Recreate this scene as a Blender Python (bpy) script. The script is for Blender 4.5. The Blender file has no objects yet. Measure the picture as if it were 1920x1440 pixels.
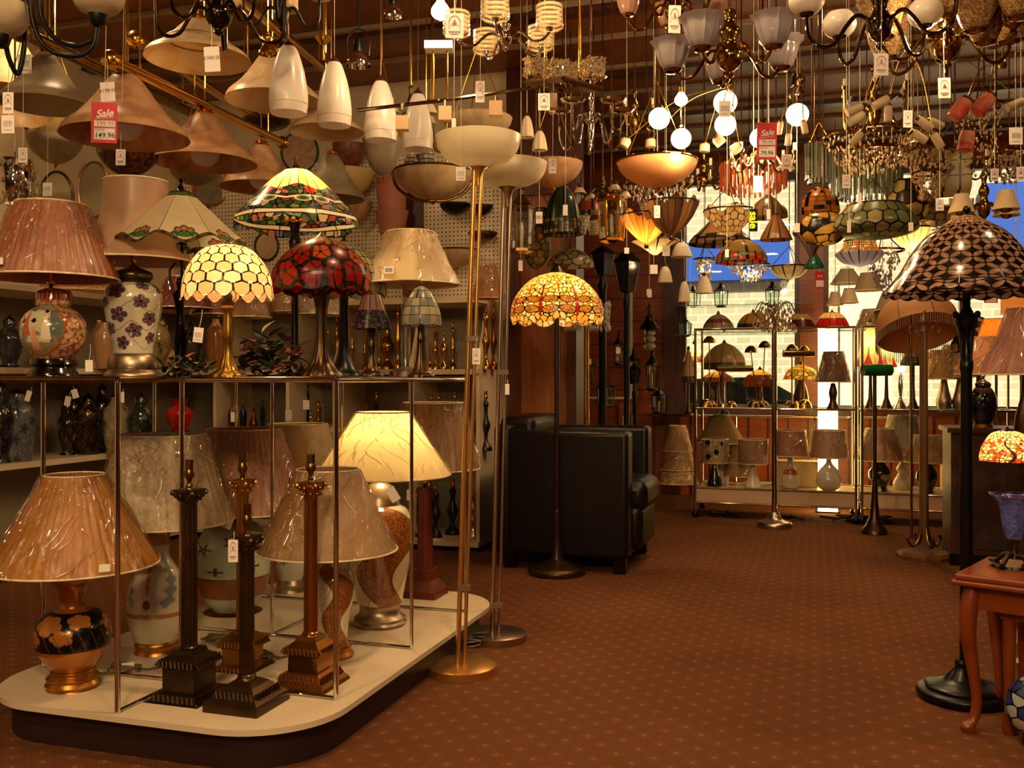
import bpy, math, random
import numpy as np
from mathutils import Vector, Matrix
random.seed(7)
S = bpy.context.scene
COL = S.collection
PI = math.pi
# ---------------------------------------------------------------- camera
F, HX, HY, EYE = 1800.0, 960.0, 710.0, 1.0        # focal length in px, principal column, horizon row, eye height
cd = bpy.data.cameras.new('camera'); cam = bpy.data.objects.new('camera', cd); COL.objects.link(cam)
cam.location = (0, 0, EYE); cam.rotation_euler = (PI/2, 0, 0)
cd.sensor_width = 36; cd.lens = 36*F/1920; cd.shift_y = -(720-HY)/1920; cd.clip_start = .05; cd.clip_end = 200
S.camera = cam
def P(px, py, Y): return Vector(((px-HX)*Y/F, Y, EYE+(HY-py)*Y/F))
RZ = math.radians(-17.5); CU, SU = math.cos(RZ), -math.sin(RZ)
def UV(u, v, z=0): return Vector((u*CU+v*SU, -u*SU+v*CU, z))       # the shop's own axes
def YV(px, v): return v/(SU*(px-HX)/F+CU)                            # depth of a column where it meets the line v
# ---------------------------------------------------------------- world, sun, light
W = bpy.data.worlds.new('world'); S.world = W; W.use_nodes = True
W.node_tree.nodes['Background'].inputs[0].default_value = (1, .97, .88, 1)
W.node_tree.nodes['Background'].inputs[1].default_value = .5
S.view_settings.view_transform = 'Standard'; S.view_settings.look = 'None'
S.view_settings.exposure = 0.0; S.view_settings.gamma = 1; S.view_settings.use_curve_mapping = False
S.cycles.max_bounces = 7; S.cycles.diffuse_bounces = 3; S.cycles.glossy_bounces = 3
S.cycles.transmission_bounces = 5; S.cycles.transparent_max_bounces = 14
S.cycles.sample_clamp_indirect = 6; S.cycles.sample_clamp_direct = 0; S.cycles.caustics_reflective = False; S.cycles.caustics_refractive = False
def light(kind, name, loc, power, col=(1, .62, .3), size=.3, rot=(0, 0, 0), **k):
    d = bpy.data.lights.new(name, kind); o = bpy.data.objects.new(name, d); COL.objects.link(o)
    o.location = loc; o.rotation_euler = rot; d.energy = power; d.color = col
    if kind == 'AREA': d.size = size
    elif kind == 'SUN': d.angle = math.radians(2)
    else: d.shadow_soft_size = size
    for a, b in k.items(): setattr(d, a, b)
    return o
WARM = (1, .66, .34)
light('SUN', 'sun', (0, 0, 12), 8, (1, .88, .68), rot=(math.radians(48), 0, RZ+math.radians(25)))
for n, (u, v, w) in enumerate([(-1.6, .2, 30), (.9, .3, 28), (-.6, 2.3, 24), (1.2, 3.4, 16), (-.3, 5.0, 20), (-2.9, 3.2, 20), (.4, 6.6, 18)]):
    light('AREA', 'ceiling_spot', UV(u, v, 2.82), w, WARM, .13)
light('AREA', 'ceiling_spot', (-.4, -1.2, 2.6), 75, WARM, .5, rot=(math.radians(58), 0, 0))
light('POINT', 'added_fill_light', (-1.15, .75, 1.75), 11, WARM, .12)  # added fill with no visible fitting, brightens the bell pendants from below
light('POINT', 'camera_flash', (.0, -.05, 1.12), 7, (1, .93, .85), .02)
# ---------------------------------------------------------------- materials
def lin(c):
    if isinstance(c, str):
        c = [int(c[i:i+2], 16)/255 for i in (0, 2, 4)]
    return tuple(x/12.92 if x <= .04045 else ((x+.055)/1.055)**2.4 for x in c)
_M = {}
def nodes(name):
    m = bpy.data.materials.new(name); m.use_nodes = True; nt = m.node_tree
    b = nt.nodes['Principled BSDF']; return m, nt, b
def N(nt, t, **k):
    n = nt.nodes.new(t)
    for a, v in k.items():
        if a.startswith('i_'):
            a = a[2:]; n.inputs[int(a) if a.isdigit() else a].default_value = v
        else: setattr(n, a, v)
    return n
def bump(nt, b, src, s=.3, d=.01):
    bp = N(nt, 'ShaderNodeBump'); bp.inputs['Strength'].default_value = s; bp.inputs['Distance'].default_value = d
    nt.links.new(src, bp.inputs['Height']); nt.links.new(bp.outputs[0], b.inputs['Normal'])
def mat(name, col='808080', rough=.5, metal=0, noise=0, nscale=40, bmp=0, emit=0, alpha=1, coat=0, trans=0, col2=None, spec=None, ior=1.45):
    key = (name, col, rough, metal)
    if key in _M: return _M[key]
    m, nt, b = nodes(name); c = lin(col)
    b.inputs['Base Color'].default_value = (*c, 1); b.inputs['Roughness'].default_value = rough; b.inputs['Metallic'].default_value = metal
    if coat: b.inputs['Coat Weight'].default_value = coat; b.inputs['Coat Roughness'].default_value = .06
    if trans: b.inputs['Transmission Weight'].default_value = trans; b.inputs['IOR'].default_value = ior
    if alpha < 1: b.inputs['Alpha'].default_value = alpha
    if spec is not None: b.inputs['Specular IOR Level'].default_value = spec
    if emit: b.inputs['Emission Color'].default_value = (*c, 1); b.inputs['Emission Strength'].default_value = emit
    if noise or bmp:
        tc = N(nt, 'ShaderNodeTexCoord'); nz = N(nt, 'ShaderNodeTexNoise'); nz.inputs['Scale'].default_value = nscale; nz.inputs['Detail'].default_value = 5
        nt.links.new(tc.outputs['Object'], nz.inputs[0])
        if noise:
            mx = N(nt, 'ShaderNodeMix', data_type='RGBA'); c2 = lin(col2) if col2 else tuple(x*(1-noise) for x in c)
            rp = N(nt, 'ShaderNodeValToRGB'); rp.color_ramp.elements[0].position = .35; rp.color_ramp.elements[1].position = .65
            nt.links.new(nz.outputs[0], rp.inputs[0]); nt.links.new(rp.outputs[0], mx.inputs[0])
            mx.inputs[6].default_value = (*c, 1); mx.inputs[7].default_value = (*c2, 1); nt.links.new(mx.outputs[2], b.inputs['Base Color'])
        if bmp: bump(nt, b, nz.outputs[0], bmp)
    _M[key] = m; return m
def shade_mat(name, col, tl=.5, rough=.5, attr=False, bmp=.0, nscale=60, col2=None, metal_lead=False, gloss=.2):
    """glass or fabric that lets the light of its own bulb through: principled + translucent"""
    key = (name, col, tl, attr)
    if key in _M: return _M[key]
    m, nt, b = nodes(name); c = lin(col); out = nt.nodes['Material Output']
    b.inputs['Roughness'].default_value = rough; b.inputs['Base Color'].default_value = (*c, 1)
    tr = N(nt, 'ShaderNodeBsdfTranslucent'); tr.inputs[0].default_value = (*c, 1); mx = N(nt, 'ShaderNodeMixShader'); mx.inputs[0].default_value = tl
    if attr:
        a = N(nt, 'ShaderNodeAttribute', attribute_name='Col'); nt.links.new(a.outputs[0], b.inputs['Base Color']); nt.links.new(a.outputs[0], tr.inputs[0])
    if col2 or bmp:
        tc = N(nt, 'ShaderNodeTexCoord'); nz = N(nt, 'ShaderNodeTexNoise'); nz.inputs['Scale'].default_value = nscale; nz.inputs['Distortion'].default_value = 2; nt.links.new(tc.outputs['Object'], nz.inputs[0])
        if col2:
            rp = N(nt, 'ShaderNodeValToRGB'); rp.color_ramp.elements[0].position = .4; rp.color_ramp.elements[1].position = .62
            rp.color_ramp.elements[0].color = (*c, 1); rp.color_ramp.elements[1].color = (*lin(col2), 1)
            nt.links.new(nz.outputs[0], rp.inputs[0]); nt.links.new(rp.outputs[0], b.inputs['Base Color']); nt.links.new(rp.outputs[0], tr.inputs[0])
        if bmp: bump(nt, b, nz.outputs[0], bmp)
    nt.links.new(b.outputs[0], mx.inputs[1]); nt.links.new(tr.outputs[0], mx.inputs[2]); nt.links.new(mx.outputs[0], out.inputs[0])
    _M[key] = m; return m
def clear(name, col='ffffff', f=.12, rough=.05, bmp=0, nscale=20, stretch=(1, 1, 1), fac=.6):
    """thin clear sheet or glass: mostly see-through, with reflections"""
    key = (name, col, f, rough)
    if key in _M: return _M[key]
    m, nt, b = nodes(name); nt.nodes.remove(b); out = nt.nodes['Material Output']; c = lin(col)
    t = N(nt, 'ShaderNodeBsdfTransparent'); t.inputs[0].default_value = (*c, 1); g = N(nt, 'ShaderNodeBsdfGlossy'); g.inputs['Roughness'].default_value = rough
    mx = N(nt, 'ShaderNodeMixShader'); lw = N(nt, 'ShaderNodeLayerWeight'); lw.inputs[0].default_value = .25
    ma = N(nt, 'ShaderNodeMath', operation='MULTIPLY_ADD'); ma.inputs[1].default_value = fac; ma.inputs[2].default_value = f
    nt.links.new(lw.outputs['Facing'], ma.inputs[0]); nt.links.new(ma.outputs[0], mx.inputs[0])
    nt.links.new(t.outputs[0], mx.inputs[1]); nt.links.new(g.outputs[0], mx.inputs[2]); nt.links.new(mx.outputs[0], out.inputs[0])
    if bmp:
        tc = N(nt, 'ShaderNodeTexCoord'); mp = N(nt, 'ShaderNodeMapping'); mp.inputs['Scale'].default_value = stretch
        nz = N(nt, 'ShaderNodeTexNoise'); nz.inputs['Scale'].default_value = nscale; nz.inputs['Detail'].default_value = 3; nz.inputs['Distortion'].default_value = 1.5
        nt.links.new(tc.outputs['Object'], mp.inputs[0]); nt.links.new(mp.outputs[0], nz.inputs[0])
        bump(nt, g, nz.outputs[0], bmp, .02)
    _M[key] = m; return m
BRASS = mat('polished_brass', 'd9a648', .18, 1); ABRASS = mat('antique_brass', '8a6a3a', .3, 1, noise=.4, nscale=30)
GOLD = mat('gold_leaf', 'c98a3c', .34, 1, noise=.35, nscale=25); BRONZE = mat('dark_bronze', '54402a', .32, .9, noise=.3, nscale=30)
BLACK = mat('black_metal', '0c0b0a', .3, .4); CHROME = mat('chrome', 'd8d4cc', .08, 1); STEEL = mat('brushed_steel', 'b09a86', .28, 1)
SILVER = mat('silver_leaf', 'b8a488', .36, 1, noise=.3, nscale=20); COPPER = mat('copper_brown', '7a3f22', .25, .9)
CREAMG = shade_mat('cream_glass', 'f0e2c2', .35, .35); WHITEG = shade_mat('opal_glass', 'f4ece0', .4, .25)
CORD = mat('flex_cord', '6a5a38', .5); WIRE = mat('clear_wire', 'c8b89a', .3, .3); BLKCORD = mat('black_cord', '100e0c', .5)
CARD = mat('tag_card', 'f2e8dc', .7); WHITE = mat('white_paint', 'e8dccb', .5); STRING = mat('string', 'e0d2b4', .8)
WRAP = clear('plastic_wrap', 'fffaf2', .10, .045, .6, 45, (1.4, 1.4, .35), .22); CREASE = clear('film_crease', 'fff6e6', .26, .2, fac=.08); GLASS = clear('clear_glass', 'f4fff8', .10, .02)
CRYSTAL = mat('crystal', 'fff4e0', .02, 0, trans=.65, ior=1.6); CERAM = mat('cream_ceramic', 'd8cbb0', .15, coat=.5)
BULB = mat('lit_bulb', 'ffdf9a', .4, emit=14); FRINGE = mat('crystal_bead', 'e8c89a', .08, .7)
# ---------------------------------------------------------------- mesh helpers
def sp(pr, k=4):
    """smooth a profile or path (Catmull-Rom)"""
    p = [Vector(q) for q in pr]; n = len(p)
    if n < 3 or k < 2: return p
    out = []
    for i in range(n-1):
        a = p[i-1] if i else p[0]*2-p[1]; b, c = p[i], p[i+1]; d = p[i+2] if i+2 < n else p[-1]*2-p[-2]
        for j in range(k):
            t = j/k; out.append(.5*((2*b)+(c-a)*t+(2*a-5*b+4*c-d)*t*t+(3*b-a-3*c+d)*t**3))
    out.append(p[-1]); return out
class MB:
    def __init__(s): s.v = []; s.f = []; s.m = []; s.cur = 0
    def add(s, vs, fs):
        o = len(s.v); s.v.extend(tuple(x) for x in vs); s.f.extend([tuple(i+o for i in f) for f in fs]); s.m.extend([s.cur]*len(fs)); return s
    def lathe(s, pr, n=24, c=(0, 0, 0), mt=None, rf=None, caps=True, sx=1, sy=1):
        vs = []; m = len(pr)
        for r, z in pr:
            for i in range(n):
                a = 2*PI*i/n; q = r*(rf(a, z) if rf else 1); vs.append(Vector((c[0]+q*sx*math.cos(a), c[1]+q*sy*math.sin(a), c[2]+z)))
        if mt: vs = [mt @ v for v in vs]
        fs = [(j*n+i, j*n+(i+1) % n, (j+1)*n+(i+1) % n, (j+1)*n+i) for j in range(m-1) for i in range(n)]
        if caps:
            if pr[0][0] > 1e-5: fs.append(tuple(range(n-1, -1, -1)))
            if pr[-1][0] > 1e-5: fs.append(tuple(range((m-1)*n, m*n)))
        return s.add(vs, fs)
    def box(s, c, d, mt=None, rz=0):
        h = [x/2 for x in d]; R = Matrix.Rotation(rz, 4, 'Z')
        vs = [Vector(c)+(R @ Vector((h[0]*a, h[1]*b, h[2]*e))) for a in (-1, 1) for b in (-1, 1) for e in (-1, 1)]
        if mt: vs = [mt @ v for v in vs]
        return s.add(vs, [(0, 1, 3, 2), (4, 6, 7, 5), (0, 4, 5, 1), (2, 3, 7, 6), (0, 2, 6, 4), (1, 5, 7, 3)])
    def ubox(s, u0, u1, v0, v1, z0, z1):
        vs = [UV(u, v, z) for u in (u0, u1) for v in (v0, v1) for z in (z0, z1)]
        return s.add(vs, [(0, 1, 3, 2), (4, 6, 7, 5), (0, 4, 5, 1), (2, 3, 7, 6), (0, 2, 6, 4), (1, 5, 7, 3)])
    def prism(s, pts, z0, z1):
        n = len(pts); vs = [(p[0], p[1], z0) for p in pts]+[(p[0], p[1], z1) for p in pts]
        return s.add(vs, [tuple(range(n-1, -1, -1)), tuple(range(n, 2*n))]+[(i, (i+1) % n, n+(i+1) % n, n+i) for i in range(n)])
    def tube(s, pts, r, n=8, k=1, closed=False, taper=None):
        p = sp(pts, k) if k > 1 else [Vector(q) for q in pts]; m = len(p); vs = []; pn = None
        for i in range(m):
            d = (p[min(i+1, m-1)]-p[max(i-1, 0)]) if not closed else (p[(i+1) % m]-p[i-1])
            if d.length < 1e-9: d = Vector((0, 0, 1))
            d.normalize()
            if pn is None:
                a = Vector((0, 0, 1)) if abs(d.z) < .9 else Vector((1, 0, 0)); nn = d.cross(a).normalized()
            else: nn = (pn-d*pn.dot(d)).normalized()
            pn = nn; bb = d.cross(nn); rr = r if taper is None else r*(taper[0]+(taper[1]-taper[0])*i/(m-1))
            for j in range(n):
                a = 2*PI*j/n; vs.append(p[i]+(nn*math.cos(a)+bb*math.sin(a))*rr)
        q = m if closed else m-1
        fs = [(i*n+j, i*n+(j+1) % n, ((i+1) % m)*n+(j+1) % n, ((i+1) % m)*n+j) for i in range(q) for j in range(n)]
        if not closed: fs += [tuple(range(n-1, -1, -1)), tuple(range((m-1)*n, m*n))]
        return s.add(vs, fs)
    def ball(s, c, r, n=12, sz=1, mt=None):
        m = max(4, n//2); pr = [(max(1e-4, r*math.sin(PI*i/m)), -r*sz*math.cos(PI*i/m)) for i in range(m+1)]
        return s.lathe(pr, n, c, mt, caps=False)
    def ring(s, c, R, r, n=32, m=6, axis='z', sx=1, sy=1):
        pts = []
        for i in range(n):
            a = 2*PI*i/n; x, y = R*sx*math.cos(a), R*sy*math.sin(a)
            pts.append(Vector(c)+(Vector((x, y, 0)) if axis == 'z' else Vector((x, 0, y)) if axis == 'y' else Vector((0, x, y))))
        return s.tube(pts, r, m, closed=True)
    def octa(s, c, r, h):
        c = Vector(c); a = random.random()*PI
        vs = [c+Vector((0, 0, h*.5)), c-Vector((0, 0, h*.5))]+[c+Vector((r*math.cos(a+PI/2*i), r*math.sin(a+PI/2*i), h*.1)) for i in range(4)]
        return s.add(vs, [(0, 2+i, 2+(i+1) % 4) for i in range(4)]+[(1, 2+(i+1) % 4, 2+i) for i in range(4)])
    def build(s, name, mt, parent=None, loc=None, sharp=40, smooth=True):
        me = bpy.data.meshes.new(name); me.from_pydata(s.v, [], s.f)
        for q in (mt if isinstance(mt, (list, tuple)) else [mt]): me.materials.append(q)
        if smooth: me.polygons.foreach_set('use_smooth', [True]*len(s.f))
        if any(s.m): me.polygons.foreach_set('material_index', s.m)
        me.update()
        if smooth: me.set_sharp_from_angle(angle=math.radians(sharp))
        o = bpy.data.objects.new(name, me); COL.objects.link(o)
        if parent: o.parent = parent
        if loc is not None: o.location = loc
        return o
def tag(o, label=None, cat=None, group=None, kind=None):
    for a, b in (('label', label), ('category', cat), ('group', group), ('kind', kind)):
        if b: o[a] = b
    return o
def struct(name, mb, m, **k): return tag(mb.build(name, m, **k), kind='structure')
def wallpr(pr, t):
    """a thin lathed wall of thickness t from an open profile"""
    return [(r, z) for r, z in pr]+[(max(r-t, 1e-4), z) for r, z in reversed(pr)]+[pr[0][:]]
def copytree(o, loc, rz=None, label=None, parent=None):
    c = o.copy(); COL.objects.link(c)
    if parent: c.parent = parent
    else:
        c.location = loc
        if rz is not None: c.rotation_euler = (0, 0, rz)
        if label: c['label'] = label
    for ch in list(o.children): copytree(ch, None, parent=c)
    return c
class G:
    """a thing authored at depth Y with sizes read off the photograph; cx is its axis, z0 (or row by) its base"""
    def __init__(s, name, label, cat, cx, Y, z0=None, by=None, group=None, rz=0):
        s.cx, s.Y, s.k = cx, Y, Y/F; s.z0 = z0 if z0 is not None else P(cx, by, Y).z
        s.e = bpy.data.objects.new(name, None); COL.objects.link(s.e); s.e.empty_display_size = .05
        s.e.location = ((cx-HX)*s.k, Y, s.z0); s.e.rotation_euler = (0, 0, rz); tag(s.e, label, cat, group)
    def z(s, py): return EYE+(HY-py)*s.k-s.z0
    def zc(s, z): return z-s.z0
    def pt(s, px, py, dy=0): return Vector(((px-s.cx)*s.k, dy, s.z(py)))
    def pr(s, prof, k=3):
        q = [(hw*s.k, s.z(y)) for hw, y in prof]
        if q[0][1] > q[-1][1]: q.reverse()
        return [(max(a[0], 1e-4), a[1]) for a in sp([Vector((a, b, 0)) for a, b in q], k)]
    def lat(s, name, prof, m, n=28, k=3, dx=0, dy=0, parent=None, wall=0, caps=True, rf=None, ground=False, sharp=40, sx=1, sy=1):
        q = s.pr(prof, k)
        if ground:
            dz = q[0][1]; q = [(r, z-dz*max(0, 1-(z-dz)/max(q[-1][1]-dz, 1e-6))) for r, z in q]
        if wall: q = wallpr(q, wall); caps = False
        mb = MB(); mb.lathe(q, n, (dx*s.k, dy, 0), caps=caps, rf=rf, sx=sx, sy=sy); return mb.build(name, m, parent or s.e, sharp=sharp)
    def tube(s, name, pts, r, m, k=4, n=8, parent=None):
        mb = MB(); mb.tube([s.pt(*p) for p in pts], r*s.k, n, k); return mb.build(name, m, parent or s.e)
    def part(s, name, mb, m, parent=None, **k): return mb.build(name, m, parent or s.e, **k)
    def bulb(s, py, power=3, r=.025, dx=0, col=WARM, vis=False):
        if vis:
            mb = MB(); mb.ball((dx*s.k, 0, s.z(py)), r, 16, 1.2); s.part('bulb', mb, BULB)
        l = light('POINT', 'lamp_light', (dx*s.k, 0, s.z(py)+(0 if not vis else -r*1.9)), power, col, .03); l.parent = s.e
    def cord(s, py, m=WIRE, r=.0015, dx=0, name='cord', top=2.885):
        mb = MB(); mb.tube([(dx*s.k, 0, s.z(py)), (dx*s.k, 0, top-s.z0)], r, 6); return s.part(name, mb, m)
# ---- patterned surfaces: a fine lathe whose glass or glaze colours come from a formula of angle u and height v
def h2(a, b, s=0): x = np.sin(a*127.1+b*311.7+s*74.7)*43758.5453; return x-np.floor(x)
def cells(u, v, NU, NV, jit=.8, off=.5, seed=0):
    """lead-line cells on a wrapped grid: distance to the lead, cell number, offsets from its centre"""
    x, y = u*NU, v*NV; d1 = np.full(u.shape, 9.); d2 = d1.copy(); idd = np.zeros(u.shape); ox = idd.copy(); oy = idd.copy()
    for dj in (-1, 0, 1, 2):
        for di in (-2, -1, 0, 1, 2):
            j = np.floor(y)+dj; o = off*(j % 2); i = np.floor(x-o)+di; iw = np.mod(i, NU)
            cx = i+.5+o+(h2(iw, j, seed)-.5)*jit; cy = j+.5+(h2(iw, j, seed+5)-.5)*jit
            dx, dy = x-cx, y-cy; d = np.sqrt(dx*dx+dy*dy); r = h2(iw, j, seed+9)
            c = d < d1; d2 = np.where(c, d1, np.minimum(d2, d)); d1 = np.where(c, d, d1); idd = np.where(c, r, idd); ox = np.where(c, dx, ox); oy = np.where(c, dy, oy)
    return d2-d1, idd, ox, oy
def C(*cs): return [np.array(lin(c)) for c in cs]
def pick(r, cols):
    a = np.array([lin(c) for c in cols]); return a[np.minimum((r*len(cols)).astype(int), len(cols)-1)]
def lay(base, mask, col): return np.where(mask[..., None], np.array(lin(col)) if isinstance(col, str) else col, base)
def fill(u, col): return np.ones(u.shape+(3,))*np.array(lin(col))
def plathe(g, name, prof, fn, m, nu=240, nv=80, k=6, parent=None, rf=None, ground=False, dx=0):
    q = g.pr(prof, k); q = np.array(q)
    if ground: q[:, 1] -= q[0, 1]*np.clip(1-(q[:, 1]-q[0, 1])/(q[-1, 1]-q[0, 1]), 0, 1)
    L = np.concatenate([[0], np.cumsum(np.hypot(np.diff(q[:, 0]), np.diff(q[:, 1])))]); t = np.linspace(0, L[-1], nv)
    R, Z = np.interp(t, L, q[:, 0]), np.interp(t, L, q[:, 1]); a = (np.arange(nu)/nu)
    uu, vv = np.meshgrid(a, t/L[-1]); ang = 2*PI*uu+PI/2            # u = .5 faces the camera
    RR = R[:, None]*np.ones_like(uu); ZZ = Z[:, None]*np.ones_like(uu)
    if rf is not None: RR, ZZ = rf(uu, vv, RR, ZZ)
    co = np.stack([RR*np.cos(ang)+dx*g.k, RR*np.sin(ang), ZZ], -1).reshape(-1, 3)
    i = np.arange(nu); j = np.arange(nv-1); I, J = np.meshgrid(i, j); I2 = (I+1) % nu
    fc = np.stack([J*nu+I, J*nu+I2, (J+1)*nu+I2, (J+1)*nu+I], -1).reshape(-1, 4)
    me = bpy.data.meshes.new(name); me.vertices.add(len(co)); me.vertices.foreach_set('co', co.ravel().astype(np.float32))
    me.loops.add(fc.size); me.loops.foreach_set('vertex_index', fc.ravel().astype(np.int32)); me.polygons.add(len(fc))
    me.polygons.foreach_set('loop_start', np.arange(0, fc.size, 4, dtype=np.int32)); me.polygons.foreach_set('loop_total', np.full(len(fc), 4, dtype=np.int32))
    me.update(); me.validate(); me.polygons.foreach_set('use_smooth', np.ones(len(fc), dtype=bool))
    rgb = fn(uu, vv); ca = me.color_attributes.new('Col', 'FLOAT_COLOR', 'POINT')
    ca.data.foreach_set('color', np.concatenate([rgb, np.ones(uu.shape+(1,))], -1).reshape(-1).astype(np.float32)); me.materials.append(m); me.update()
    o = bpy.data.objects.new(name, me); COL.objects.link(o); o.parent = parent or g.e; return o
TIFF = shade_mat('leaded_glass', 'ffffff', .55, .25, attr=True); GLAZE = _g = None
def glaze(name, rough=.14, metal=0):
    if name in _M: return _M[name]
    m, nt, b = nodes(name); a = N(nt, 'ShaderNodeAttribute', attribute_name='Col'); nt.links.new(a.outputs[0], b.inputs['Base Color'])
    b.inputs['Roughness'].default_value = rough; b.inputs['Metallic'].default_value = metal; b.inputs['Coat Weight'].default_value = .4; _M[name] = m; return m
GLAZE = glaze('painted_glaze')
# ================================================================ THE SHOP
CEIL = 2.9; VB = 5.65; VF = 8.35; UL = -4.2; UR = 2.35
def carpet():
    m, nt, b = nodes('patterned_carpet'); tc = N(nt, 'ShaderNodeTexCoord'); mp = N(nt, 'ShaderNodeMapping'); mp.inputs['Scale'].default_value = (14, 14, 14)
    nt.links.new(tc.outputs['Object'], mp.inputs[0]); mp.inputs['Rotation'].default_value = (0, 0, PI/4)
    vo = N(nt, 'ShaderNodeTexVoronoi', feature='F1', distance='CHEBYCHEV'); vo.inputs['Randomness'].default_value = 0; vo.inputs['Scale'].default_value = 1
    nt.links.new(mp.outputs[0], vo.inputs[0])
    r = N(nt, 'ShaderNodeValToRGB'); r.color_ramp.interpolation = 'CONSTANT'; e = r.color_ramp.elements
    e[0].position = 0; e[0].color = (*lin('a88458'), 1); e[1].position = .09; e[1].color = (*lin('6a2c1c'), 1)
    for p_, c_ in ((.17, '7a5634'), (.22, '6c321e'), (.36, '4c2a1a'), (.43, '5a3c26'), (.47, '643622')):
        q = e.new(p_); q.color = (*lin(c_), 1)
    nt.links.new(vo.outputs['Distance'], r.inputs[0]); nz = N(nt, 'ShaderNodeTexNoise'); nz.inputs['Scale'].default_value = 260; nt.links.new(tc.outputs['Object'], nz.inputs[0])
    mx = N(nt, 'ShaderNodeMix', data_type='RGBA', blend_type='MULTIPLY'); mx.inputs[0].default_value = .6; nt.links.new(r.outputs[0], mx.inputs[6]); nt.links.new(nz.outputs[1], mx.inputs[7])
    g = N(nt, 'ShaderNodeMix', data_type='RGBA'); g.inputs[0].default_value = .62; g.inputs[7].default_value = (*lin('6c4426'), 1)
    nt.links.new(mx.outputs[2], g.inputs[6]); nt.links.new(g.outputs[2], b.inputs['Base Color']); b.inputs['Roughness'].default_value = .95; b.inputs['Specular IOR Level'].default_value = .1
    bump(nt, b, nz.outputs[0], .4, .004); return m
def wood(name, c1, c2, rough=.4, scale=3, rot=(0, 0, 0), st=(14, 1.2, 1.2)):
    key = (name,)
    if key in _M: return _M[key]
    m, nt, b = nodes(name); tc = N(nt, 'ShaderNodeTexCoord'); mp = N(nt, 'ShaderNodeMapping'); mp.inputs['Scale'].default_value = st; mp.inputs['Rotation'].default_value = rot
    nz = N(nt, 'ShaderNodeTexNoise'); nz.inputs['Scale'].default_value = scale; nz.inputs['Detail'].default_value = 6; nz.inputs['Distortion'].default_value = .6
    nt.links.new(tc.outputs['Object'], mp.inputs[0]); nt.links.new(mp.outputs[0], nz.inputs[0]); r = N(nt, 'ShaderNodeValToRGB')
    r.color_ramp.elements[0].position = .35; r.color_ramp.elements[1].position = .68; r.color_ramp.elements[0].color = (*lin(c1), 1); r.color_ramp.elements[1].color = (*lin(c2), 1)
    nt.links.new(nz.outputs[0], r.inputs[0]); nt.links.new(r.outputs[0], b.inputs['Base Color']); b.inputs['Roughness'].default_value = rough; _M[key] = m; return m
def pegboard():
    m, nt, b = nodes('pegboard'); tc = N(nt, 'ShaderNodeTexCoord'); vo = N(nt, 'ShaderNodeTexVoronoi', voronoi_dimensions='2D'); vo.inputs['Randomness'].default_value = 0; vo.inputs['Scale'].default_value = 38
    sx = N(nt, 'ShaderNodeSeparateXYZ'); cx = N(nt, 'ShaderNodeCombineXYZ'); nt.links.new(tc.outputs['Object'], sx.inputs[0]); nt.links.new(sx.outputs[0], cx.inputs[0]); nt.links.new(sx.outputs[2], cx.inputs[1]); nt.links.new(cx.outputs[0], vo.inputs[0])
    r = N(nt, 'ShaderNodeValToRGB'); r.color_ramp.elements[0].position = .17; r.color_ramp.elements[1].position = .22; r.color_ramp.elements[0].color = (*lin('5a4028'), 1); r.color_ramp.elements[1].color = (*lin('ecdcbc'), 1)
    nt.links.new(vo.outputs['Distance'], r.inputs[0]); nt.links.new(r.outputs[0], b.inputs['Base Color']); b.inputs['Roughness'].default_value = .6; return m
DWOOD = wood('dark_red_wood', '361609', '522210', .35); RWOOD = wood('red_brown_wood', '7c3414', '94461e', .35, st=(1, 1, 12)); OAK = wood('oak_door', '7a4420', '96592c', .4)
CREAMW = mat('cream_wall', 'dcc6a0', .8, noise=.08, nscale=4); SHELFM = mat('shelf_board', 'd8c2a0', .55)
r = Matrix.Rotation(RZ, 4, 'Z')
def rotobj(o): o.rotation_euler = (0, 0, RZ); return o
def rbox(name, m, *bx, **k):
    """boxes given in the shop's own axes, object turned with the shop"""
    mb = MB()
    for (u0, u1, v0, v1, z0, z1) in bx: mb.box(((u0+u1)/2, (v0+v1)/2, (z0+z1)/2), (u1-u0, v1-v0, z1-z0))
    return rotobj(mb.build(name, m, **k))
tag(rbox('floor', carpet(), (UL-.2, UR+.2, -3.2, VF+.1, -.08, 0)), kind='structure')
gold = mat('bronze_ceiling_paper', '8a4a1c', .42, .35, noise=.35, nscale=5, bmp=.35)
tag(rbox('ceiling', gold, (UL-.2, UR+.2, -3.2, VF+.1, CEIL, CEIL+.1)), kind='structure')
tag(rbox('trim_1', mat('ceiling_batten', '9a8468', .6), *[(UL, UR, v, v+.035, CEIL-.022, CEIL-.001) for v in np.arange(-2.6, 8.2, .52)]), kind='structure')
tag(rbox('batten_shade_strip', DWOOD, *[(UL, UR, v+.04, v+.13, CEIL-.05, CEIL-.001) for v in np.arange(-2.6, 8.2, 1.04)]), kind='structure')  # dark brown strips beside the battens, standing in for their shadow side
tag(rbox('wall_left', CREAMW, (UL-.1, UL, -3.2, VF, 0, CEIL)), kind='structure')
tag(rbox('wall_right', DWOOD, (UR, UR+.1, -3.2, VF, 0, CEIL)), kind='structure')
tag(rbox('wall_rear', DWOOD, (UL, UR, -3.2, -3.1, 0, CEIL)), kind='structure')
tag(rbox('wall_back', CREAMW, (UL, -1.80, VB, VB+.12, 0, CEIL)), kind='structure')
tag(rbox('wall_partition', DWOOD, (-1.80, -1.72, VB-.06, VB+.14, 0, CEIL), (-1.42, -1.36, VB-.06, VB+.14, 0, CEIL), (-1.72, -1.42, VB-.04, VB+.12, 2.12, CEIL)), kind='structure')
d = tag(rbox('door_1', OAK, (-1.72, -1.42, VB, VB+.05, 0, 2.12)), kind='structure')
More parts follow.
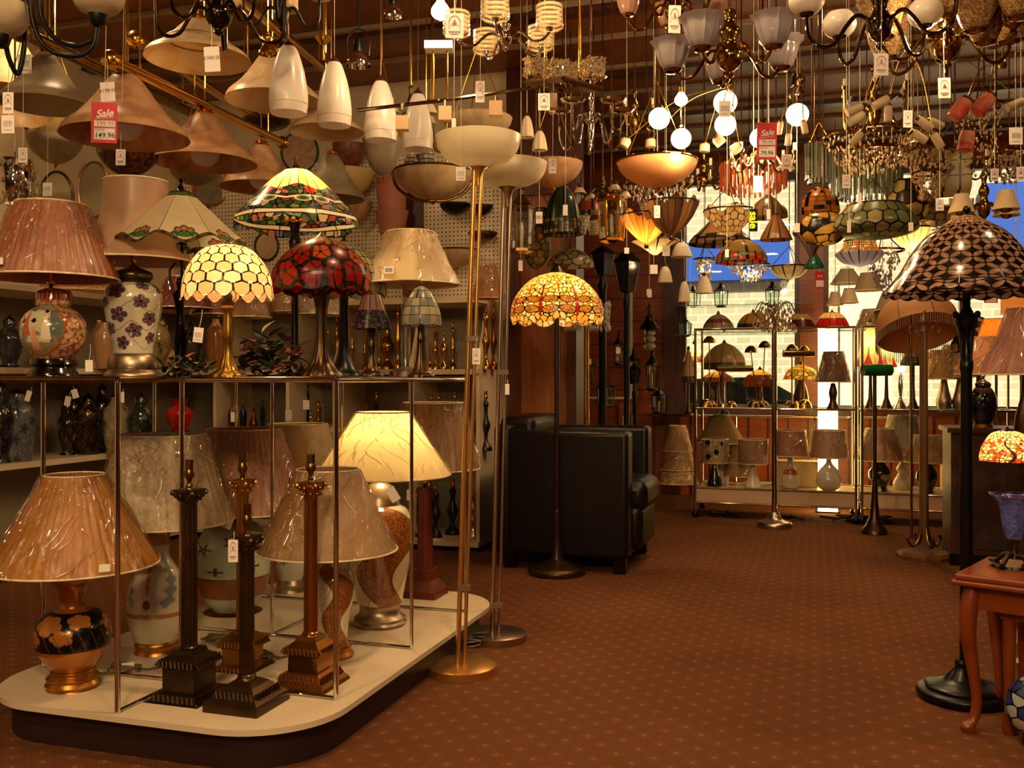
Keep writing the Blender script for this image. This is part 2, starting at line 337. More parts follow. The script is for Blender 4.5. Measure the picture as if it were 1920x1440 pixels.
tag(rbox('trim_3', mat('door_trim', 'e0cdb0', .5), (-1.815, -1.795, VB-.03, VB, 0, CEIL)), kind='structure')
wp = [(-2.4, -1.18, VF, VF+.1, 0, CEIL), (-1.18, UR, VF, VF+.1, 0, .74), (-1.18, UR, VF, VF+.1, 2.72, CEIL), (-.12, .07, VF-.02, VF+.1, .74, 2.72)]
tag(rbox('wall_far', RWOOD, *wp), kind='structure')
tag(rbox('wall_recess', DWOOD, (-2.5, -2.4, VB+.14, VF+.1, 0, CEIL)), kind='structure')
tag(rbox('trim_4', DWOOD, *[(-2.4, -1.25, VF-.006, VF-.001, z, z+.008) for z in np.arange(.9, 2.8, .2)], *[(u, u+.015, VF-.008, VF-.001, 0, .78) for u in np.arange(-2.3, UR, .16)], (-1.24, -1.1, VF-.06, VF, .0, CEIL), (-1.1, UR, VF-.05, VF, .70, .78)), kind='structure')
tag(rbox('window_1', DWOOD, (-1.10, -1.06, VF, VF+.08, .74, 2.72), (-.16, -.12, VF, VF+.08, .74, 2.72), (-1.1, -.12, VF, VF+.08, .74, .78), (-1.1, -.12, VF, VF+.08, 2.66, 2.72)), kind='structure')
tag(rbox('window_2', DWOOD, (.07, .11, VF, VF+.08, .74, 2.72), (1.1, 1.16, VF, VF+.08, .74, 2.72), (.07, UR, VF, VF+.08, .74, .78), (.07, UR, VF, VF+.08, 2.66, 2.72)), kind='structure')
tag(rbox('window_3', clear('window_glass', 'fbf8f0', .04, .01), (-1.1, UR, VF+.05, VF+.056, .76, 2.7)), kind='structure')
# street outside
def brick():
    m, nt, b = nodes('painted_brick'); tc = N(nt, 'ShaderNodeTexCoord'); sx = N(nt, 'ShaderNodeSeparateXYZ'); cx = N(nt, 'ShaderNodeCombineXYZ'); nt.links.new(tc.outputs['Object'], sx.inputs[0]); nt.links.new(sx.outputs[0], cx.inputs[0]); nt.links.new(sx.outputs[2], cx.inputs[1])
    bt = N(nt, 'ShaderNodeTexBrick'); bt.inputs['Scale'].default_value = 2.6; bt.inputs['Color1'].default_value = (*lin('b8b49c'), 1); bt.inputs['Color2'].default_value = (*lin('d0cab0'), 1); bt.inputs['Mortar'].default_value = (*lin('e6dfc6'), 1); bt.inputs['Mortar Size'].default_value = .03
    nt.links.new(cx.outputs[0], bt.inputs[0]); nt.links.new(bt.outputs[0], b.inputs['Base Color']); b.inputs['Roughness'].default_value = .9; return m
tag(rbox('facade', brick(), (-5, 8, 12.6, 12.9, -.4, 7)), 'pale painted brick house front across the street outside the window', 'building')
o = rbox('doorway', mat('white_door_paint', 'f2efdc', .5), (.30, .36, 12.54, 12.6, -.4, 2.3), (.84, .9, 12.54, 12.6, -.4, 2.3), (.36, .84, 12.56, 12.6, -.4, 2.25)); tag(o, 'white double door in the brick house front across the street', 'door')
tag(rbox('shop_fascia', mat('blue_sign_board', '2c5cc8', .4), (-2.6, -.3, 12.45, 12.6, 2.25, 2.75), (1.9, 5, 12.45, 12.6, 2.25, 3.3)), 'blue fascia board above the doors across the street', 'sign board')
tag(rbox('road', mat('tarmac', '8a8a84', .9, noise=.3, nscale=8), (-6, 9, VF+.15, 12.6, -.45, -.4)), 'grey road outside the shop window', 'road')
def car():
    e = bpy.data.objects.new('car', None); COL.objects.link(e); e.location = UV(-1.25, 10.6, -.4); e.rotation_euler = (0, 0, RZ); tag(e, 'dark teal hatchback car parked outside behind the left window', 'car')
    side = [(-1.9, .35), (-1.95, .7), (-1.8, .88), (-1.0, .98), (-.45, 1.38), (.75, 1.42), (1.45, 1.02), (1.85, .92), (1.95, .6), (1.9, .35)]
    mb = MB(); n = len(side)
    for w, yy in ((1, -.82), (1, .82)): mb.v.extend([(x, yy, z) for x, z in side])
    mb.f += [tuple(range(n)), tuple(range(2*n-1, n-1, -1))]+[(i, n+i, n+(i+1) % n, (i+1) % n) for i in range(n)]; mb.m = [0]*len(mb.f)
    mb.build('body', mat('teal_car_paint', '1c4c48', .25, .3, coat=1), e)
    w = MB()
    for q in ([(-.9, 1.0), (-.42, 1.33), (.1, 1.35), (.1, 1.0)], [(.16, 1.0), (.16, 1.35), (.72, 1.36), (1.2, 1.04)]): w.add([(x, -.825, z) for x, z in q]+[(x, -.81, z) for x, z in q], [(0, 1, 2, 3), (7, 6, 5, 4), (0, 4, 5, 1), (1, 5, 6, 2), (2, 6, 7, 3), (3, 7, 4, 0)])
    w.build('side_window', mat('car_glass', '2a3432', .05), e)
    for x in (-1.2, 1.2):
        t = MB(); t.lathe([(.31, -.1), (.31, .1)], 24, mt=Matrix.Translation((x, -.8, .31)) @ Matrix.Rotation(PI/2, 4, 'X')); wh = t.build('wheel', BLACK, e)
        t = MB(); t.lathe([(.19, 0), (.17, .02)], 20, mt=Matrix.Translation((x, -.905, .31)) @ Matrix.Rotation(PI/2, 4, 'X')); t.build('hubcap', CHROME, wh)
car()
# ---- pegboard and shelving against the back wall
tag(rbox('pegboard_panel', pegboard(), (-4.18, -1.84, VB-.02, VB, 1.47, 2.42)), 'cream perforated pegboard panel fixed on the back wall above the shelves', 'pegboard')
for n, (u, lb) in enumerate(((-4.05, 'dark wooden batten at the left end of the pegboard'), (-2.47, 'dark wooden batten up the pegboard right of the stacked pink glass pots'))):
    tag(rbox('wall_batten', DWOOD, (u, u+.11, VB-.04, VB-.02, 1.5, 2.42)), lb, 'batten')
VS = VB-.46
t = bpy.data.objects.new('wall_shelving', None); COL.objects.link(t); tag(t, 'long cream wall shelving with sloping dividers along the back and left walls', 'shelving')
SH = [.06, .58, 1.055, 1.47]
for z in SH:
    o = rbox('shelf', SHELFM, (UL+.02, -1.84, VS, VB-.02, z-.03, z), (UL+.02, UL+.42, 1.6, VS, z-.03, z), parent=t)
for u in (-3.62, -3.1, -2.78, -2.28, -1.86):
    mb = MB(); a, b = (.12, 0) if u < -2 else (0, 0); mb.add([(u+x, v, z) for x in (0, .022) for v, z in ((VS+.02, .06), (VB-.02, .06), (VB-.02, 1.44), (VS+.18, 1.44), (VS+.02, 1.06))], [(0, 1, 2, 3, 4), (9, 8, 7, 6, 5), (0, 5, 6, 1), (1, 6, 7, 2), (2, 7, 8, 3), (3, 8, 9, 4), (4, 9, 5, 0)])
    rotobj(mb.build('divider', SHELFM, t, smooth=False))
rbox('back_panel', mat('grey_back_panel', '8c8068', .7), (UL+.02, -1.84, VB-.03, VB-.02, .06, 1.44), (UL+.01, UL+.02, 1.6, VB, .06, 1.44), parent=t)
# ================================================================ lamp building blocks
TRIMC = mat('shade_trim', 'e6d4ae', .6)
def fab(g, prof, m, pleat=0, wrap=True, dx=0, parent=None, trim=TRIMC, dy=0, name='lamp_shade', n=None, amp=.012, sq=0, wall=.002):
    """fabric shade: prof [(half width, row)...] from the top rim to the bottom rim"""
    n = n or (pleat*4 if pleat else 48)
    def rf(a, z): return (1+amp*math.sin(a*pleat)+amp*.5*math.sin(a*pleat*.37+z*9) if pleat else 1)*((1-sq*abs(math.sin(2*a))**2*.5+sq*.25) if sq else 1)
    s = g.lat(name, prof, m, n, 4, dx=dx, dy=dy, wall=wall, caps=False, rf=rf, parent=parent)
    q = g.pr(prof, 1)
    for r, z in (q[0], q[-1]):
        mb = MB(); mb.ring((dx*g.k, dy, z), r*(1+amp), .0028, 40); g.part('rim', mb, trim, parent=s)
    if wrap:
        qq = sp([Vector((a, b, 0)) for a, b in q], 12); nq = len(qq)-1; mb = MB(); rc = random.Random(int(g.cx*13+prof[0][1])); size = q[0][0]
        for _ in range(int(50+420*size)):
            t0 = rc.random()**.8; ln = rc.uniform(.05, .28); a0 = rc.random()*6.283; sl = rc.uniform(-.35, .35)+rc.choice([0, 0, 0, 1.2, -1.2])*.5; pts = []
            for i in range(6):
                tt = min(max(t0+ln*(i/5-.5), 0), 1)*nq; j = int(min(tt, nq-1)); c_ = qq[j].lerp(qq[j+1], tt-j); R_ = c_.x*(1+(amp if pleat else .004))+.0065; a_ = a0+sl*(i/5-.5)*ln*3+.02*math.sin(i*2+a0)
                pts.append((dx*g.k+R_*math.cos(a_), dy+R_*math.sin(a_), c_.y))
            mb.tube(pts, rc.uniform(.0007, .0017)*max(g.Y/3, 1), 5, 2)
        tag(g.part('film_creases', mb, CREASE, parent=s), kind='stuff')
        rr = random.Random(int(g.cx*7+prof[0][1])); ph = [rr.random()*6 for _ in range(6)]
        sg = [(rr.random(), rr.random(), rr.uniform(-.12, .12), rr.uniform(.05, .22), rr.uniform(.003, .007), rr.uniform(.005, .014)) for _ in range(90)]
        def wf(u, v, R, Z):
            d = .004+.0022*np.sin(u*2*PI*7+ph[0]+v*5)+.0018*np.sin(u*2*PI*17+ph[1]-v*9)
            for su, sv, sl, ln, wd, ht in sg:
                du = np.mod(u-su-sl*(v-sv)+.5, 1)-.5; d = d+ht*.5*np.exp(-(du/wd)**2-((v-sv)/ln)**2)
            return R+d, Z
        pw = [(prof[0][0], prof[0][1]-2)]+prof[1:-1]+[(prof[-1][0], prof[-1][1]+2)]
        plathe(g, 'plastic_wrap', pw, lambda u, v: fill(u, 'ffffff'), WRAP, 300, 44, 4, parent=s, rf=wf, dx=dx)
    return s
def holder(g, ytop, ybot, hw, m=BRASS, dx=0, parent=None):
    h = ybot-ytop
    return g.lat('bulb_holder', [(hw*.35, ybot), (hw*.5, ybot-h*.15), (hw*.9, ybot-h*.3), (hw, ybot-h*.45), (hw*.72, ybot-h*.6), (hw*.8, ybot-h*.62), (hw*.8, ytop), (hw*.6, ytop)], m, 16, 1, dx=dx, parent=parent)
def pedestal(g, rows, m, name='base', parent=None, rz=RZ, dx=0, feet=True):
    """square stepped pedestal from (half width, row) pairs, top to bottom"""
    q = g.pr(rows, 1); mb = MB(); R = Matrix.Rotation(rz, 4, 'Z'); q = [(r, max(z, 0)) for r, z in q]
    mb.lathe([(r*1.414, z) for r, z in q], 4, mt=Matrix.Translation((dx*g.k, 0, 0)) @ R @ Matrix.Rotation(PI/4, 4, 'Z'))
    o = g.part(name, mb, m, sharp=15, parent=parent)
    if feet:
        r, z = q[0]
        for a in (-1, 1):
            for b in (-1, 1): f = MB(); f.ball(Vector((dx*g.k, 0, .005))+(R @ Vector((a*r*.93, b*r*.93, 0))), .006, 8); g.part('foot', f, m, parent=o)
    return o
def beading(g, row, hw, m, parent=None, dx=0, n=9, rz=RZ):
    """a row of slanting gadroons round a square pedestal"""
    mb = MB(); R = Matrix.Rotation(rz, 4, 'Z'); r = hw*g.k; z = g.z(row)
    for s in range(4):
        Q = Matrix.Rotation(s*PI/2, 4, 'Z')
        for i in range(n):
            x = (i+.5)/n*2*r-r; a = R @ Q @ Vector((x-.004, -r-.001, z+.008)); b = R @ Q @ Vector((x+.004, -r-.009, z-.008)); mb.tube([a, b], .0035, 6)
    return g.part('gadroon_band', mb, m, parent=parent)
# ================================================================ display platform and its chrome rack
OR = Vector(((630-HX)/F*2.645, 2.645, 0))                       # rack origin (its front corner post)
def RK(u, v, z=0): return OR+Vector((u*CU+v*SU, -u*SU+v*CU, z))
PH = .115
def rrect(u0, u1, v0, v1, r, n=12):
    out = []
    for cx, cy, a0 in ((u1-r, v1-r, 0), (u0+r, v1-r, 90), (u0+r, v0+r, 180), (u1-r, v0+r, 270)):
        for i in range(n+1): a = math.radians(a0+90*i/n); p = RK(cx+r*math.cos(a), cy+r*math.sin(a)); out.append((p.x, p.y))
    return out
t = bpy.data.objects.new('display_platform', None); COL.objects.link(t); tag(t, 'low cream topped display platform with rounded corners and dark plinth on the carpet', 'display platform')
mb = MB(); mb.prism(rrect(-1.03, .055, -.29, 1.36, .25), PH-.016, PH)
mb.build('top', mat('cream_laminate', 'dcc8a8', .35, noise=.05, nscale=3), t, sharp=30)
mb = MB(); mb.prism(rrect(-1.0, .02, -.255, 1.32, .23), 0, PH-.016); mb.build('plinth', mat('dark_plinth', '2a1410', .5), t, sharp=30)
t = bpy.data.objects.new('display_rack', None); COL.objects.link(t); tag(t, 'tall chrome tube display rack with a lit row of table lamps along its shelf', 'display rack')
RT = .998
posts = [(-.5, -.27), (-1.0, -.27), (-1.0, 0), (-.5, 0), (0, 0), (0, .52), (-.52, .52), (-1.0, .52), (0, 1.03), (-.52, 1.03), (-1.0, 1.03)]
for u, v in posts:
    mb = MB(); mb.tube([RK(u, v, PH), RK(u, v, RT)], .0075 if v <= 0 else .006, 12); mb.build('post', CHROME, t)
rails = [((-1, 0), (0, 0)), ((-.5, -.27), (-.5, 0)), ((-1, -.27), (-.5, -.27)), ((-1, .52), (0, .52)), ((-1, 1.03), (0, 1.03)), ((-.52, .52), (-.52, 1.03)), ((0, .0), (0, .0))]
for a, b in rails[:-1]:
    if a[1] != -.27 or b[1] == 0:
        mb = MB(); mb.tube([RK(*a, PH+.006), RK(*b, PH+.006)], .005, 8); mb.build('base_rail', CHROME, t)
for a, b in [((-1.3, -.27), (-.5, -.27)), ((-.5, -.27), (-.5, 0)), ((-.5, 0), (0, 0)), ((0, 0), (0, 1.03)), ((0, 1.03), (-1.3, 1.03)), ((-1.3, -.27), (-1.3, 1.03)), ((-1.3, .52), (0, .52))]:
    mb = MB(); mb.tube([RK(*a, RT), RK(*b, RT)], .009, 12); mb.build('top_rail', ABRASS if a[1] < 0 else CHROME, t)
mb = MB(); mb.prism([(RK(u, v).x, RK(u, v).y) for u, v in ((-1.3, -.262), (-.508, -.262), (-.508, .008), (-.008, .008), (-.008, 1.022), (-1.3, 1.022))], RT-.006, RT+.004)
mb.build('shelf', mat('smoked_shelf', '6a3c20', .12, coat=.6), t, smooth=False)
# ================================================================ lamps standing on the platform
def flowers(base_col, items):
    """items: (u, v, size, petals, colour, aspect) painted on a glaze"""
    def fn(u, v):
        b = fill(u, base_col)
        for (fu, fv, sz, k, c, asp) in items:
            du = np.mod(u-fu+.5, 1)-.5; dv = (v-fv)*asp; rr = np.sqrt(du*du+dv*dv); th = np.arctan2(dv, du)
            b = lay(b, rr < sz*(.62+.38*np.cos(k*th)), c); b = lay(b, rr < sz*.18, '2a1a14')
        return b
    return fn
# gold and black vase lamp
g = G('table_lamp', 'wide gold pleated shade lamp on black vase with gilt lilies, front left of platform', 'lamp', 137, 2.76, PH)
def fn(u, v):
    b = fill(u, '12100c'); b = lay(b, (v < .235) | (v > .60), 'b8702c')
    for fu, fv, s in ((.44, .47, .07), (.60, .50, .055), (.36, .33, .05), (.52, .36, .045), (.2, .45, .07), (.8, .42, .07), (.0, .45, .07)):
        du = np.mod(u-fu+.5, 1)-.5; dv = (v-fv)*.8; rr = np.hypot(du, dv); th = np.arctan2(dv, du); b = lay(b, (rr < s*1.15*(.66+.34*np.sqrt(np.abs(np.cos(2.5*th+fu*9))))) & (v > .24) & (v < .6), 'c4803a')
    st = (np.abs(np.sin(u*60+v*14)) < .12) & (v > .24) & (v < .4); return lay(b, st, '7a5a24')
GILT = glaze('gilt_glaze', .3, .55)
plathe(g, 'vase', [(37, 1068), (43, 1078), (42, 1086), (31, 1096), (25, 1110), (23, 1130), (28, 1140), (50, 1150), (65, 1168), (68, 1190), (63, 1215), (50, 1236), (37, 1252)], fn, GILT, 300, 120)
g.lat('foot', [(36, 1252), (40, 1256), (38, 1261), (47, 1270), (44, 1276), (49, 1284), (46, 1290), (47, 1294)], GOLD, 36, 2, ground=True)
for i in range(4):
    a = PI/4+i*PI/2; mb = MB(); mb.ball((47*g.k*math.cos(a)*.85, 47*g.k*math.sin(a)*.85, .008), .011, 8); g.part('toe', mb, GOLD)
holder(g, 1040, 1068, 9)
fab(g, [(52, 890), (82, 945), (149, 1058)], shade_mat('gold_pleated_silk', 'c88c34', .35, .45), 46, dx=3)
mb = MB(); mb.box((.17, -.187, g.z(1041)), (.028, .002, .02), rz=.35); g.part('price_sticker', mb, CARD)
# feather vase lamp with cream shade
g = G('table_lamp', 'table lamp with tilted cream brocade shade on tall cream vase with grey feathers', 'lamp', 294, 3.12, PH)
def fn(u, v):
    b = fill(u, 'cfc4a0'); b = lay(b, ((v > .24) & (v < .28)) | (v > .86), 'a8703a')
    for sd in (-1, 1):
        c = .5+sd*(.055+.075*np.sin((v-.3)*5.2)); w = .03*(1+.5*np.sin(v*70)); b = lay(b, (np.abs(u-c-sd*.03) < w) & (v > .33) & (v < .8), '8c8f86')
        c = c+.5; b = lay(b, (np.abs(np.mod(u-c-sd*.03+.5, 1)-.5) < w) & (v > .33) & (v < .8), '8c8f86')
    b = lay(b, (np.abs(u-.5) < .012*(1+.5*np.sin(v*90))) & (v > .45) & (v < .72), 'b4743a'); return lay(b, (np.hypot((u-.5)*1.0, (v-.36)*.5) < .02), '8a4a20')
plathe(g, 'vase', [(24, 990), (23, 1030), (26, 1048), (40, 1072), (51, 1110), (54, 1145), (48, 1175), (38, 1198)], fn, GLAZE, 220, 100)
g.lat('foot', [(36, 1198), (40, 1205), (38, 1212), (41, 1220)], GOLD, 32, 2, ground=True); holder(g, 960, 990, 8)
CRMSH = shade_mat('cream_brocade', 'e2d2b0', .3, .6, col2='cdbb98', nscale=22)
fab(g, [(78, 815), (93, 870), (127, 978)], CRMSH, 30, dx=10)
# green floral jar lamp with pink pleated shade
g = G('table_lamp', 'table lamp with dusky pink pleated shade on round celadon jar with brown flowers', 'lamp', 437, 3.66, PH)
fl = flowers('b8c0a4', [(.40, .66, .05, 5, '5a3c24', .9), (.55, .74, .06, 5, '6a4428', .9), (.62, .5, .045, 5, '4a4420', .9), (.47, .46, .04, 4, '54502a', .9), (.3, .6, .05, 5, '5a3c24', .9), (.7, .7, .05, 5, '5a3c24', .9)])
def fn(u, v): return lay(lay(fl(u, v), (v > .18) & (v < .38), '8a4c24'), (v > .375) & (v < .385), '3a2010')
plathe(g, 'vase', [(26, 975), (46, 984), (60, 1005), (68, 1035), (69, 1065), (62, 1100), (50, 1125), (38, 1141)], fn, GLAZE, 220, 100)
g.lat('foot', [(40, 1141), (46, 1145), (50, 1152), (54, 1157)], COPPER, 32, 2, ground=True); holder(g, 950, 976, 8)
PINKSH = shade_mat('dusky_pink_silk', 'c08a6c', .3, .5)
fab(g, [(67, 804), (84, 860), (115, 955)], PINKSH, 48, dx=20)
# small pale vase lamp at the back
g = G('table_lamp', 'shiny cream shade lamp on small white vase, back of platform behind copper column', 'lamp', 545, 4.0, PH)
plathe(g, 'vase', [(14, 1000), (20, 1030), (26, 1050), (27, 1065), (22, 1085)], flowers('cfc8b4', [(.45, .4, .06, 5, '8a8478', .8), (.6, .6, .06, 5, '8a8478', .8)]), GLAZE, 120, 60)
g.lat('foot', [(21, 1085), (26, 1093), (24, 1098), (27, 1105)], SILVER, 28, 2, ground=True); holder(g, 975, 1000, 7)
fab(g, [(54, 795), (68, 845), (92, 925)], shade_mat('shiny_cream', 'd6bc84', .3, .4), 0, dx=14)
# crackle vase lamp with beige shade, front
MOS = mat('x', 'ffffff')
def crackle(u, v):
    w = .5+.5*np.sin(u*2*PI*2+np.sin(v*8)*1.3+v*2.2); w2 = .5+.5*np.sin(u*2*PI*3-v*7+1.2)
    d, i, ox, oy = cells(u, v, 110, 90, .9, .3, 3); b = pick(i, ['8a4c1e', '9a5a26', 'a86c34', '7c4418'])
    m = (w < .62)
    b = lay(b, m, 'dccfae'); e = np.abs(w-.62) < .02; b = lay(b, e, '3a2a14'); return lay(b, m & (np.abs(w2-.5) < .02), '6a5a38')
g = G('table_lamp', 'beige wrapped shade lamp on small cream and gold crackle vase beside copper column', 'lamp', 627, 3.06, PH)
plathe(g, 'vase', [(27, 1040), (25, 1060), (32, 1070), (38, 1085), (38, 1105), (33, 1135), (27, 1165), (24, 1198)], crackle, GLAZE, 260, 140)
g.lat('foot', [(24, 1197), (27, 1204), (32, 1214), (30, 1222), (36, 1230), (35, 1237)], GOLD, 32, 2, ground=True); holder(g, 1010, 1042, 8)
fab(g, [(57, 880), (82, 935), (129, 1030)], shade_mat('beige_silk', 'b8925c', .3, .5), 0, dx=-13)
# lit lamp
g = G('table_lamp', 'lit glowing cream shade lamp on large cream and gold crackle vase, silver foot', 'lamp', 712, 3.46, PH)
plathe(g, 'vase', [(15, 906), (26, 914), (34, 930), (37, 945), (52, 956), (63, 980), (65, 1010), (59, 1045), (49, 1090), (42, 1129)], crackle, GLAZE, 320, 170)
g.lat('foot', [(41, 1128), (37, 1134), (39, 1150), (48, 1158), (46, 1163), (50, 1168), (45, 1174)], SILVER, 40, 2, ground=True)
g.lat('collar', [(38, 946), (34, 928), (25, 912), (14, 905), (12, 898)], SILVER, 32, 2, caps=False); holder(g, 870, 905, 8)
s = fab(g, [(49, 773), (78, 818), (125, 890)], shade_mat('lit_cream_silk', 'f4d898', .6, .5), 40, dx=7, amp=.004, wall=0)
g.bulb(822, 3.6, dx=7, col=(1, .76, .42))
# brown shade on column
g = G('table_lamp', 'gathered brown wrapped shade lamp on reeded wooden column, back right of platform', 'lamp', 797, 3.92, PH)
g.lat('column', [(19, 1094), (17, 1088), (15, 1080), (14, 1000), (13, 930), (17, 922), (15, 914)], wood('mahogany', '4a1a0c', '6a2a12', .3), 32, 1, rf=lambda a, z: 1+.04*math.sin(a*10))
pedestal(g, [(19, 1066), (19, 1086), (24, 1092), (32, 1104), (34, 1116)], _M[('mahogany',)], feet=False); holder(g, 880, 914, 8)
fab(g, [(56, 755), (66, 800), (84, 878)], shade_mat('brown_gathered_silk', '9a7444', .25, .5), 36, dx=17, amp=.02)
def column_lamp(label, cx, Y, hold, cap, shaft, base, m, top2=None, fluted=True):
    g = G('column_lamp', label, 'lamp', cx, Y, PH); k = g.k
    holder(g, hold[0], hold[1], 10, ABRASS)
    hw = shaft[0]; y0, y1 = cap
    mb = MB(); q = g.pr([(hw*.95, y1), (hw*1.1, y1-8), (hw*1.5, y0+8), (hw*1.7, y0+3)], 2); mb.lathe(q, 24, caps=True)
    for i in range(8):
        a = i*PI/4
        for rr, zz, s_ in ((hw*1.25, y1-10, 1), (hw*1.55, y0+11, 1.2)): mb.ball((rr*k*math.cos(a+s_), rr*k*math.sin(a+s_), g.z(zz)), .006*s_, 6)
    R = Matrix.Rotation(RZ, 4, 'Z')
    for i in range(4):
        a = PI/4+i*PI/2; c = R @ Vector((math.cos(a)*hw*2.0*k, math.sin(a)*hw*2.0*k, g.z(y0+5))); mb.ball(c, .008, 8)
    mb.box((0, 0, g.z(y0+1)), (hw*3*k, hw*3*k, .006), rz=RZ); g.part('capital', mb, m)
    g.lat('neck', [(hw*.55, y0+1), (hw*.35, y0-4), (hw*.5, y0-7), (hw*.3, hold[1])], ABRASS, 16, 2)
    g.lat('shaft', [(hw, shaft[1]), (hw*.93, y1)], m, 96 if fluted else 32, 1, rf=(lambda a, z: 1-.06*abs(math.sin(a*8))) if fluted else None)
    g.lat('collar', [(hw*1.3, shaft[1]+2), (hw*1.35, shaft[1]-3), (hw*1.1, shaft[1]-8), (hw*1.2, shaft[1]-10), (hw, shaft[1]-13)], m, 28, 2)
    b = pedestal(g, base, m)
    for row, w in (top2 or []): beading(g, row, w, m, b)
    return g
column_lamp('dark bronze fluted column lamp base with capital and stepped square foot, leftmost column', 355, 2.68, (862, 906), (918, 945), (15, 1222), [(22, 1214), (24, 1222), (40, 1232), (40, 1240), (34, 1247), (34, 1288), (42, 1292), (50, 1302), (58, 1310), (58, 1318)], BRONZE, [(1236, 40), (1297, 46)])
column_lamp('dark bronze fluted column lamp base at the very front edge of the platform', 463, 2.60, (945, 996), (1005, 1038), (14.5, 1275), [(17, 1272), (30, 1280), (40, 1292), (55, 1304), (57, 1312), (57, 1326)], BRONZE, [(1293, 41)])
column_lamp('brass fluted column lamp base standing behind the front dark bronze column', 455, 2.95, (848, 896), (900, 930), (12, 1190), [(20, 1186), (34, 1200), (34, 1206), (27, 1212), (27, 1240), (38, 1250), (44, 1258), (44, 1266)], mat('warm_brass', 'a87a3a', .28, .95), [(1202, 33), (1248, 38)])
column_lamp('smooth copper brown column lamp base with shiny stepped brass pedestal, rightmost column', 583, 2.78, (852, 893), (904, 936), (13.5, 1196), [(19, 1190), (22, 1198), (38, 1212), (38, 1218), (30, 1224), (31, 1254), (40, 1262), (52, 1276), (54, 1282), (54, 1290)], mat('copper_gilt', 'a8722e', .22, .95), [(1213, 37), (1262, 41)], fluted=False)
# coils of flex on the platform
def coil(cx, cy, label, seed, n=5, m=CORD):
    Y = F*(EYE-PH)/(cy-HY); c = P(cx, cy, Y); c.z = PH; r = random.Random(seed); mb = MB(); pts = []
    for i in range(n*14):
        a = i*2*PI/14; rr = .03+.012*math.sin(i*.31+seed); pts.append((rr*math.cos(a)+.008*math.sin(i*.5), rr*.8*math.sin(a), .005+.0022*(i/14)+.012*abs(math.sin(a*.5+i*.05))))
    pts += [(.06, .02, .006), (.09, .05, .005), (.13, .06, .005)]
    mb.tube(pts, .003, 6, 2); o = mb.build('flex_coil', m, loc=c); tag(o, label, 'cable', 'coils of lamp flex on the platform')
    return o
coil(235, 1262, 'coil of brown lamp flex with white tag beside the gold and black vase', 1)
coil(300, 1222, 'coil of brown lamp flex behind the leftmost bronze column pedestal', 2)
coil(405, 1205, 'coil of brown lamp flex between the two bronze column lamps', 3); coil(485, 1240, 'thick coil of brown lamp flex right of the front bronze column', 4, 7)
o = MB(); o.box((0, 0, .018), (.035, .002, .03), rz=.4); o = o.build('flex_tag', CARD, loc=P(240, 1258, 2.88)); o.location.z = PH; tag(o, 'white label wrapped round the flex beside the gold and black vase', 'label')
mb = MB(); mb.lathe([(.022, 0), (.024, .006), (.02, .022), (.01, .028)], 4); o = mb.build('mains_plug', mat('white_plug', 'd8d8e0', .4), loc=P(296, 1252, 2.95)); o.location.z = PH; tag(o, 'white mains plug lying on the platform beside the feather vase', 'plug')
# ================================================================ the two torchiere floor lamps
def torchiere(label, cx, cxt, Y, rim, bowl, neck, hw, m, clips):
    g = G('floor_lamp', label, 'floor lamp', cx, Y, 0); k = g.k; lean = (cxt-cx)*k
    g.lat('base', [(hw*.92, g_y(Y, .03)), (hw, g_y(Y, .026)), (hw, g_y(Y, 0))], m, 64, 1, ground=True)
    for dx, nm in ((-8, 'pole'), (6, 'pole')):
        mb = MB(); mb.tube([(dx*k*.9, 0 if dx < 0 else .012, .028), (lean+dx*k*.9, 0, g.z(neck))], .0085 if dx < 0 else .006, 16); g.part(nm, mb, m)
    for c in clips:
        mb = MB(); f = g.z(c)/g.z(neck); mb.box((lean*f, 0, g.z(c)), (.042, .026, .018)); g.part('clip', mb, mat('dark_clip', '6a5240', .5))
    T_ = Matrix.Translation((lean, 0, 0))
    mb = MB(); mb.lathe(g.pr([(4, neck+38), (6, neck+20), (12, neck+6), (20, neck)], 4), 32, mt=T_); g.part('bowl_cup', mb, m)
    q = g.pr([(rim[0], rim[1]), (rim[0]*.93, rim[1]+.4*(bowl-rim[1])), (rim[0]*.72, rim[1]+.75*(bowl-rim[1])), (20, bowl)], 5)
    mb = MB(); mb.lathe(wallpr(q, .004), 48, mt=T_, caps=False); g.part('glass_bowl', mb, shade_mat('torchiere_glass', 'efe6cc', .4, .3))
    return g
def g_y(Y, z): return HY+(EYE-z)*F/Y
torchiere('tall brass torchiere floor lamp with white glass bowl, the nearer of the pair', 865, 897, 3.27, (80, 256), 314, 310, 65, mat('brushed_brass', 'd8a45a', .3, .9), (635, 1102))
torchiere('tall brushed steel torchiere floor lamp with white glass bowl, behind the brass one', 930, 952, 3.68, (74, 306), 352, 350, 58, STEEL, (698, 1135))
# grey flex heap behind the near lamp
mb = MB(); rr = random.Random(5)
for i in range(5): mb.tube([(rr.uniform(-.12, .14), rr.uniform(-.05, .12), rr.uniform(.004, .03)) for _ in range(7)], .003, 6, 5)
tag(mb.build('flex_heap', mat('grey_flex', '8a8478', .5), loc=P(850, 1215, 3.6)-Vector((0, 0, P(850, 1215, 3.6).z))), 'tangled grey flex on the carpet between platform and torchiere bases', 'cable')
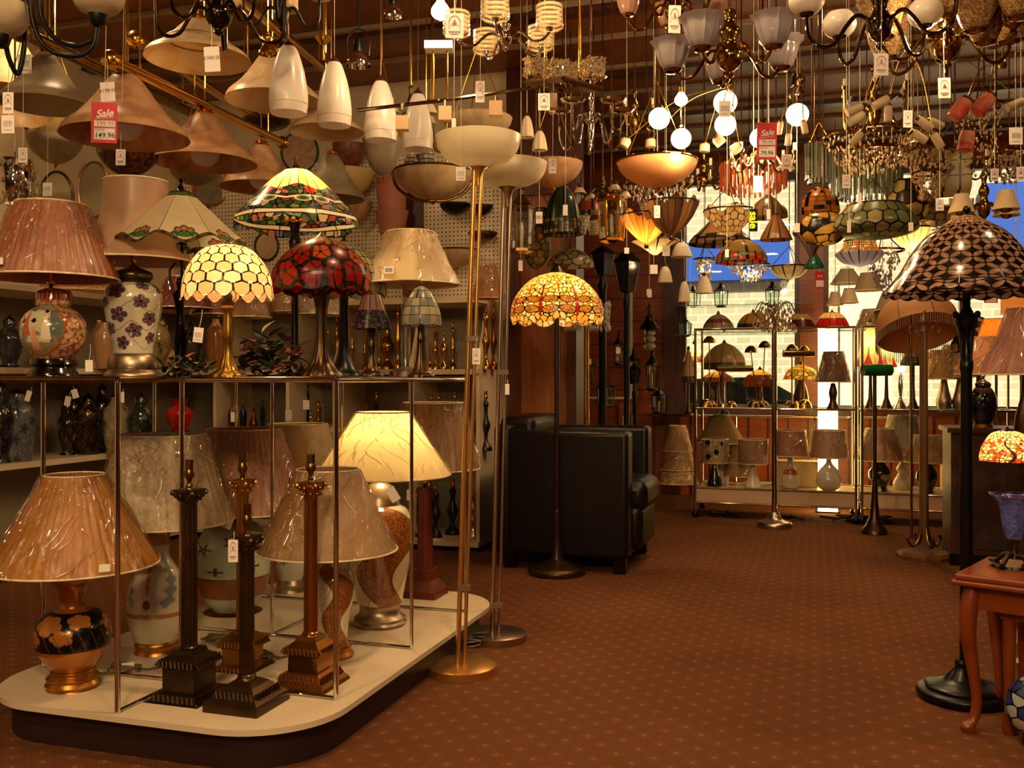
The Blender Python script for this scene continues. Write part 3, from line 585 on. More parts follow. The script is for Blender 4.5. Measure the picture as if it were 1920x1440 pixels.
# ================================================================ armchair
LEA = mat('dark_brown_leather', '0e0806', .38, noise=.4, nscale=6, bmp=.12, spec=.35)
def cushion(u0, u1, v0, v1, z0, z1, name, par, r=.03, m=LEA):
    o = rbox(name, m, (u0, u1, v0, v1, z0, z1), parent=par); b = o.modifiers.new('b', 'BEVEL'); b.width = r; b.segments = 4; return o
t = bpy.data.objects.new('armchair', None); COL.objects.link(t); tag(t, 'dark brown leather armchair facing right in front of the oak door', 'armchair')
A0, A1, V0, V1 = -1.62, -.90, 4.80, 5.56
for v0, v1 in ((V0, V0+.15), (V1-.15, V1)):
    a = cushion(A0+.08, A1, v0, v1, .08, .73, 'arm', t, .025)
for u in (-1.5, -1.3, -1.12):
    o = rbox('seam', mat('leather_seam', '060403', .5), (u, u+.004, V0-.002, V0+.012, .1, .72), parent=t)
cushion(A0, A0+.2, V0+.1, V1-.1, .08, .80, 'backrest', t, .04); cushion(A0, A0+.1, V0, V1, .08, .76, 'back_panel', t, .03)
cushion(A0+.2, A1-.03, V0+.14, V1-.14, .08, .32, 'seat_base', t, .02); cushion(A0+.2, A1+.07, V0+.155, V1-.155, .30, .47, 'seat_cushion', t, .055)
cushion(A1-.05, A1+.045, V0+.155, V1-.155, .10, .34, 'front_panel', t, .045)
for u, v in ((A0+.05, V0+.04), (A1-.08, V0+.04), (A0+.05, V1-.1), (A1-.08, V1-.1)): rbox('leg', BLACK, (u, u+.06, v, v+.06, 0, .085), parent=t)
# ================================================================ lamps on the shelf of the rack (height RT)
ZT = RT+.005
def grp(**k): return k
# ginger jar lamp
g = G('table_lamp', 'table lamp with pinkish pleated shade on painted ginger jar, far left of rack shelf', 'lamp', 94, 2.75, ZT)
def jar(u, v):
    d, i, ox, oy = cells(u, v, 60, 34, .9, .3, 2); b = pick(i, ['b89a70', 'a86a44', 'c4ac84', '8c4428', 'b49468'])
    b = lay(b, v > .8, '7a2c18'); b = lay(b, (v > .8) & (np.sin(u*150) > .6), 'a8703c')
    pu, pv = (u-.49)*1.0, (v-.42)*.55; pan = np.hypot(pu/.13, pv/.2) < 1; b = lay(b, np.hypot(pu/.14, pv/.215) < 1, 'a0521e'); b = lay(b, pan, 'bcb898')
    b = lay(b, pan & (u > .555), '5c665c'); b = lay(b, pan & (v > .62), '9c9478'); b = lay(b, pan & (v < .22), '8c7c58'); b = lay(b, pan & (cells(u, v, 50, 30, .9)[1] > .85), '8c7058')
    for fx, fy, c in ((.535, .40, 'dccfb4'), (.43, .44, 'b0522c'), (.475, .27, 'c8956c'), (.405, .27, '6c7c70')):
        dv = v-fy; body = (np.abs(u-fx) < .02*(1.3-np.clip((dv+.14)/.28, 0, 1)*1.0)) & (np.abs(dv) < .14); b = lay(b, body, c)
        b = lay(b, np.hypot((u-fx)/.009, (dv-.165)/.035) < 1, 'd8b48c'); b = lay(b, np.hypot((u-fx)/.013, (dv-.2)/.028) < 1, '14100c')
    return b
plathe(g, 'vase', [(14, 541), (27, 547), (30, 556), (31, 572), (28, 576), (44, 586), (56, 604), (58, 622), (53, 646), (40, 664), (32, 673)], jar, GLAZE, 320, 170, dx=6)
g.lat('stand', [(40, 673), (44, 680), (38, 684), (46, 694), (46, 697)], mat('black_lacquer', '0a0706', .15, coat=.6), 36, 2, dx=6, ground=True); holder(g, 512, 541, 8, dx=1)
fab(g, [(62, 384), (86, 445), (118, 522)], shade_mat('rose_pleated_silk', 'b06c44', .3, .45), 50, dx=2)
mb = MB(); mb.box((-38*g.k, -.178, g.z(504)), (.04, .002, .018), rz=-.2); g.part('sticker', mb, CARD)
# white vase with purple flowers and tall bell shade
g = G('table_lamp', 'table lamp on white ceramic vase with purple flowers and bronze lid, tall satin bell shade', 'lamp', 250, 2.92, ZT)
fl = [(.46, .83, .05), (.60, .69, .045), (.47, .52, .05), (.565, .31, .05), (.48, .15, .045), (.36, .70, .045), (.66, .47, .045), (.39, .34, .045), (.69, .22, .04), (.62, .93, .045), (.2, .8, .05), (.15, .5, .05), (.25, .3, .05), (.85, .7, .05), (.9, .4, .05), (0, .2, .05), (.75, .9, .05)]
def fn(u, v):
    b = fill(u, 'cfc8ac'); w = np.sin(u*2*PI*5)*.04; b = lay(b, (np.abs(np.mod(v*4+w*6, 1)-.5) < .018), '6a6448')
    for fu, fv, s in fl:
        du = np.mod(u-fu+.5, 1)-.5; dv = (v-fv)*.55; rr = np.hypot(du, dv); th = np.arctan2(dv, du); rr = rr/1.15; m = rr < s*(.55+.45*np.sqrt(np.abs(np.cos(2.5*th+fu*20)))); b = lay(b, m, '55404a'); b = lay(b, m & (np.abs(np.cos(2.5*th+fu*10)) > .985), '9a8488'); b = lay(b, rr < s*.2, '2a1e22')
    return b
plathe(g, 'vase', [(34, 532), (46, 540), (52, 556), (51, 580), (44, 620), (37, 648), (35, 665)], fn, GLAZE, 300, 170)
g.lat('lid', [(6, 497), (12, 502), (32, 510), (35, 518), (33, 524), (30, 527), (33, 534)], mat('pewter', '5a4c3c', .3, .9), 40, 2); holder(g, 478, 498, 7)
g.lat('foot', [(36, 663), (42, 668), (46, 682), (44, 686), (52, 692), (52, 697)], SILVER, 40, 2, ground=True)
SATIN = shade_mat('satin_pink_beige', 'c09878', .3, .35)
fab(g, [(57, 341), (62, 400), (76, 450), (104, 490)], SATIN, 12, wrap=False, dx=5, amp=.004)
# bronze lady lamp
g = G('table_lamp', 'bronze figure lamp of standing woman under conical leaded glass shade with green lotus border', 'lamp', 336, 2.9, ZT)
LADY = mat('black_bronze', '1c120c', .18, .85)
me = bpy.data.meshes.new('figure'); k = g.k
J = [(338, 610, 9, 0), (338, 590, 7.5, 0), (336, 565, 10, 0), (336, 552, 8, 0), (337, 542, 4, 0), (338, 530, 8, -.01), (339, 520, 6, -.01),   # pelvis..head
     (333, 640, 7.5, 0), (332, 668, 5, 0), (331, 688, 3.2, 0), (329, 694, 3.5, -.02), (341, 640, 7, .02), (338, 668, 4.6, .02), (336, 690, 3, .02),
     (326, 552, 4, 0), (319, 528, 3.2, 0), (318, 506, 2.6, 0), (330, 492, 2.4, 0), (345, 552, 4, 0), (350, 530, 3, 0), (348, 506, 2.4, 0), (341, 494, 2.2, 0)]
ED = [(0, 1), (1, 2), (2, 3), (3, 4), (4, 5), (5, 6), (0, 7), (7, 8), (8, 9), (9, 10), (0, 11), (11, 12), (12, 13), (3, 14), (14, 15), (15, 16), (16, 17), (3, 18), (18, 19), (19, 20), (20, 21)]
me.from_pydata([tuple(g.pt(a, b, d)) for a, b, r, d in J], ED, []); o = bpy.data.objects.new('figure', me); COL.objects.link(o); o.parent = g.e; me.materials.append(LADY)
o.modifiers.new('s', 'SKIN'); sv = me.skin_vertices[0].data
for i, (a, b, r, d) in enumerate(J): sv[i].radius = (r*k, r*k*.85); sv[i].use_root = i == 0
o.modifiers.new('ss', 'SUBSURF').levels = 2; o.modifiers['ss'].render_levels = 2
me.polygons.foreach_set('use_smooth', [True]*len(me.polygons))
g.lat('foot', [(8, 690), (22, 693), (24, 699)], LADY, 32, 1, ground=True); g.lat('stem', [(3, 455), (3, 530)], LADY, 12, 1, dx=5)
g.lat('finial', [(1, 334), (4, 338), (2, 345), (5, 350), (8, 356), (22, 362)], LADY, 16, 2, dx=3)
def lotus(u, v):
    b = fill(u, 'd6cba6'); n = 8; uu = np.mod(u*n+.5, 1)-.5; b = lay(b, np.abs(uu) < .014+.02*(1-v)*0, '1c140c')
    for w, h, cx in ((.30, .20, 0),):
        c = np.mod(u*n, 1)-.5; q = np.hypot(c/.27, (v-.07)/.20); t = np.arctan2((v-.07)/.20, c/.27); ed = .86+.14*np.abs(np.cos(t*4)); m = (q < ed) & (v > .07); b = lay(b, m, '4c7a42'); b = lay(b, m & (q > .55) & (np.abs(t-PI/2) < .9), 'b07a50'); b = lay(b, m & (np.abs(np.sin(t*4+PI/2)) < .16), '14140c'); b = lay(b, ((np.abs(q-ed) < .05) | (np.abs(q-.55) < .03)) & (q < ed+.05) & (v > .06), '14140c')
    wv = .055+.03*np.cos(u*n*2*PI*1); b = lay(b, v < wv+.02, '3a3018'); b = lay(b, (v < wv+.015) & (np.sin(u*230) > -.2), '5a4a2c')
    m = (v > .93); b = lay(b, m, '5a6a38'); return lay(b, (v > .91) & (v < .93), '14100c')
def octr(n, amt=.04, sc=0, scv=.0):
    def rf(u, v, R, Z):
        a = np.mod(u*n, 1)-.5; f = math.cos(PI/n)/np.cos(a*2*PI/n); return R*(f**1.0), Z+sc*np.cos(u*n*2*PI)*(1-v)**6
    return rf
plathe(g, 'leaded_shade', [(20, 362), (66, 405), (110, 448), (124, 462)], lotus, TIFF, 480, 130, rf=octr(8, sc=.012), dx=3)
mb = MB(); mb.lathe(wallpr(g.pr([(3, 452), (10, 458)], 1), .002), 16, (5*k, 0, 0)); g.part('gallery', mb, LADY)
# jewel dome lamp, lit
g = G('table_lamp', 'lit small gold lamp with amber dome shade of honeycomb glass pieces on rack shelf', 'lamp', 427, 2.78, ZT)
def jewel(u, v):
    d, i, ox, oy = cells(u, np.clip(v, 0, 1)**.95, 16, 6.5, .06, .5, 1); b = pick(i, ['efc98c', 'f4d49c', 'eec088', 'f6dcaa'])
    b = lay(b, d < .13, '1c120a'); x, y = u*16, (v**.95)*6.5
    for oo in (0, .5):
        jj = np.round(y-oo*0); dx = np.mod(x-.0-.5*(np.mod(jj, 2)), 1)-.5; m = np.hypot(np.abs(np.mod(x+.5*np.mod(np.floor(y+.5), 2)+.0, 1)-.5), (y-np.floor(y+.5))) < .13; b = lay(b, m, 'fff4dc')
    return b
def scal(n, a):
    def rf(u, v, R, Z): return R, Z-a*np.abs(np.sin(u*n*PI))*(1-np.clip(v*6, 0, 1))
    return rf
plathe(g, 'leaded_shade', [(16, 459), (44, 468), (66, 492), (79, 520), (84, 552)], jewel, TIFF, 560, 200, rf=scal(16, .014))
g.lat('finial', [(1, 448), (5, 452), (4, 455), (18, 460)], ABRASS, 20, 2)
DG = mat('old_gold', 'a07a30', .32, .9, noise=.4, nscale=60)
g.lat('base', [(13, 566), (10, 572), (12, 578), (8, 584), (9, 600), (11, 625), (8, 640), (9, 655), (12, 668), (20, 684), (33, 691), (35, 697)], DG, 60, 3, ground=True, rf=lambda a, z: 1+.05*math.cos(a*12))
mb = MB()
for i in range(3): a = i*2*PI/3+.4; mb.tube([(0, 0, g.z(574)), (14*g.k*math.cos(a), 14*g.k*math.sin(a), g.z(560)), (15*g.k*math.cos(a), 15*g.k*math.sin(a), g.z(535))], .002, 6)
g.part('shade_carrier', mb, DG); g.lat('bulb_holder', [(8, 568), (9, 555), (6, 548)], BLACK, 16, 1); g.bulb(520, 1.6)
# big butterfly tiffany
g = G('table_lamp', 'large lit leaded glass lamp, amber top and dark flowered rim, rear of rack shelf', 'lamp', 553, 3.15, ZT)
def big(u, v):
    n = 24; uu = np.mod(u*n, 1)-.5; b = pick(h2(np.floor(u*n), 0, 3), ['ffc860', 'ffd87c', 'f4b850', 'ffe094']); b = lay(b, np.abs(uu) > .455, '1a120a')
    d, i, ox, oy = cells(u, v, 44, 13, .85, .5, 4); low = v < .56+.05*np.sin(u*2*PI*6); c = pick(i, ['34502e', '1e4030', '9c6048', '6c7c48', '24384c', '8c2c20', 'b8a47c', '4c5c34', '3c4c2c', '6c5c74', '28442c'])
    b = np.where(low[..., None], lay(c, d < .16, '120e08'), b)
    for ph, vv, a in ((0, .30, .06), (.0, .05, .05)):
        s = vv+a*np.abs(np.sin((u*6+ph)*PI)); b = lay(b, np.abs(v-s) < .022, 'e8d8b0'); b = lay(b, np.abs(np.abs(v-s)-.026) < .007, '120e08')
    th = np.mod(u*6, 1)-.5
    for c0, v0 in ((.18, .30), (-.18, .30)): m = np.hypot((th-c0)/.14, (v-v0)/.06); b = lay(b, m < 1, '6c7c48'); b = lay(b, np.abs(m-1) < .12, 'e0d0a4'); b = lay(b, m < .5, '2c4a38')
    m = (np.abs(th) < .12*(1-np.abs(v-.48)/.1)) ; b = lay(b, m, 'c43020'); b = lay(b, np.abs(th) < .008, '120e08'); return b
plathe(g, 'leaded_shade', [(22, 320), (50, 342), (86, 380), (112, 408), (116, 420)], big, TIFF, 900, 260, rf=scal(6, .02), dx=4)
g.lat('finial', [(1, 292), (4, 298), (3, 308), (7, 312), (5, 316), (24, 321)], BRONZE, 20, 2, dx=2)
g.lat('base', [(12, 386), (13, 404), (9, 410), (14, 416), (10, 422), (8, 440), (12, 452), (8, 470), (6, 490), (7, 600), (9, 660), (22, 685), (34, 691), (36, 698)], BLACK, 36, 2, ground=True)
AMB = shade_mat('amber_bead', 'f0a820', .4, .1)
for a in range(5): mb = MB(); mb.ball((14*g.k*math.cos(a*1.257-1.57), 14*g.k*math.sin(a*1.257-1.57), g.z(414)), .010, 10); g.part('glass_bead', mb, AMB)
g.bulb(350, 3.2, dx=4)
# poppies dome
g = G('table_lamp', 'leaded glass dome lamp with red and orange poppies on flared bronze trumpet base', 'lamp', 603, 2.98, ZT)
def poppy(u, v):
    d, i, ox, oy = cells(u, v, 13, 3.1, .5, .5, 6); b = pick(i, ['9c1c14', 'c85a1e', '8c1410', 'd06a28', 'a8241a'])
    th = np.arctan2(oy*1.2, ox); rr = np.hypot(ox, oy); b = lay(b, np.abs(np.sin(th*2.5+i*9)) < .09+.03/np.maximum(rr, .1), '1a0c06'); b = lay(b, rr < .1, '2a1a10')
    g2, i2, _, _ = cells(u, v, 40, 12, .9, .5, 8); bg = lay(pick(i2, ['3a2a14', '2c3a1c', '4a1c10', '241a10']), g2 < .15, '0c0804'); b = np.where((d < .18)[..., None], bg, b)
    top = v > .82; t = np.mod(u*20, 1); tb = lay(pick(h2(np.floor(u*20), 1, 1), ['6c6444', '8a7c54', '5a5c44']), np.abs(t-.5) > .44, '120c06'); return np.where(top[..., None], tb, b)
def wob(a, n):
    def rf(u, v, R, Z): return R*(1+a*np.sin(u*n*2*PI)*(1-v)**3), Z-.012*np.abs(np.sin(u*11*PI))*(1-v)**8
    return rf
plathe(g, 'leaded_shade', [(14, 446), (48, 462), (76, 486), (91, 512), (93, 543)], poppy, TIFF, 760, 220, rf=wob(.015, 9))
g.lat('finial', [(2, 436), (6, 440), (14, 447)], BRONZE, 20, 1)
g.lat('base', [(7, 540), (8, 554), (15, 557), (11, 575), (10, 610), (12, 645), (20, 672), (36, 690), (40, 698)], BRONZE, 80, 3, ground=True, rf=lambda a, z: 1+.05*math.cos(a*10))
g.lat('glass_ball', [(2, 522), (11, 526), (14, 535), (11, 544), (5, 548)], mat('dark_glass_ball', '1a1614', .05, spec=.9), 24, 3)
# grey tiffany behind
g = G('table_lamp', 'pale leaded glass dome lamp on smooth black trumpet base, behind the red poppy dome', 'lamp', 645, 3.42, ZT)
def greyt(u, v):
    d, i, ox, oy = cells(u, v, 22, 7, .25, .0, 3); b = pick(i, ['b8ac84', 'a49c7c', 'c4b890', '9ca088']); return lay(b, d < .1, '1c1810')
plathe(g, 'leaded_shade', [(12, 454), (40, 470), (66, 500), (79, 530), (80, 551)], greyt, TIFF, 520, 160, rf=scal(20, .01))
g.lat('finial', [(1, 437), (5, 442), (3, 448), (14, 456)], BRONZE, 20, 2)
g.lat('base', [(8, 548), (9, 600), (11, 650), (22, 680), (33, 692), (34, 698)], BLACK, 40, 3, ground=True)
# small dark square-shade lamp
g = G('table_lamp', 'small bronze lamp with tapering purple and green glass shade between two larger bases', 'lamp', 697, 2.95, ZT)
def purp(u, v):
    d, i, ox, oy = cells(u, v, 18, 6, .9, .5, 2); b = pick(i, ['3c4a24', '4a5a2c', '2c3420', '44344c', '5a3c5a']); b = lay(b, d < .15, '0e0a06'); s = lay(fill(u, '94705c'), np.abs(np.mod(u*12, 1)-.5) > .44, '120c08')
    return np.where((v > .55)[..., None], s, b)
plathe(g, 'leaded_shade', [(17, 554), (28, 586), (38, 617)], purp, TIFF, 260, 90)
g.lat('base', [(6, 617), (8, 624), (5, 632), (7, 645), (5, 660), (7, 668), (12, 684), (22, 692), (23, 698)], BRONZE, 32, 3, ground=True); g.lat('finial', [(1, 543), (3, 548), (17, 554)], BRONZE, 16, 1)
# small dome dragonfly
g = G('table_lamp', 'small lamp with pale grid leaded dome and dark stem near right end of rack shelf', 'lamp', 790, 2.98, ZT)
def gridt(u, v):
    n = 12; x = np.mod(u*n, 1)-.5; y = np.mod(v*5, 1)-.5; b = pick(h2(np.floor(u*n), np.floor(v*5)), ['a8a490', 'b8b098', '949484', 'c0b894']); b = lay(b, (np.abs(x) > .46) | (np.abs(y) > .455), '14100c')
    m = np.hypot((u-.46)/.02, (v-.72)/.14) < 1; return lay(b, m, '504868')
plathe(g, 'leaded_shade', [(3, 536), (16, 545), (29, 566), (37, 592), (38, 609)], gridt, TIFF, 300, 120, rf=scal(8, .006))
g.lat('finial', [(1, 527), (3, 531), (2, 535), (5, 539)], BRONZE, 14, 1)
g.lat('base', [(4, 608), (7, 614), (6, 622), (8, 634), (7, 640), (10, 668), (17, 688), (24, 693), (25, 698)], BRONZE, 48, 3, ground=True, rf=lambda a, z: 1+.06*math.cos(a*9))
# wrapped cream shade on glass stem
g = G('table_lamp', 'lamp with angular cream plastic wrapped shade on clear glass column, rear right of rack shelf', 'lamp', 760, 3.42, ZT)
fab(g, [(44, 436), (62, 480), (88, 534)], shade_mat('cream_panel_silk', 'd8c08c', .3, .5), 8, dx=10, n=64, sq=.3, amp=.01)
g.lat('column', [(3, 535), (3, 690)], STEEL, 12, 1); g.lat('glass_column', [(8, 560), (8, 688)], GLASS, 24, 1); g.lat('base', [(10, 688), (30, 692), (30, 698)], STEEL, 32, 1, ground=True); holder(g, 534, 560, 6)
mb = MB(); mb.box((-20*g.k, -.165, g.z(516)), (.034, .002, .024)); g.part('barcode_sticker', mb, CARD)
mb = MB(); [mb.box((-20*g.k+(i-3.5)*.0032, -.1665, g.z(516)), (.0015, .001, .014)) for i in range(8)]; tag(g.part('barcode_lines', mb, BLACK), kind='stuff')
# leafy garlands
def leaf(mb, c, L, w, yaw, pitch, cm):
    M_ = Matrix.Translation(c) @ Matrix.Rotation(yaw, 4, 'Z') @ Matrix.Rotation(pitch, 4, 'Y'); mb.cur = cm
    pr = [(0, 0), (.25, .8), (.5, 1), (.75, .7), (1, 0)]; vs = []
    for t_, q in pr: vs += [M_ @ Vector((L*t_, -w*q, -.3*L*t_*t_+.15*w*q)), M_ @ Vector((L*t_, 0, -.3*L*t_*t_)), M_ @ Vector((L*t_, w*q, -.3*L*t_*t_+.15*w*q))]
    mb.add(vs, [(3*i+a, 3*i+a+1, 3*i+a+4, 3*i+a+3) for i in range(4) for a in (0, 1)])
LEAVES = [mat('green_leaf', '2c4420', .4), mat('purple_leaf', '4a2a30', .4), mat('pink_leaf', 'a8584c', .5), mat('cream_leaf', 'a8a478', .5), mat('dark_leaf', '1c2414', .4)]
def foliage(x0, x1, y0, Y, n, label, seed, L=.06):
    r = random.Random(seed); g = G('artificial_plant', label, 'plant', (x0+x1)/2, Y, ZT); mb = MB(); w = (x1-x0)/2*g.k; h = (697-y0)*g.k
    for i in range(n):
        x = r.uniform(-w, w); zz = r.uniform(.01, h*(1-.5*abs(x)/w)); leaf(mb, (x*.8, r.uniform(-.05, .05), zz), r.uniform(.6, 1.2)*L, L*.24, r.uniform(0, 6.28), r.uniform(-1.1, .2), r.choice([0, 0, 1, 2, 4, 3, 4]))
    tag(g.part('leaves', mb, LEAVES), kind='stuff'); st = MB()
    for i in range(5): st.tube([(r.uniform(-w, w)*.8, r.uniform(-.03, .03), 0.003), (r.uniform(-w, w)*.6, 0, h*.4), (r.uniform(-w, w)*.7, 0, h*.7)], .002, 5, 4)
    g.part('stems', st, LEAVES[4])
foliage(440, 575, 600, 3.0, 130, 'artificial trailing plant with green, cream and red leaves in middle of rack shelf', 3)
foliage(300, 405, 655, 2.75, 90, 'low dark artificial foliage garland around the foot of the bronze lady lamp', 4, .035)
# ================================================================ things on the wall shelves
def stem(label, x, yt, zs, Y, hw, m, kind, grp_):
    """turned lamp base: kind picks the profile"""
    g = G('candlestick_lamp', label, 'lamp base', x, Y, zs, group=grp_); yb = HY+(EYE-zs)*F/Y; h = yb-yt
    P_ = {0: [(.25, .16), (.5, .22), (.3, .28), (.35, .45), (.75, .58), (.35, .7), (.3, .84), (.9, .93), (1, 1)],
          1: [(.3, .16), (.28, .3), (.32, .6), (.3, .8), (.8, .9), (1, .95), (1, 1)],
          2: [(.25, .16), (.3, .3), (.85, .45), (1, .55), (.6, .7), (.3, .78), (.5, .85), (.95, .94), (1, 1)],
          3: [(.3, .16), (.6, .2), (.35, .25), (.6, .35), (.45, .5), (.6, .62), (.4, .75), (.7, .85), (1, .93), (1, 1)],
          4: [(.2, .16), (.35, .22), (.9, .32), (1, .42), (.85, .62), (.55, .85), (.7, .92), (.8, 1)],
          5: [(.15, .14), (.4, .2), (.45, .25), (.8, .4), (1, .6), (.95, .78), (.6, .93), (.65, 1)]}[kind]
    g.lat('body', [(hw*a, yt+b*h) for a, b in P_], m, 20, 2, ground=True)
    holder(g, yt, yt+.17*h, max(hw*.32, 2.2), BRASS if m is not BLACK else ABRASS); return g
def shelf_row(zs, vv, lst, grp_, descr, place, refs):
    n = len(lst); ords = ['leftmost', 'second', 'third', 'fourth', 'fifth', 'sixth', 'seventh', 'eighth', 'ninth', 'tenth', 'eleventh', 'twelfth', 'thirteenth', 'fourteenth', 'fifteenth', 'sixteenth', 'seventeenth', 'eighteenth']
    for i, (x, yt, hw, m, kd) in enumerate(lst):
        Y = YV(x, vv+(.06 if i % 2 else -.08)); nm = {0: 'baluster', 1: 'slender', 2: 'bulbous', 3: 'turned', 4: 'vase shaped', 5: 'round bodied'}[kd]
        where = 'leftmost on' if i == 0 else 'rightmost on' if i == n-1 else ords[i]+' from left on'
        stem(f'{nm} {descr(m)} lamp base, {where} {place}', x, yt, zs, Y, hw, m, kd, grp_)
PB = mat('bright_brass_base', 'c8923c', .16, 1); DK = mat('dark_turned_wood', '1c100a', .3); CPB = mat('coppery_base', '8a5428', .22, .95)
NMS = {'bright_brass_base': 'polished brass', 'dark_turned_wood': 'dark wooden', 'coppery_base': 'coppery', 'chrome': 'chrome', 'cream_ceramic': 'cream ceramic'}
dsc = lambda m: NMS.get(m.name.split('.')[0], 'dark patterned')
shelf_row(1.055, VB-.28, [(615, 615, 6, PB, 1), (632, 588, 8, PB, 3), (660, 600, 7, PB, 0), (684, 618, 6, PB, 0), (711, 610, 8, PB, 1), (726, 600, 14, PB, 2), (746, 560, 9, PB, 0), (770, 600, 8, PB, 1), (806, 640, 7, PB, 1), (816, 610, 9, PB, 0), (832, 617, 8, PB, 2), (849, 600, 8, PB, 0), (911, 572, 11, PB, 0), (925, 570, 9, CPB, 0)], 'brass lamp bases on the upper wall shelf', dsc, 'upper wall shelf', None)
shelf_row(.58, VB-.28, [(435, 745, 8, CPB, 4), (456, 745, 7, DK, 4), (475, 752, 8, CPB, 2), (492, 750, 8, BLACK, 3), (542, 721, 9, BLACK, 1), (577, 720, 9, BLACK, 1), (583, 768, 8, CHROME, 0), (597, 751, 9, PB, 0), (606, 753, 8, CHROME, 1), (687, 755, 9, CPB, 0), (706, 735, 9, DK, 0), (792, 734, 9, DK, 3), (809, 737, 9, PB, 3), (823, 737, 9, DK, 3), (853, 735, 10, CPB, 3), (899, 755, 12, CPB, 2), (911, 733, 12, DK, 0)], 'lamp bases on the middle wall shelf', dsc, 'middle wall shelf behind rack', None)
shelf_row(.06, VB-.28, [(780, 915, 12, DK, 3), (805, 900, 14, DK, 2), (817, 905, 12, DK, 0), (849, 898, 15, DK, 0), (888, 920, 11, CHROME, 3), (898, 880, 9, BLACK, 1)], 'dark lamp bases on the bottom wall shelf', dsc, 'bottom wall shelf by armchair', None)
# big jars on the left wall shelves
def jarlamp(label, x, yt, zs, Y, hw, cols, kd, seed, lid=True, cat='vase', name='ginger_jar', m=None):
    g = G(name, label, cat, x, Y, zs); yb = HY+(EYE-zs)*F/Y; h = yb-yt
    Q = {0: [(.45, 0), (.5, .1), (.4, .14), (.85, .28), (1, .42), (.85, .68), (.55, .9), (.6, 1)], 1: [(.35, 0), (.4, .08), (.6, .16), (.95, .25), (1, .5), (.9, .8), (.75, 1)], 2: [(.3, 0), (.28, .2), (.5, .32), (.6, .4), (.5, .48), (.95, .65), (1, .8), (.7, 1)]}[kd]
    def fn(u, v):
        b = fill(u, cols[0]); d, i, ox, oy = cells(u, v, 9, 5, .8, .5, seed); rr = np.hypot(ox, oy); th = np.arctan2(oy, ox); m1 = (rr < .42*(.7+.3*np.cos(5*th))) & (i > .25)
        b = np.where(m1[..., None], pick(i, cols[1:]), b); d, i, ox, oy = cells(u, v, 24, 14, .9, .5, seed+3); return lay(b, (d > .5) & ~m1 & (i > .5), cols[-1])
    plathe(g, 'vase', [(hw*a, yt+b*h) for a, b in Q], fn, m or GLAZE, 140, 80, ground=True)
    if lid: g.lat('lid', [(1, yt-9), (3, yt-6), (hw*.3, yt-3), (hw*.5, yt+2)], BLACK, 20, 2)
    g.lat('stand', [(hw*.7, yb-4), (hw*.75, yb)], BLACK, 24, 1, ground=True); return g
for a in [('large blue grey floral jar at the far left of the middle wall shelf', 32, 735, .58, 4.9, 33, ['5a5c60', '8a4a38', '2c3440', '7c7468'], 1, 1),
          ('dark navy jar half hidden at the left frame edge on middle shelf', 2, 725, .58, 4.8, 22, ['14161e', '2c3440', '4a3c34'], 0, 2),
          ('dark floral jar beside the first shelf divider on middle wall shelf', 127, 758, .58, 5.3, 18, ['1c1814', '8a5a34', '3a2c20'], 0, 3),
          ('tall dark ginger jar behind others on middle wall shelf', 140, 730, .58, 5.6, 24, ['14120e', '3a3424', '5a4a34'], 1, 13),
          ('large black bronze jar on middle wall shelf left of mottled vase', 166, 745, .58, 5.35, 26, ['16110e', '3a2418', '4a2c1c'], 1, 4),
          ('glossy black jar left of the front rack post on middle wall shelf', 192, 728, .58, 5.5, 20, ['0e0c0c', '241c18', '1a1614'], 1, 5),
          ('pale mottled cylindrical vase on middle wall shelf right of rack post', 218, 742, .58, 5.4, 24, ['948a6c', '5a5240', 'b4a880'], 1, 6),
          ('dark green vase with pink flowers on middle wall shelf', 265, 745, .58, 5.4, 26, ['1c2a24', '7c6a5c', '4a3c34'], 0, 7),
          ('dark patterned jar with hat like lid at left end of upper wall shelf', 18, 600, 1.055, 4.6, 24, ['2c2c30', '6a4a48', '3c4448'], 0, 8),
          ('dull gold painted vase on upper wall shelf right of white flowered lamp', 300, 600, 1.055, 5.3, 20, ['8a7448', '4a4430', 'a89468'], 0, 9),
          ('small black and gold jar on upper wall shelf behind bronze lady', 357, 610, 1.055, 5.2, 22, ['3a3428', 'a08850', '1c1a14'], 0, 10)]: jarlamp(*a)
for lb, x, yt, zs, Y, hw, c, kd in [('plain tan bottle vase on upper wall shelf behind the white flowered lamp', 197, 605, 1.055, 5.1, 20, 'a07850', 1), ('narrow tan bottle vase on upper wall shelf left of divider', 186, 600, 1.055, 5.3, 14, 'b08c64', 1), ('peach gourd shaped vase on upper shelf beside bronze lady', 308, 610, 1.055, 5.35, 22, 'c88c5c', 2), ('glossy tan tall bottle vase left of the lit amber dome lamp', 405, 598, 1.055, 5.2, 18, 'a86c38', 1)]:
    g = jarlamp(lb, x, yt, zs, Y, hw, [c, c, c], kd, 1, lid=False, name='bottle_vase')
g = jarlamp('bright red glossy pot with frilled neck on small shelf behind the cream shade', 337, 752, .70, 5.3, 25, ['b41c10', 'b41c10', 'b41c10'], 0, 1, lid=False, name='red_pot')
g.lat('frill', [(16, 752), (12, 756), (15, 749), (18, 747)], mat('red_glass', 'b41c10', .15, coat=.5), 40, 2, rf=lambda a, z: 1+.06*math.cos(a*9))
mb = MB(); mb.ubox(-3.02, -2.72, VS+.06, VB-.04, .675, .70); tag(mb.build('small_shelf', SHELFM), 'short cream shelf carrying the red pot', 'shelf')
shelf_row(.06, VB-.45, [(35, 888, 11, CPB, 5), (72, 905, 10, DK, 5), (88, 882, 12, CPB, 4), (150, 861, 10, DK, 3), (163, 862, 9, BLACK, 4), (185, 905, 13, CPB, 5)], 'small lamp bases on the floor level shelf at left', dsc, 'bottom shelf at left', None)
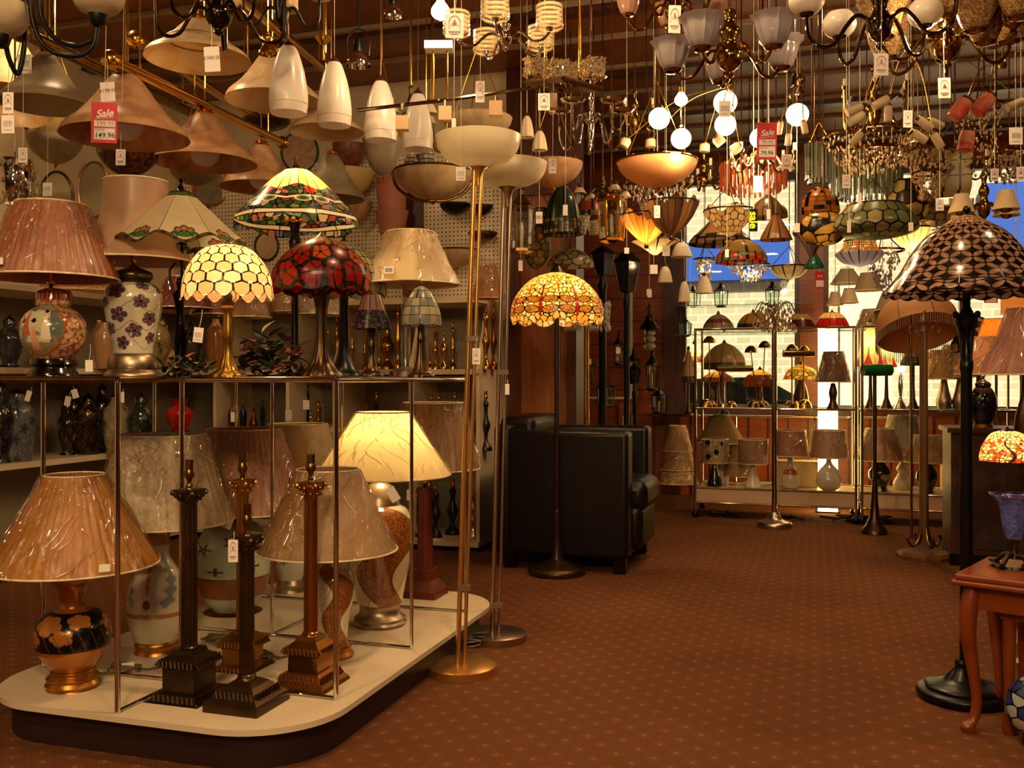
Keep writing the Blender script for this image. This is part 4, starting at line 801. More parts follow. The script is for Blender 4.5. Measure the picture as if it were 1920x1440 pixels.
# small dark red and silky shades on the upper wall shelf
def shelfshade(label, x, y0, y1, h0, h1, Y, col, wrap=True):
    g = G('lampshade', label, 'lampshade', x, Y, by=y1); fab(g, [(h0, y0), (h1, y1)], shade_mat('shade_'+col, col, .3, .5), 24, wrap); return g
for a in [('wine red plastic wrapped lampshade behind the bronze lady lamp', 345, 520, 578, 30, 52, 4.9, '7a1c10'), ('orange beige lampshade at left between ginger jar and flowered vase', 160, 515, 548, 60, 80, 5.2, 'c08448'), ('brown pleated lampshade low behind the lit amber dome', 470, 545, 595, 24, 38, 4.7, 'a0703c'), ('cream drum lampshade behind the red poppy dome base', 540, 540, 585, 30, 34, 4.8, 'c4a474'), ('pale grey cream lampshade left of small dark lamp', 600, 548, 590, 30, 44, 4.7, 'a89878'), ('red brown shiny lampshade left of the dome lamp', 400, 555, 590, 26, 40, 5.0, '8a4a28'), ('small orange lampshade beside the near torchiere pole', 915, 498, 560, 12, 32, 5.0, 'd8a468')]: shelfshade(*a)
# ================================================================ hanging things, left half
ALAB = shade_mat('pink_alabaster', 'd0a478', .3, .35, col2='bc8a62', nscale=9); CRALAB = shade_mat('cream_alabaster', 'e6cfa4', .35, .35, col2='d8b98c', nscale=7)
GREYG = shade_mat('grey_cream_glass', 'a89878', .3, .4, col2='988868', nscale=6)
def bell(label, cx, Y, y0, y1, hw, m, bulb=True, band=False, name='bell_pendant', top=True, neck=.16, cords=True):
    g = G(name, label, 'pendant lamp', cx, Y, by=y1); h = y1-y0
    g.lat('glass_shade', [(hw*neck, y0), (hw*(neck+.12), y0+h*.12), (hw*.52, y0+h*.45), (hw*.72, y0+h*.68), (hw*.93, y0+h*.86), (hw, y1)], m, 48, 4, wall=.004)
    if top: g.lat('gallery', [(hw*.07, y0-9), (hw*.17, y0-6), (hw*.12, y0-3), (hw*.2, y0), (hw*.17, y0+4)], BRASS, 24, 2)
    if bulb: mb = MB(); mb.ball((0, 0, g.z(y1-h*.24)), hw*.30*g.k, 20, 1.0); g.part('bulb', mb, mat('opal_bulb', 'fbf6ee', .15, coat=.5))
    if band: mb = MB(); mb.ring((0, 0, g.z(y0+h*.52)), hw*.58*g.k, .004, 48); g.part('trim_band', mb, mat('brown_trim', '8a6844', .5))
    if cords: g.cord(y0-8, BRASS, .004, name='rod')
    return g
bell('large cream bell glass pendant with brown band at top, behind 340.00 tag', 371, 3.7, 38, 112, 97, CRALAB, False, True)
bell('grey cream bell pendant on leftmost brass bar, top left corner', 85, 3.5, 100, 198, 82, GREYG, False)
bell('pink alabaster bell pendant with opal bulb, behind the red Sale tag', 235, 3.44, 140, 258, 116, ALAB)
bell('pink alabaster bell pendant with opal bulb, second along the brass bar', 384, 4.0, 213, 306, 96, ALAB)
bell('pink alabaster bell pendant at the far end of the brass bar', 490, 4.7, 272, 352, 78, ALAB)
bell('cream bell pendant just left of the first white tulip pendant', 512, 4.1, 95, 190, 88, CRALAB, False)
bell('cream bell pendant below the second white tulip pendant', 612, 4.3, 185, 248, 70, CRALAB, False)
bell('grey cream conical pendant above the flared leaded glass lamp', 622, 4.5, 292, 374, 62, GREYG, False, neck=.2)
bell('wide cream bell pendant far left behind the iron arm', 15, 4.2, 60, 180, 95, CRALAB, False)
# brass bars carrying them
def bar(label, a, b, r, m=BRASS):
    pa, pb = P(*a), P(*b); e = bpy.data.objects.new('brass_light_bar', None); COL.objects.link(e); e.location = pa; tag(e, label, 'ceiling light bar')
    v = pb-pa; mb = MB(); mb.tube([Vector(), v], r, 20); mb.build('tube', m, e)
    for q in (Vector(), v): mb = MB(); mb.ball(q, r*1.7, 16); mb.build('ball_finial', m, e)
    for f in (.12, .88): mb = MB(); p = v*f; mb.tube([p, (p.x, p.y, 2.885-pa.z)], .004, 8); mb.build('hanging_rod', m, e)
bar('antique brass tube light bar at far left, slanting away behind the iron chandelier', (38, 58, 3.2), (372, 218, 4.6), .022, ABRASS)
bar('polished brass tube light bar carrying the three pink alabaster bells', (208, 112, 3.3), (530, 268, 4.9), .02)
bar('polished brass tube light bar nearest the ceiling, behind the large cream bell', (255, 74, 3.9), (478, 222, 5.4), .022)
bar('short polished brass light bar at the top, running behind the first tulip pendant', (430, -20, 3.4), (615, 135, 5.0), .02)
bar('thin brass light bar low behind the bell pendants', (455, 180, 4.4), (530, 222, 5.0), .016)
# white tulip pendants
for i, (x, y0, y1, hw, Y) in enumerate([(541, 82, 213, 36, 3.05), (627, 112, 236, 32, 3.4), (714, 148, 264, 31, 3.6), (784, 172, 280, 28, 3.95)]):
    g = G('tulip_pendant', ['white glass tulip pendant, nearest and largest of the row of four', 'white glass tulip pendant, second from left in the row of four', 'white glass tulip pendant, third from left above the pointed grey pendant', 'white glass tulip pendant, rightmost and smallest of the row of four'][i], 'pendant lamp', x, Y, by=y1, group='white tulip pendants'); h = y1-y0
    g.lat('glass_shade', [(hw*.28, y0+3), (hw*.5, y0+h*.12), (hw*.8, y0+h*.38), (hw*.98, y0+h*.68), (hw, y0+h*.85), (hw*.93, y1)], WHITEG, 40, 4, wall=.003)
    g.lat('cap', [(1.5, y0-8), (3, y0-4), (hw*.22, y0-1), (hw*.36, y0+6)], mat('dark_cap', '3a1a14', .4), 20, 2)
    mb = MB(); mb.ring((0, 0, g.z(y1-h*.13)), hw*.995*g.k, .0012, 40); g.part('etched_line', mb, SHELFM); g.cord(y0-7, STEEL, .0016)
# inverted bowls / uplighters
def bowl(label, cx, Y, y0, y1, hw, m, name='bowl_pendant', rods=3, tip=True, rimm=None, trim=True, pointy=1.0, cat='pendant lamp', wallmount=False):
    if wallmount: Y = YV(cx, VB-.035)/(1+1.2*hw/F)
    g = G(name, label, cat, cx, Y, by=y1); h = y1-y0
    g.lat('glass_bowl', [(hw, y0), (hw*.93, y0+h*.3*pointy), (hw*.72, y0+h*.62), (hw*.4, y0+h*.88), (hw*.1, y1)], m, 44, 4, wall=.004)
    if tip: g.lat('finial', [(hw*.12, y1-1), (hw*.08, y1+4), (2, y1+6), (1, y1+9)], BRASS, 16, 2)
    if rimm: mb = MB(); mb.ring((0, 0, g.z(y0)), hw*g.k, .005, 48); g.part('rim', mb, rimm)
    if wallmount:
        mb = MB(); mb.box((0, hw*g.k*.9, g.z(y0+h*.4)), (.06, hw*g.k*.3+.02, .03)); g.part('wall_bracket', mb, BRASS)
    elif rods:
        top = 2.885-g.z0; zz = min(g.z(y0)+.35, top-.02)
        for i in range(rods):
            a = 2*PI*i/rods+.4; mb = MB(); mb.tube([(hw*g.k*.97*math.cos(a), hw*g.k*.97*math.sin(a), g.z(y0)), (0, 0, zz)], .0018, 6); g.part('chain', mb, BRASS)
        mb = MB(); mb.tube([(0, 0, zz), (0, 0, top)], .003, 6); g.part('rod', mb, BRASS)
    return g
bowl('cream glass bowl pendant at far left edge above the grey bowl', 48, 3.9, 198, 240, 54, CRALAB)
bowl('grey beige glass bowl pendant over the oval wall lights', 103, 4.3, 258, 308, 50, GREYG)
bowl('pale yellow wide bowl pendant behind left bell shades', 105, 4.8, 215, 275, 48, shade_mat('pale_yellow_glass', 'd8c07c', .35, .4))
bowl('dark tortoiseshell glass bowl pendant under the red Sale tag', 240, 3.9, 281, 332, 56, shade_mat('tortoiseshell', '3a1c0c', .2, .2, col2='7a4418', nscale=30))
bowl('small cream bowl pendant right of tortoiseshell bowl', 365, 4.3, 318, 348, 46, GREYG)
bowl('grey pointed glass bowl pendant under the third white tulip', 717, 4.2, 262, 330, 38, GREYG, pointy=.5)
bowl('ribbed brown shell wall bowl between conical pendant and pointed bowl', 654, 5.3, 272, 322, 33, shade_mat('brown_shell', '8a5030', .25, .4, col2='6a3a20', nscale=14), wallmount=True, name='wall_uplighter', cat='wall light')
bowl('broad pale yellow wall bowl above cream wrapped shade', 650, 5.35, 322, 372, 54, shade_mat('yellow_glass', 'dcc080', .35, .4), wallmount=True, name='wall_uplighter', cat='wall light')
bowl('small dark half bowl wall light on the pegboard right of batten', 854, 5.42, 383, 404, 30, BLACK, wallmount=True, name='wall_uplighter', cat='wall light', tip=False)
bowl('bronze half bowl wall light beside the steel torchiere', 905, 5.4, 385, 404, 20, BRONZE, wallmount=True, name='wall_uplighter', cat='wall light')
bowl('brass rimmed dark bowl wall light low beside the torchiere pole', 905, 5.4, 436, 456, 28, ABRASS, wallmount=True, name='wall_uplighter', cat='wall light', tip=False)
bowl('cream bowl wall light with gold leaf spray on pegboard', 856, 5.4, 470, 502, 42, CRALAB, wallmount=True, name='wall_uplighter', cat='wall light', rimm=BRASS)
bowl('pinkish shell wall bowl behind flared leaded lamp', 668, 5.4, 378, 418, 30, ALAB, wallmount=True, name='wall_uplighter', cat='wall light')
bowl('bronzed flat wall bowl at ceiling height behind first tulip', 500, 4.9, 225, 246, 44, BRONZE, rods=3)
g = bowl('large cream glass bowl pendant in curved bronze hoop, right of pink glass pots', 812, 4.6, 322, 376, 74, CRALAB, rimm=ABRASS, rods=0)
mb = MB(); mb.tube([(-.20, 0, g.z(318)), (-.17, 0, g.z(352)), (-.08, -.05, g.z(378)), (0, -.1, g.z(384)), (.08, -.05, g.z(378)), (.17, 0, g.z(352)), (.21, 0, g.z(300)), (.1, 0, g.z(270)), (0, 0, g.z(262)), (0, 0, 2.88-g.z0)], .008, 10, 5); g.part('hoop', mb, ABRASS)
# round and oval wall lights on the pegboard
def oval(label, cx, cy, rx, ry, m, rimm, Y=0):
    Y = Y or YV(cx, VB-.035)-.01
    g = G('oval_wall_light', label, 'wall light', cx, Y, by=cy); k = g.k
    mb = MB(); mb.lathe([(rx*k*.2, -.05), (rx*k*.7, -.04), (rx*k*.95, -.01), (rx*k*.95, .0)], 40, mt=Matrix.Rotation(PI/2, 4, 'X') @ Matrix.Scale(-1, 4, (0, 0, 1)) @ Matrix.Diagonal((1, ry/rx, -1, 1))); g.part('glass', mb, m)
    mb = MB(); mb.ring((0, 0, 0), rx*k, .008, 44, 8, 'y', sy=ry/rx); g.part('frame', mb, rimm)
PALE = shade_mat('pale_oval_glass', 'b8a884', .2, .3)
oval('oval bronze framed wall light, left of pair above ginger jar lamp', 106, 372, 31, 50, PALE, BRONZE, 5.45); oval('oval gilt framed wall light, right of pair above satin bell shade', 176, 356, 29, 52, PALE, GOLD, 5.75)
oval('round ribbed pink plate light with dark green rim behind first tulip pendant', 562, 285, 34, 38, ALAB, mat('green_rim', '2c3a30', .4)); oval('round cream plate wall light in twig ring behind lit amber dome', 500, 462, 22, 26, CRALAB, BRONZE); oval('large pale round glass wall light behind lotus shade', 395, 350, 34, 36, GREYG, BRASS)
# stacked pink glass pots
for i, (y0, y1) in enumerate([(330, 352), (350, 396), (396, 438)]):
    g = G('glass_pot', ['frosted pink glass pot, topmost of stack of three on pegboard', 'frosted pink glass pot, middle of stack of three on pegboard', 'frosted pink glass pot, lowest of stack above cream wrapped shade'][i], 'glass shade', 735, 6.03, by=y1, group='stacked pink glass pots')
    g.lat('body', [(32, y0), (31, y0+3), (26, y0+(y1-y0)*.6), (24, y1-1), (20, y1)], shade_mat('pink_frosted', 'c88468', .35, .5), 36, 2, wall=.004)
# ---------------------------------------------------------------- chandeliers
def chandelier(label, cx, Y, hub, arms, m, shade=None, sm=None, shade_px=(0, 0), hubhw=14, armr=4, name='chandelier', cup=None, down=False, bulb=0, rot=.4, crystal=0, candle=False):
    """hub (top row, bottom row); arms (n, reach px, dip px, end row)"""
    g = G(name, label, 'chandelier', cx, Y, by=hub[1]); k = g.k; n, R, dip, ye = arms; h = hub[1]-hub[0]
    g.lat('hub', [(2, hub[0]), (hubhw*.5, hub[0]+h*.06), (hubhw*.35, hub[0]+h*.2), (hubhw*.8, hub[0]+h*.34), (hubhw*.5, hub[0]+h*.5), (hubhw, hub[0]+h*.66), (hubhw*.75, hub[0]+h*.82), (hubhw*.25, hub[0]+h*.9), (hubhw*.35, hub[0]+h*.95), (1.5, hub[1])], m, 28, 3)
    g.cord(hub[0], m, .004, name='rod'); za = hub[0]+h*.66
    sh = None; zt = 2.87-g.z0
    for i in range(n):
        a = 2*PI*i/n+rot; ca, sa = math.cos(a), math.sin(a)
        pts = [(q*R*k*ca, q*R*k*sa, min(g.z(y), zt)) for q, y in ((.1, za), (.3, za-dip*.35), (.45, za+dip*.1), (.62, za+dip*.9), (.82, za+dip), (.97, za+dip*.5), (1, ye))]
        mb = MB(); mb.tube(pts, armr*k*.5, 8, 5); A = g.part('arm', mb, m)
        X, Yy = R*k*ca, R*k*sa; s0, s1 = shade_px
        mb = MB(); c = cup or max(s0*.45, 6); mb.lathe([(c*.3*k, min(g.z(ye+3), zt)), (c*.8*k, min(g.z(ye+1), zt)), (c*k, min(g.z(ye-4), zt))], 20, (X, Yy, 0)); g.part('cup', mb, m, parent=A)
        def Lp(pr, t_=.003):
            q = g.pr([(hw, ye+dy) for hw, dy in pr], 3); q = [(r_, min(z_, zt)) for r_, z_ in q]; return wallpr(q, t_)
        if shade == 'tulip': pr = [(s0*1.05, -s1), (s0*.82, -s1*.8), (s0*.72, -s1*.5), (s0*.5, -s1*.15), (s0*.25, -1)]
        elif shade == 'bowl': pr = [(s0*.7, -s1), (s0*.95, -s1*.75), (s0, -s1*.45), (s0*.7, -s1*.15), (s0*.25, -1)]
        elif shade == 'cyl': pr = [(s0, -s1), (s0, -s1*.5), (s0, -2), (s0*.5, 0)]
        elif shade == 'cone': pr = [(s0*.5, -s1), (s0*.75, -s1*.5), (s0, -3)]
        elif shade == 'bellflip': pr = [(s0*.2, 3), (s0*.5, s1*.3), (s0*.8, s1*.7), (s0, s1)]
        else: pr = None
        if pr:
            mb = MB(); mb.lathe(Lp(pr), 32, (X, Yy, 0), caps=False, rf=(lambda t_, z: 1+.05*math.cos(t_*12)) if shade == 'tulip' else None); g.part('shade', mb, sm, parent=A)
        if candle:
            mb = MB(); mb.lathe([(3*k, g.z(ye)), (3*k, g.z(ye-18))], 12, (X, Yy, 0)); g.part('candle', mb, CERAM, parent=A)
        if crystal:
            mb = MB()
            for j in range(crystal): mb.octa((X*random.uniform(.7, 1.05), Yy*random.uniform(.7, 1.05), g.z(ye+8+random.random()*14)), 3*k, 9*k)
            tag(g.part('crystal_drops', mb, CRYSTAL, parent=A), kind='stuff')
    if bulb: g.bulb(bulb, 2)
    return g
IRON = mat('black_iron', '141210', .4, .6); FROST = shade_mat('frosted_cream', 'c8b490', .35, .5)
g = G('chandelier', 'black iron chandelier with looping arms and pale bowl shades, top left corner', 'chandelier', 30, 2.3, by=122)
k = g.k
for nm, pts in (('arm', [(55, -30, 0), (60, 30, 0), (75, 75, 0), (105, 100, 0), (150, 104, 0), (175, 85, 0), (182, 48, 0)]), ('arm', [(66, -10, .02), (72, 30, .02), (100, 70, .01), (140, 86, .0), (172, 76, 0)]), ('arm', [(28, -20, .05), (27, 60, .05), (20, 108, .05), (11, 126, .05), (4, 100, .03), (2, 72, .02)]), ('arm', [(0, -30, 0), (5, 10, 0), (4, 40, 0), (-8, 56, 0)])):
    mb = MB(); mb.tube([g.pt(*p) for p in pts], .006, 10, 5); g.part(nm, mb, IRON)
for x, y in ((184, 28), (2, 66)):
    k2 = (x-30)*k; mb = MB(); mb.lathe([(6*k, g.z(y+24)), (14*k, g.z(y+18)), (19*k, g.z(y+2)), (19*k, g.z(y))], 28, (k2, 0, 0)); A = g.part('cup', mb, IRON)
    mb = MB(); mb.lathe(wallpr(g.pr([(46, y-60), (48, y-35), (38, y-12), (17, y+2)], 4), .004), 36, (k2, 0, 0), caps=False); g.part('bowl_shade', mb, FROST, parent=A)
g.cord(-10, IRON, .005, dx=0, name='rod')
chandelier('dark bronze chandelier with scroll arms and drop finial above the large cream bell', 410, 2.5, (-60, 68), (5, 125, 38, -30), mat('gunmetal', '3a2c20', .2, .95), 'tulip', CRALAB, (40, 40), 26, 7, rot=.5)
chandelier('dark twisted iron chandelier between large cream bell and first tulip pendant', 528, 2.9, (-50, 60), (4, 70, 26, -5), IRON, 'cyl', CRALAB, (22, 30), 14, 6, rot=.1)
# striped glass chandelier and its neighbours
m, nt, b = nodes('striped_glass'); tc = N(nt, 'ShaderNodeTexCoord'); wv = N(nt, 'ShaderNodeTexWave', bands_direction='Z'); wv.inputs['Scale'].default_value = 22; nt.links.new(tc.outputs['Object'], wv.inputs[0]); rp = N(nt, 'ShaderNodeValToRGB'); rp.color_ramp.interpolation = 'CONSTANT'; rp.color_ramp.elements[1].position = .5
rp.color_ramp.elements[0].color = (.12, .12, .12, 1); rp.color_ramp.elements[1].color = (.85, .85, .85, 1); nt.links.new(wv.outputs[1], rp.inputs[0]); nt.links.new(rp.outputs[0], b.inputs['Alpha']); b.inputs['Base Color'].default_value = (*lin('ecd2a0'), 1); b.inputs['Roughness'].default_value = .1; STRIPE = m
chandelier('chrome chandelier with cylindrical striped glass shades at top centre', 948, 3.0, (20, 96), (5, 92, 18, 72), CHROME, 'cyl', STRIPE, (25, 44), 12, 5, rot=.75, cup=8)
def cubes(g, pts, s, m, name='glass_cube'):
    for x, y, dy in pts:
        mb = MB(); c = g.pt(x, y, dy); h_ = s*g.k; mb.box(c, (h_*1.7,)*3, rz=.4); R_ = Matrix.Rotation(.4, 4, 'Z')
        for _ in range(230):
            q_ = Vector([random.uniform(-1, 1) for _ in range(3)]); ax = random.randrange(3); q_[ax] = math.copysign(.93, q_[ax]); mb.octa(c+(R_ @ (q_*h_)), random.uniform(.1, .2)*h_, random.uniform(.2, .5)*h_)
        o = g.part(name, mb, m, smooth=False)
m, nt, b = nodes('crushed_crystal'); tc = N(nt, 'ShaderNodeTexCoord'); vo = N(nt, 'ShaderNodeTexVoronoi'); vo.inputs['Scale'].default_value = 110; nt.links.new(tc.outputs['Object'], vo.inputs[0]); b.inputs['Base Color'].default_value = (*lin('e8cfa0'), 1); b.inputs['Roughness'].default_value = .06; b.inputs['Metallic'].default_value = .75
bump(nt, b, vo.outputs['Color'], 1, .01); CRUSH = m
g = G('ceiling_light', 'rectangular chrome frame ceiling light holding crushed crystal cube shades', 'ceiling light', 1060, 3.2, by=180)
mb = MB(); q = [g.pt(985, 134, .12), g.pt(1062, 122, .28), g.pt(1128, 168, 0), g.pt(1052, 176, -.16)]
for i in range(4): mb.tube([q[i], q[(i+1) % 4]], .010, 4)
g.part('frame', mb, ABRASS); cubes(g, [(1005, 108, .1), (1070, 100, .2), (1042, 142, -.05), (1112, 130, .0)], 18, CRUSH)
for x, d in ((1025, .1), (1091, .1)): mb = MB(); p = g.pt(x, 128, d); mb.tube([p, (p.x, p.y, 2.885-g.z0)], .005, 10); g.part('rod', mb, BRASS)
g = G('ceiling_light', 'long horizontal chrome bar ceiling light with frosted square glass shades', 'ceiling light', 850, 3.4, by=192)
mb = MB(); mb.tube([g.pt(662, 192, .1), g.pt(850, 186, 0), g.pt(1030, 176, -.1)], .007, 8); g.part('bar', mb, mat('chrome_bar', 'a89878', .15, 1))
FSQ = shade_mat('frosted_square', 'd8b890', .4, .4)
for x, y, dy in ((835, 214, 0), (930, 212, -.05), (1030, 206, -.1), (752, 226, .04)):
    mb = MB(); mb.box(g.pt(x, y, dy), (24*g.k, .04, 26*g.k)); o = g.part('glass_shade', mb, FSQ, smooth=False); mb = MB(); mb.tube([g.pt(x, 188, dy), g.pt(x, 200, dy)], .006, 10); g.part('lamp_holder', mb, CHROME, parent=o)
mb = MB(); mb.box(g.pt(823, 88, 0), (52*g.k, .06, 14*g.k)); g.part('ceiling_box', mb, WHITE, smooth=False)
for x, t_ in ((812, 95), (838, 95)): mb = MB(); mb.tube([g.pt(x, 186), g.pt(x, t_-6)], .004, 8); g.part('post', mb, BRASS)
chandelier('chrome candle chandelier with wide dark drip pans below the crystal cube light', 1108, 3.5, (140, 278), (5, 62, 45, 205), CHROME, None, None, (0, 0), 6, 4, rot=.3, cup=24)
chandelier('small chrome chandelier with white flower glass behind the brass bar', 770, 4.2, (160, 250), (4, 50, 15, 200), ABRASS, 'bellflip', CREAMG, (14, 22), 8, 3, rot=.9)
# track spotlights
def spot(label, x, y, Y, s=1, tilt=.0):
    g = G('spotlight', label, 'spotlight', x, Y, by=y+26*s)
    g.lat('reflector', [(23*s, y+26*s), (22*s, y+16*s), (14*s, y+4*s), (9*s, y)], CHROME, 32, 3, wall=.002); g.lat('housing', [(10*s, y+2), (10*s, y-22*s), (8*s, y-26*s)], BLACK, 24, 1)
    mb = MB(); kk = g.k; mb.tube([g.pt(x-20*s, y+6*s), g.pt(x-20*s, y-28*s), g.pt(x, y-44*s), g.pt(x+20*s, y-28*s), g.pt(x+20*s, y+6*s)], .0025, 6, 3); g.part('yoke', mb, BLACK); g.cord(y-44*s, BLACK, .004, name='stem')
spot('black and chrome track spotlight between second and third tulip pendants', 672, 98, 3.5)
spot('small chrome spotlight by the ceiling right of the third tulip cord', 737, 10, 3.4, .8); spot('black spotlight behind the right hand glowing globe', 1492, 160, 4.6, .8); spot('dark spotlight behind the crystal cubes near the ceiling', 1000, 60, 4.2, .9)
def candlepan(label, x, y, Y):
    g = G('ceiling_pendant', label, 'pendant lamp', x, Y, by=y+14); g.lat('brass_pan', [(4, y+12), (12, y+4), (16, y-2)], BRASS, 24, 2, wall=.002); g.lat('bell', [(2, y+14), (3, y+40)], BRASS, 12, 1); g.cord(y, BRASS, .003)
candlepan('small brass pan pendant between first and second tulip pendants', 607, 72, 3.6)
g = bell('brass dome pendant left of first white tulip', 502, 3.3, 68, 102, 18, BRASS, False, neck=.5)
# three caged leaded glass spot heads
for x, y, lb in ((772, 305, 'small leaded glass spot head, left one of three above the hooped bowl'), (800, 291, 'small leaded glass spot head, upper one of three above the hooped bowl'), (838, 322, 'small leaded glass spot head, right one beside the torchiere bowl')):
    g = G('spot_head', lb, 'spotlight', x, 4.5, by=y+16); plathe(g, 'leaded_shade', [(8, y-14), (13, y-4), (14, y+8), (9, y+15)], lambda u, v: lay(pick(h2(np.floor(u*9), np.floor(v*4)), ['d8d0b4', 'b8c0b4', 'e8dcc0']), (np.abs(np.mod(u*9, 1)-.5) > .42) | (np.abs(np.mod(v*4, 1)-.5) > .42), '100c08'), TIFF, 90, 40); g.cord(y-14, BRASS, .003)
# crystal chandelier at left edge
def crystals(g, n, hw, y0, y1, parent=None, r=2.2, h=7, m=CRYSTAL, name='crystal_drops', dx=0, hollow=.55, cone=1.0):
    mb = MB(); k = g.k
    for i in range(n):
        t_ = random.random(); y = y0+(y1-y0)*t_; R = hw*k*(cone+(1-cone)*(1-t_))*random.uniform(hollow, 1); a = random.random()*6.283
        mb.octa((dx*k+R*math.cos(a), R*math.sin(a), g.z(y)), r*k*random.uniform(.7, 1.3), h*k*random.uniform(.7, 1.3))
    return tag(g.part(name, mb, m, parent=parent, smooth=False), kind='stuff')
g = G('crystal_chandelier', 'sparkling crystal chandelier at the left edge beside oval wall light', 'chandelier', 28, 3.9, by=385); g.lat('frame', [(30, 300), (34, 320), (34, 360), (20, 382)], CHROME, 30, 1, wall=.002); crystals(g, 150, 42, 302, 385, r=4, h=9); g.bulb(335, 1.5, col=(1, .8, .6), vis=True); g.cord(300, CHROME, .004)
# lit tungsten bulb at top centre
g = G('bare_bulb', 'bare glowing bulb at the top edge right of fourth tulip pendant', 'light bulb', 826, 3.3, by=38); g.lat('bulb', [(6, -2), (8, 4), (17, 18), (15, 30), (2, 38)], mat('hot_bulb', 'ffd890', .3, emit=30), 24, 4); g.lat('cap', [(6, -14), (6, 0)], BRASS, 16, 1); g.cord(-12, BLKCORD, .003); g.bulb(50, 9)
# ================================================================ hanging things, right half
def fluted(name, col, t=.3): return shade_mat(name, col, t, .12)
VIOG = fluted('violet_grey_glass', 'b4a8a8'); PINKG = fluted('pink_striped_glass', 'd8a890', .35)
GLB = mat('gilded_brass', 'a07838', .13, 1)
chandelier('brass chandelier with pink and clear tulip glass shades, upper middle', 1265, 3.4, (-70, 62), (5, 88, 30, 20), GLB, 'tulip', PINKG, (27, 44), 18, 6, rot=.3)
chandelier('brass chandelier with violet grey tulip shades and fat round hub', 1368, 3.0, (15, 148), (5, 108, 34, 122), GLB, 'tulip', VIOG, (40, 58), 25, 7, rot=.25)
chandelier('dark chrome chandelier with opal white bowl shades, top right of centre', 1650, 2.6, (-60, 95), (5, 135, 42, 25), mat('smoked_chrome', '6a5c4c', .1, 1), 'bowl', WHITEG, (33, 50), 24, 8, rot=.55)
CRKG = shade_mat('crackled_gold_glass', 'd8b070', .35, .1, bmp=1.0, nscale=90, col2='8a6030')
chandelier('chrome chandelier with crackled golden glass tulip shades, top right', 1775, 2.9, (-20, 130), (6, 125, 34, 78), GLB, 'tulip', CRKG, (46, 72), 26, 7, rot=.1)
chandelier('brass chandelier with crackled glass tulips cut by the right frame edge', 1900, 2.5, (-80, 70), (5, 70, 26, 60), GLB, 'tulip', CRKG, (46, 80), 22, 6, rot=.6)
for x, y, Y, lb in ((1745, 32, 2.75, 'bare glowing bulb among the crackled glass shades at top right'), (1277, 184, 4.0, 'bare glowing bulb above the crystal globe lights')):
    g = G('bare_bulb', lb, 'light bulb', x, Y, by=y+16); s = 1 if y > 100 else 1.15; g.lat('bulb', [(4, y-12), (6, y-8), (12*s, y+2), (10*s, y+10), (2, y+15)], _M[('hot_bulb', 'ffd890', .3, 0)], 20, 4); g.lat('cap', [(5, y-20), (5, y-10)], BRASS, 14, 1); g.cord(y-19, BLKCORD, .003); g.bulb(y+24, 7)
# glowing crystal globes
m, nt, b = nodes('glowing_cut_globe'); tc = N(nt, 'ShaderNodeTexCoord'); vo = N(nt, 'ShaderNodeTexVoronoi', feature='DISTANCE_TO_EDGE'); vo.inputs['Scale'].default_value = 70; nt.links.new(tc.outputs['Object'], vo.inputs[0]); rp = N(nt, 'ShaderNodeValToRGB'); rp.color_ramp.elements[1].position = .15; rp.color_ramp.elements[0].color = (.25, .13, .03, 1); rp.color_ramp.elements[1].color = (1, .8, .42, 1)
nt.links.new(vo.outputs[0], rp.inputs[0]); nt.links.new(rp.outputs[0], b.inputs['Emission Color']); b.inputs['Emission Strength'].default_value = 5; b.inputs['Base Color'].default_value = (1, .8, .5, 1); GLOBE = m
for i, (x, y, r, lb) in enumerate([(1236, 222, 20, 'glowing cut glass globe light, leftmost of the cluster'), (1277, 260, 19, 'glowing cut glass globe light, lowest of the cluster'), (1360, 192, 22, 'glowing cut glass globe light, upper of two stacked one over another'), (1360, 234, 20, 'glowing cut glass globe light, lower of two stacked one over another'), (1495, 215, 21, 'glowing cut glass globe light on its own at right below the white shade'), (1424, 259, 18, 'glowing cut glass globe light half behind the pink Sale tag')]):
    Y = 3.9+.12*(i % 3); g = G('globe_light', lb, 'globe light', x, Y, by=y+r, group='glowing cut glass globes'); mb = MB(); mb.ball((0, 0, g.z(y)), r*g.k, 24); g.part('globe', mb, GLOBE)
    top = y-r if i != 3 else y-r-2; g.lat('cap', [(8, top+3), (7, top-2), (3, top-6)], CHROME, 16, 1)
    if i != 3: g.cord(top-5, BRASS, .002, name='rod')
    else: mb = MB(); mb.tube([(12*g.k, .02, g.z(top)), (26*g.k, .05, g.z(150)), (26*g.k, .05, 2.88-g.z0)], .002, 6); mb.tube([(0, 0, g.z(top)), (12*g.k, .02, g.z(top))], .002, 6); g.part('rod', mb, BRASS)
    l = light('POINT', 'globe_glow', (0, 0, g.z(y+r*1.9)), 4.5, WARM, .04); l.parent = g.e
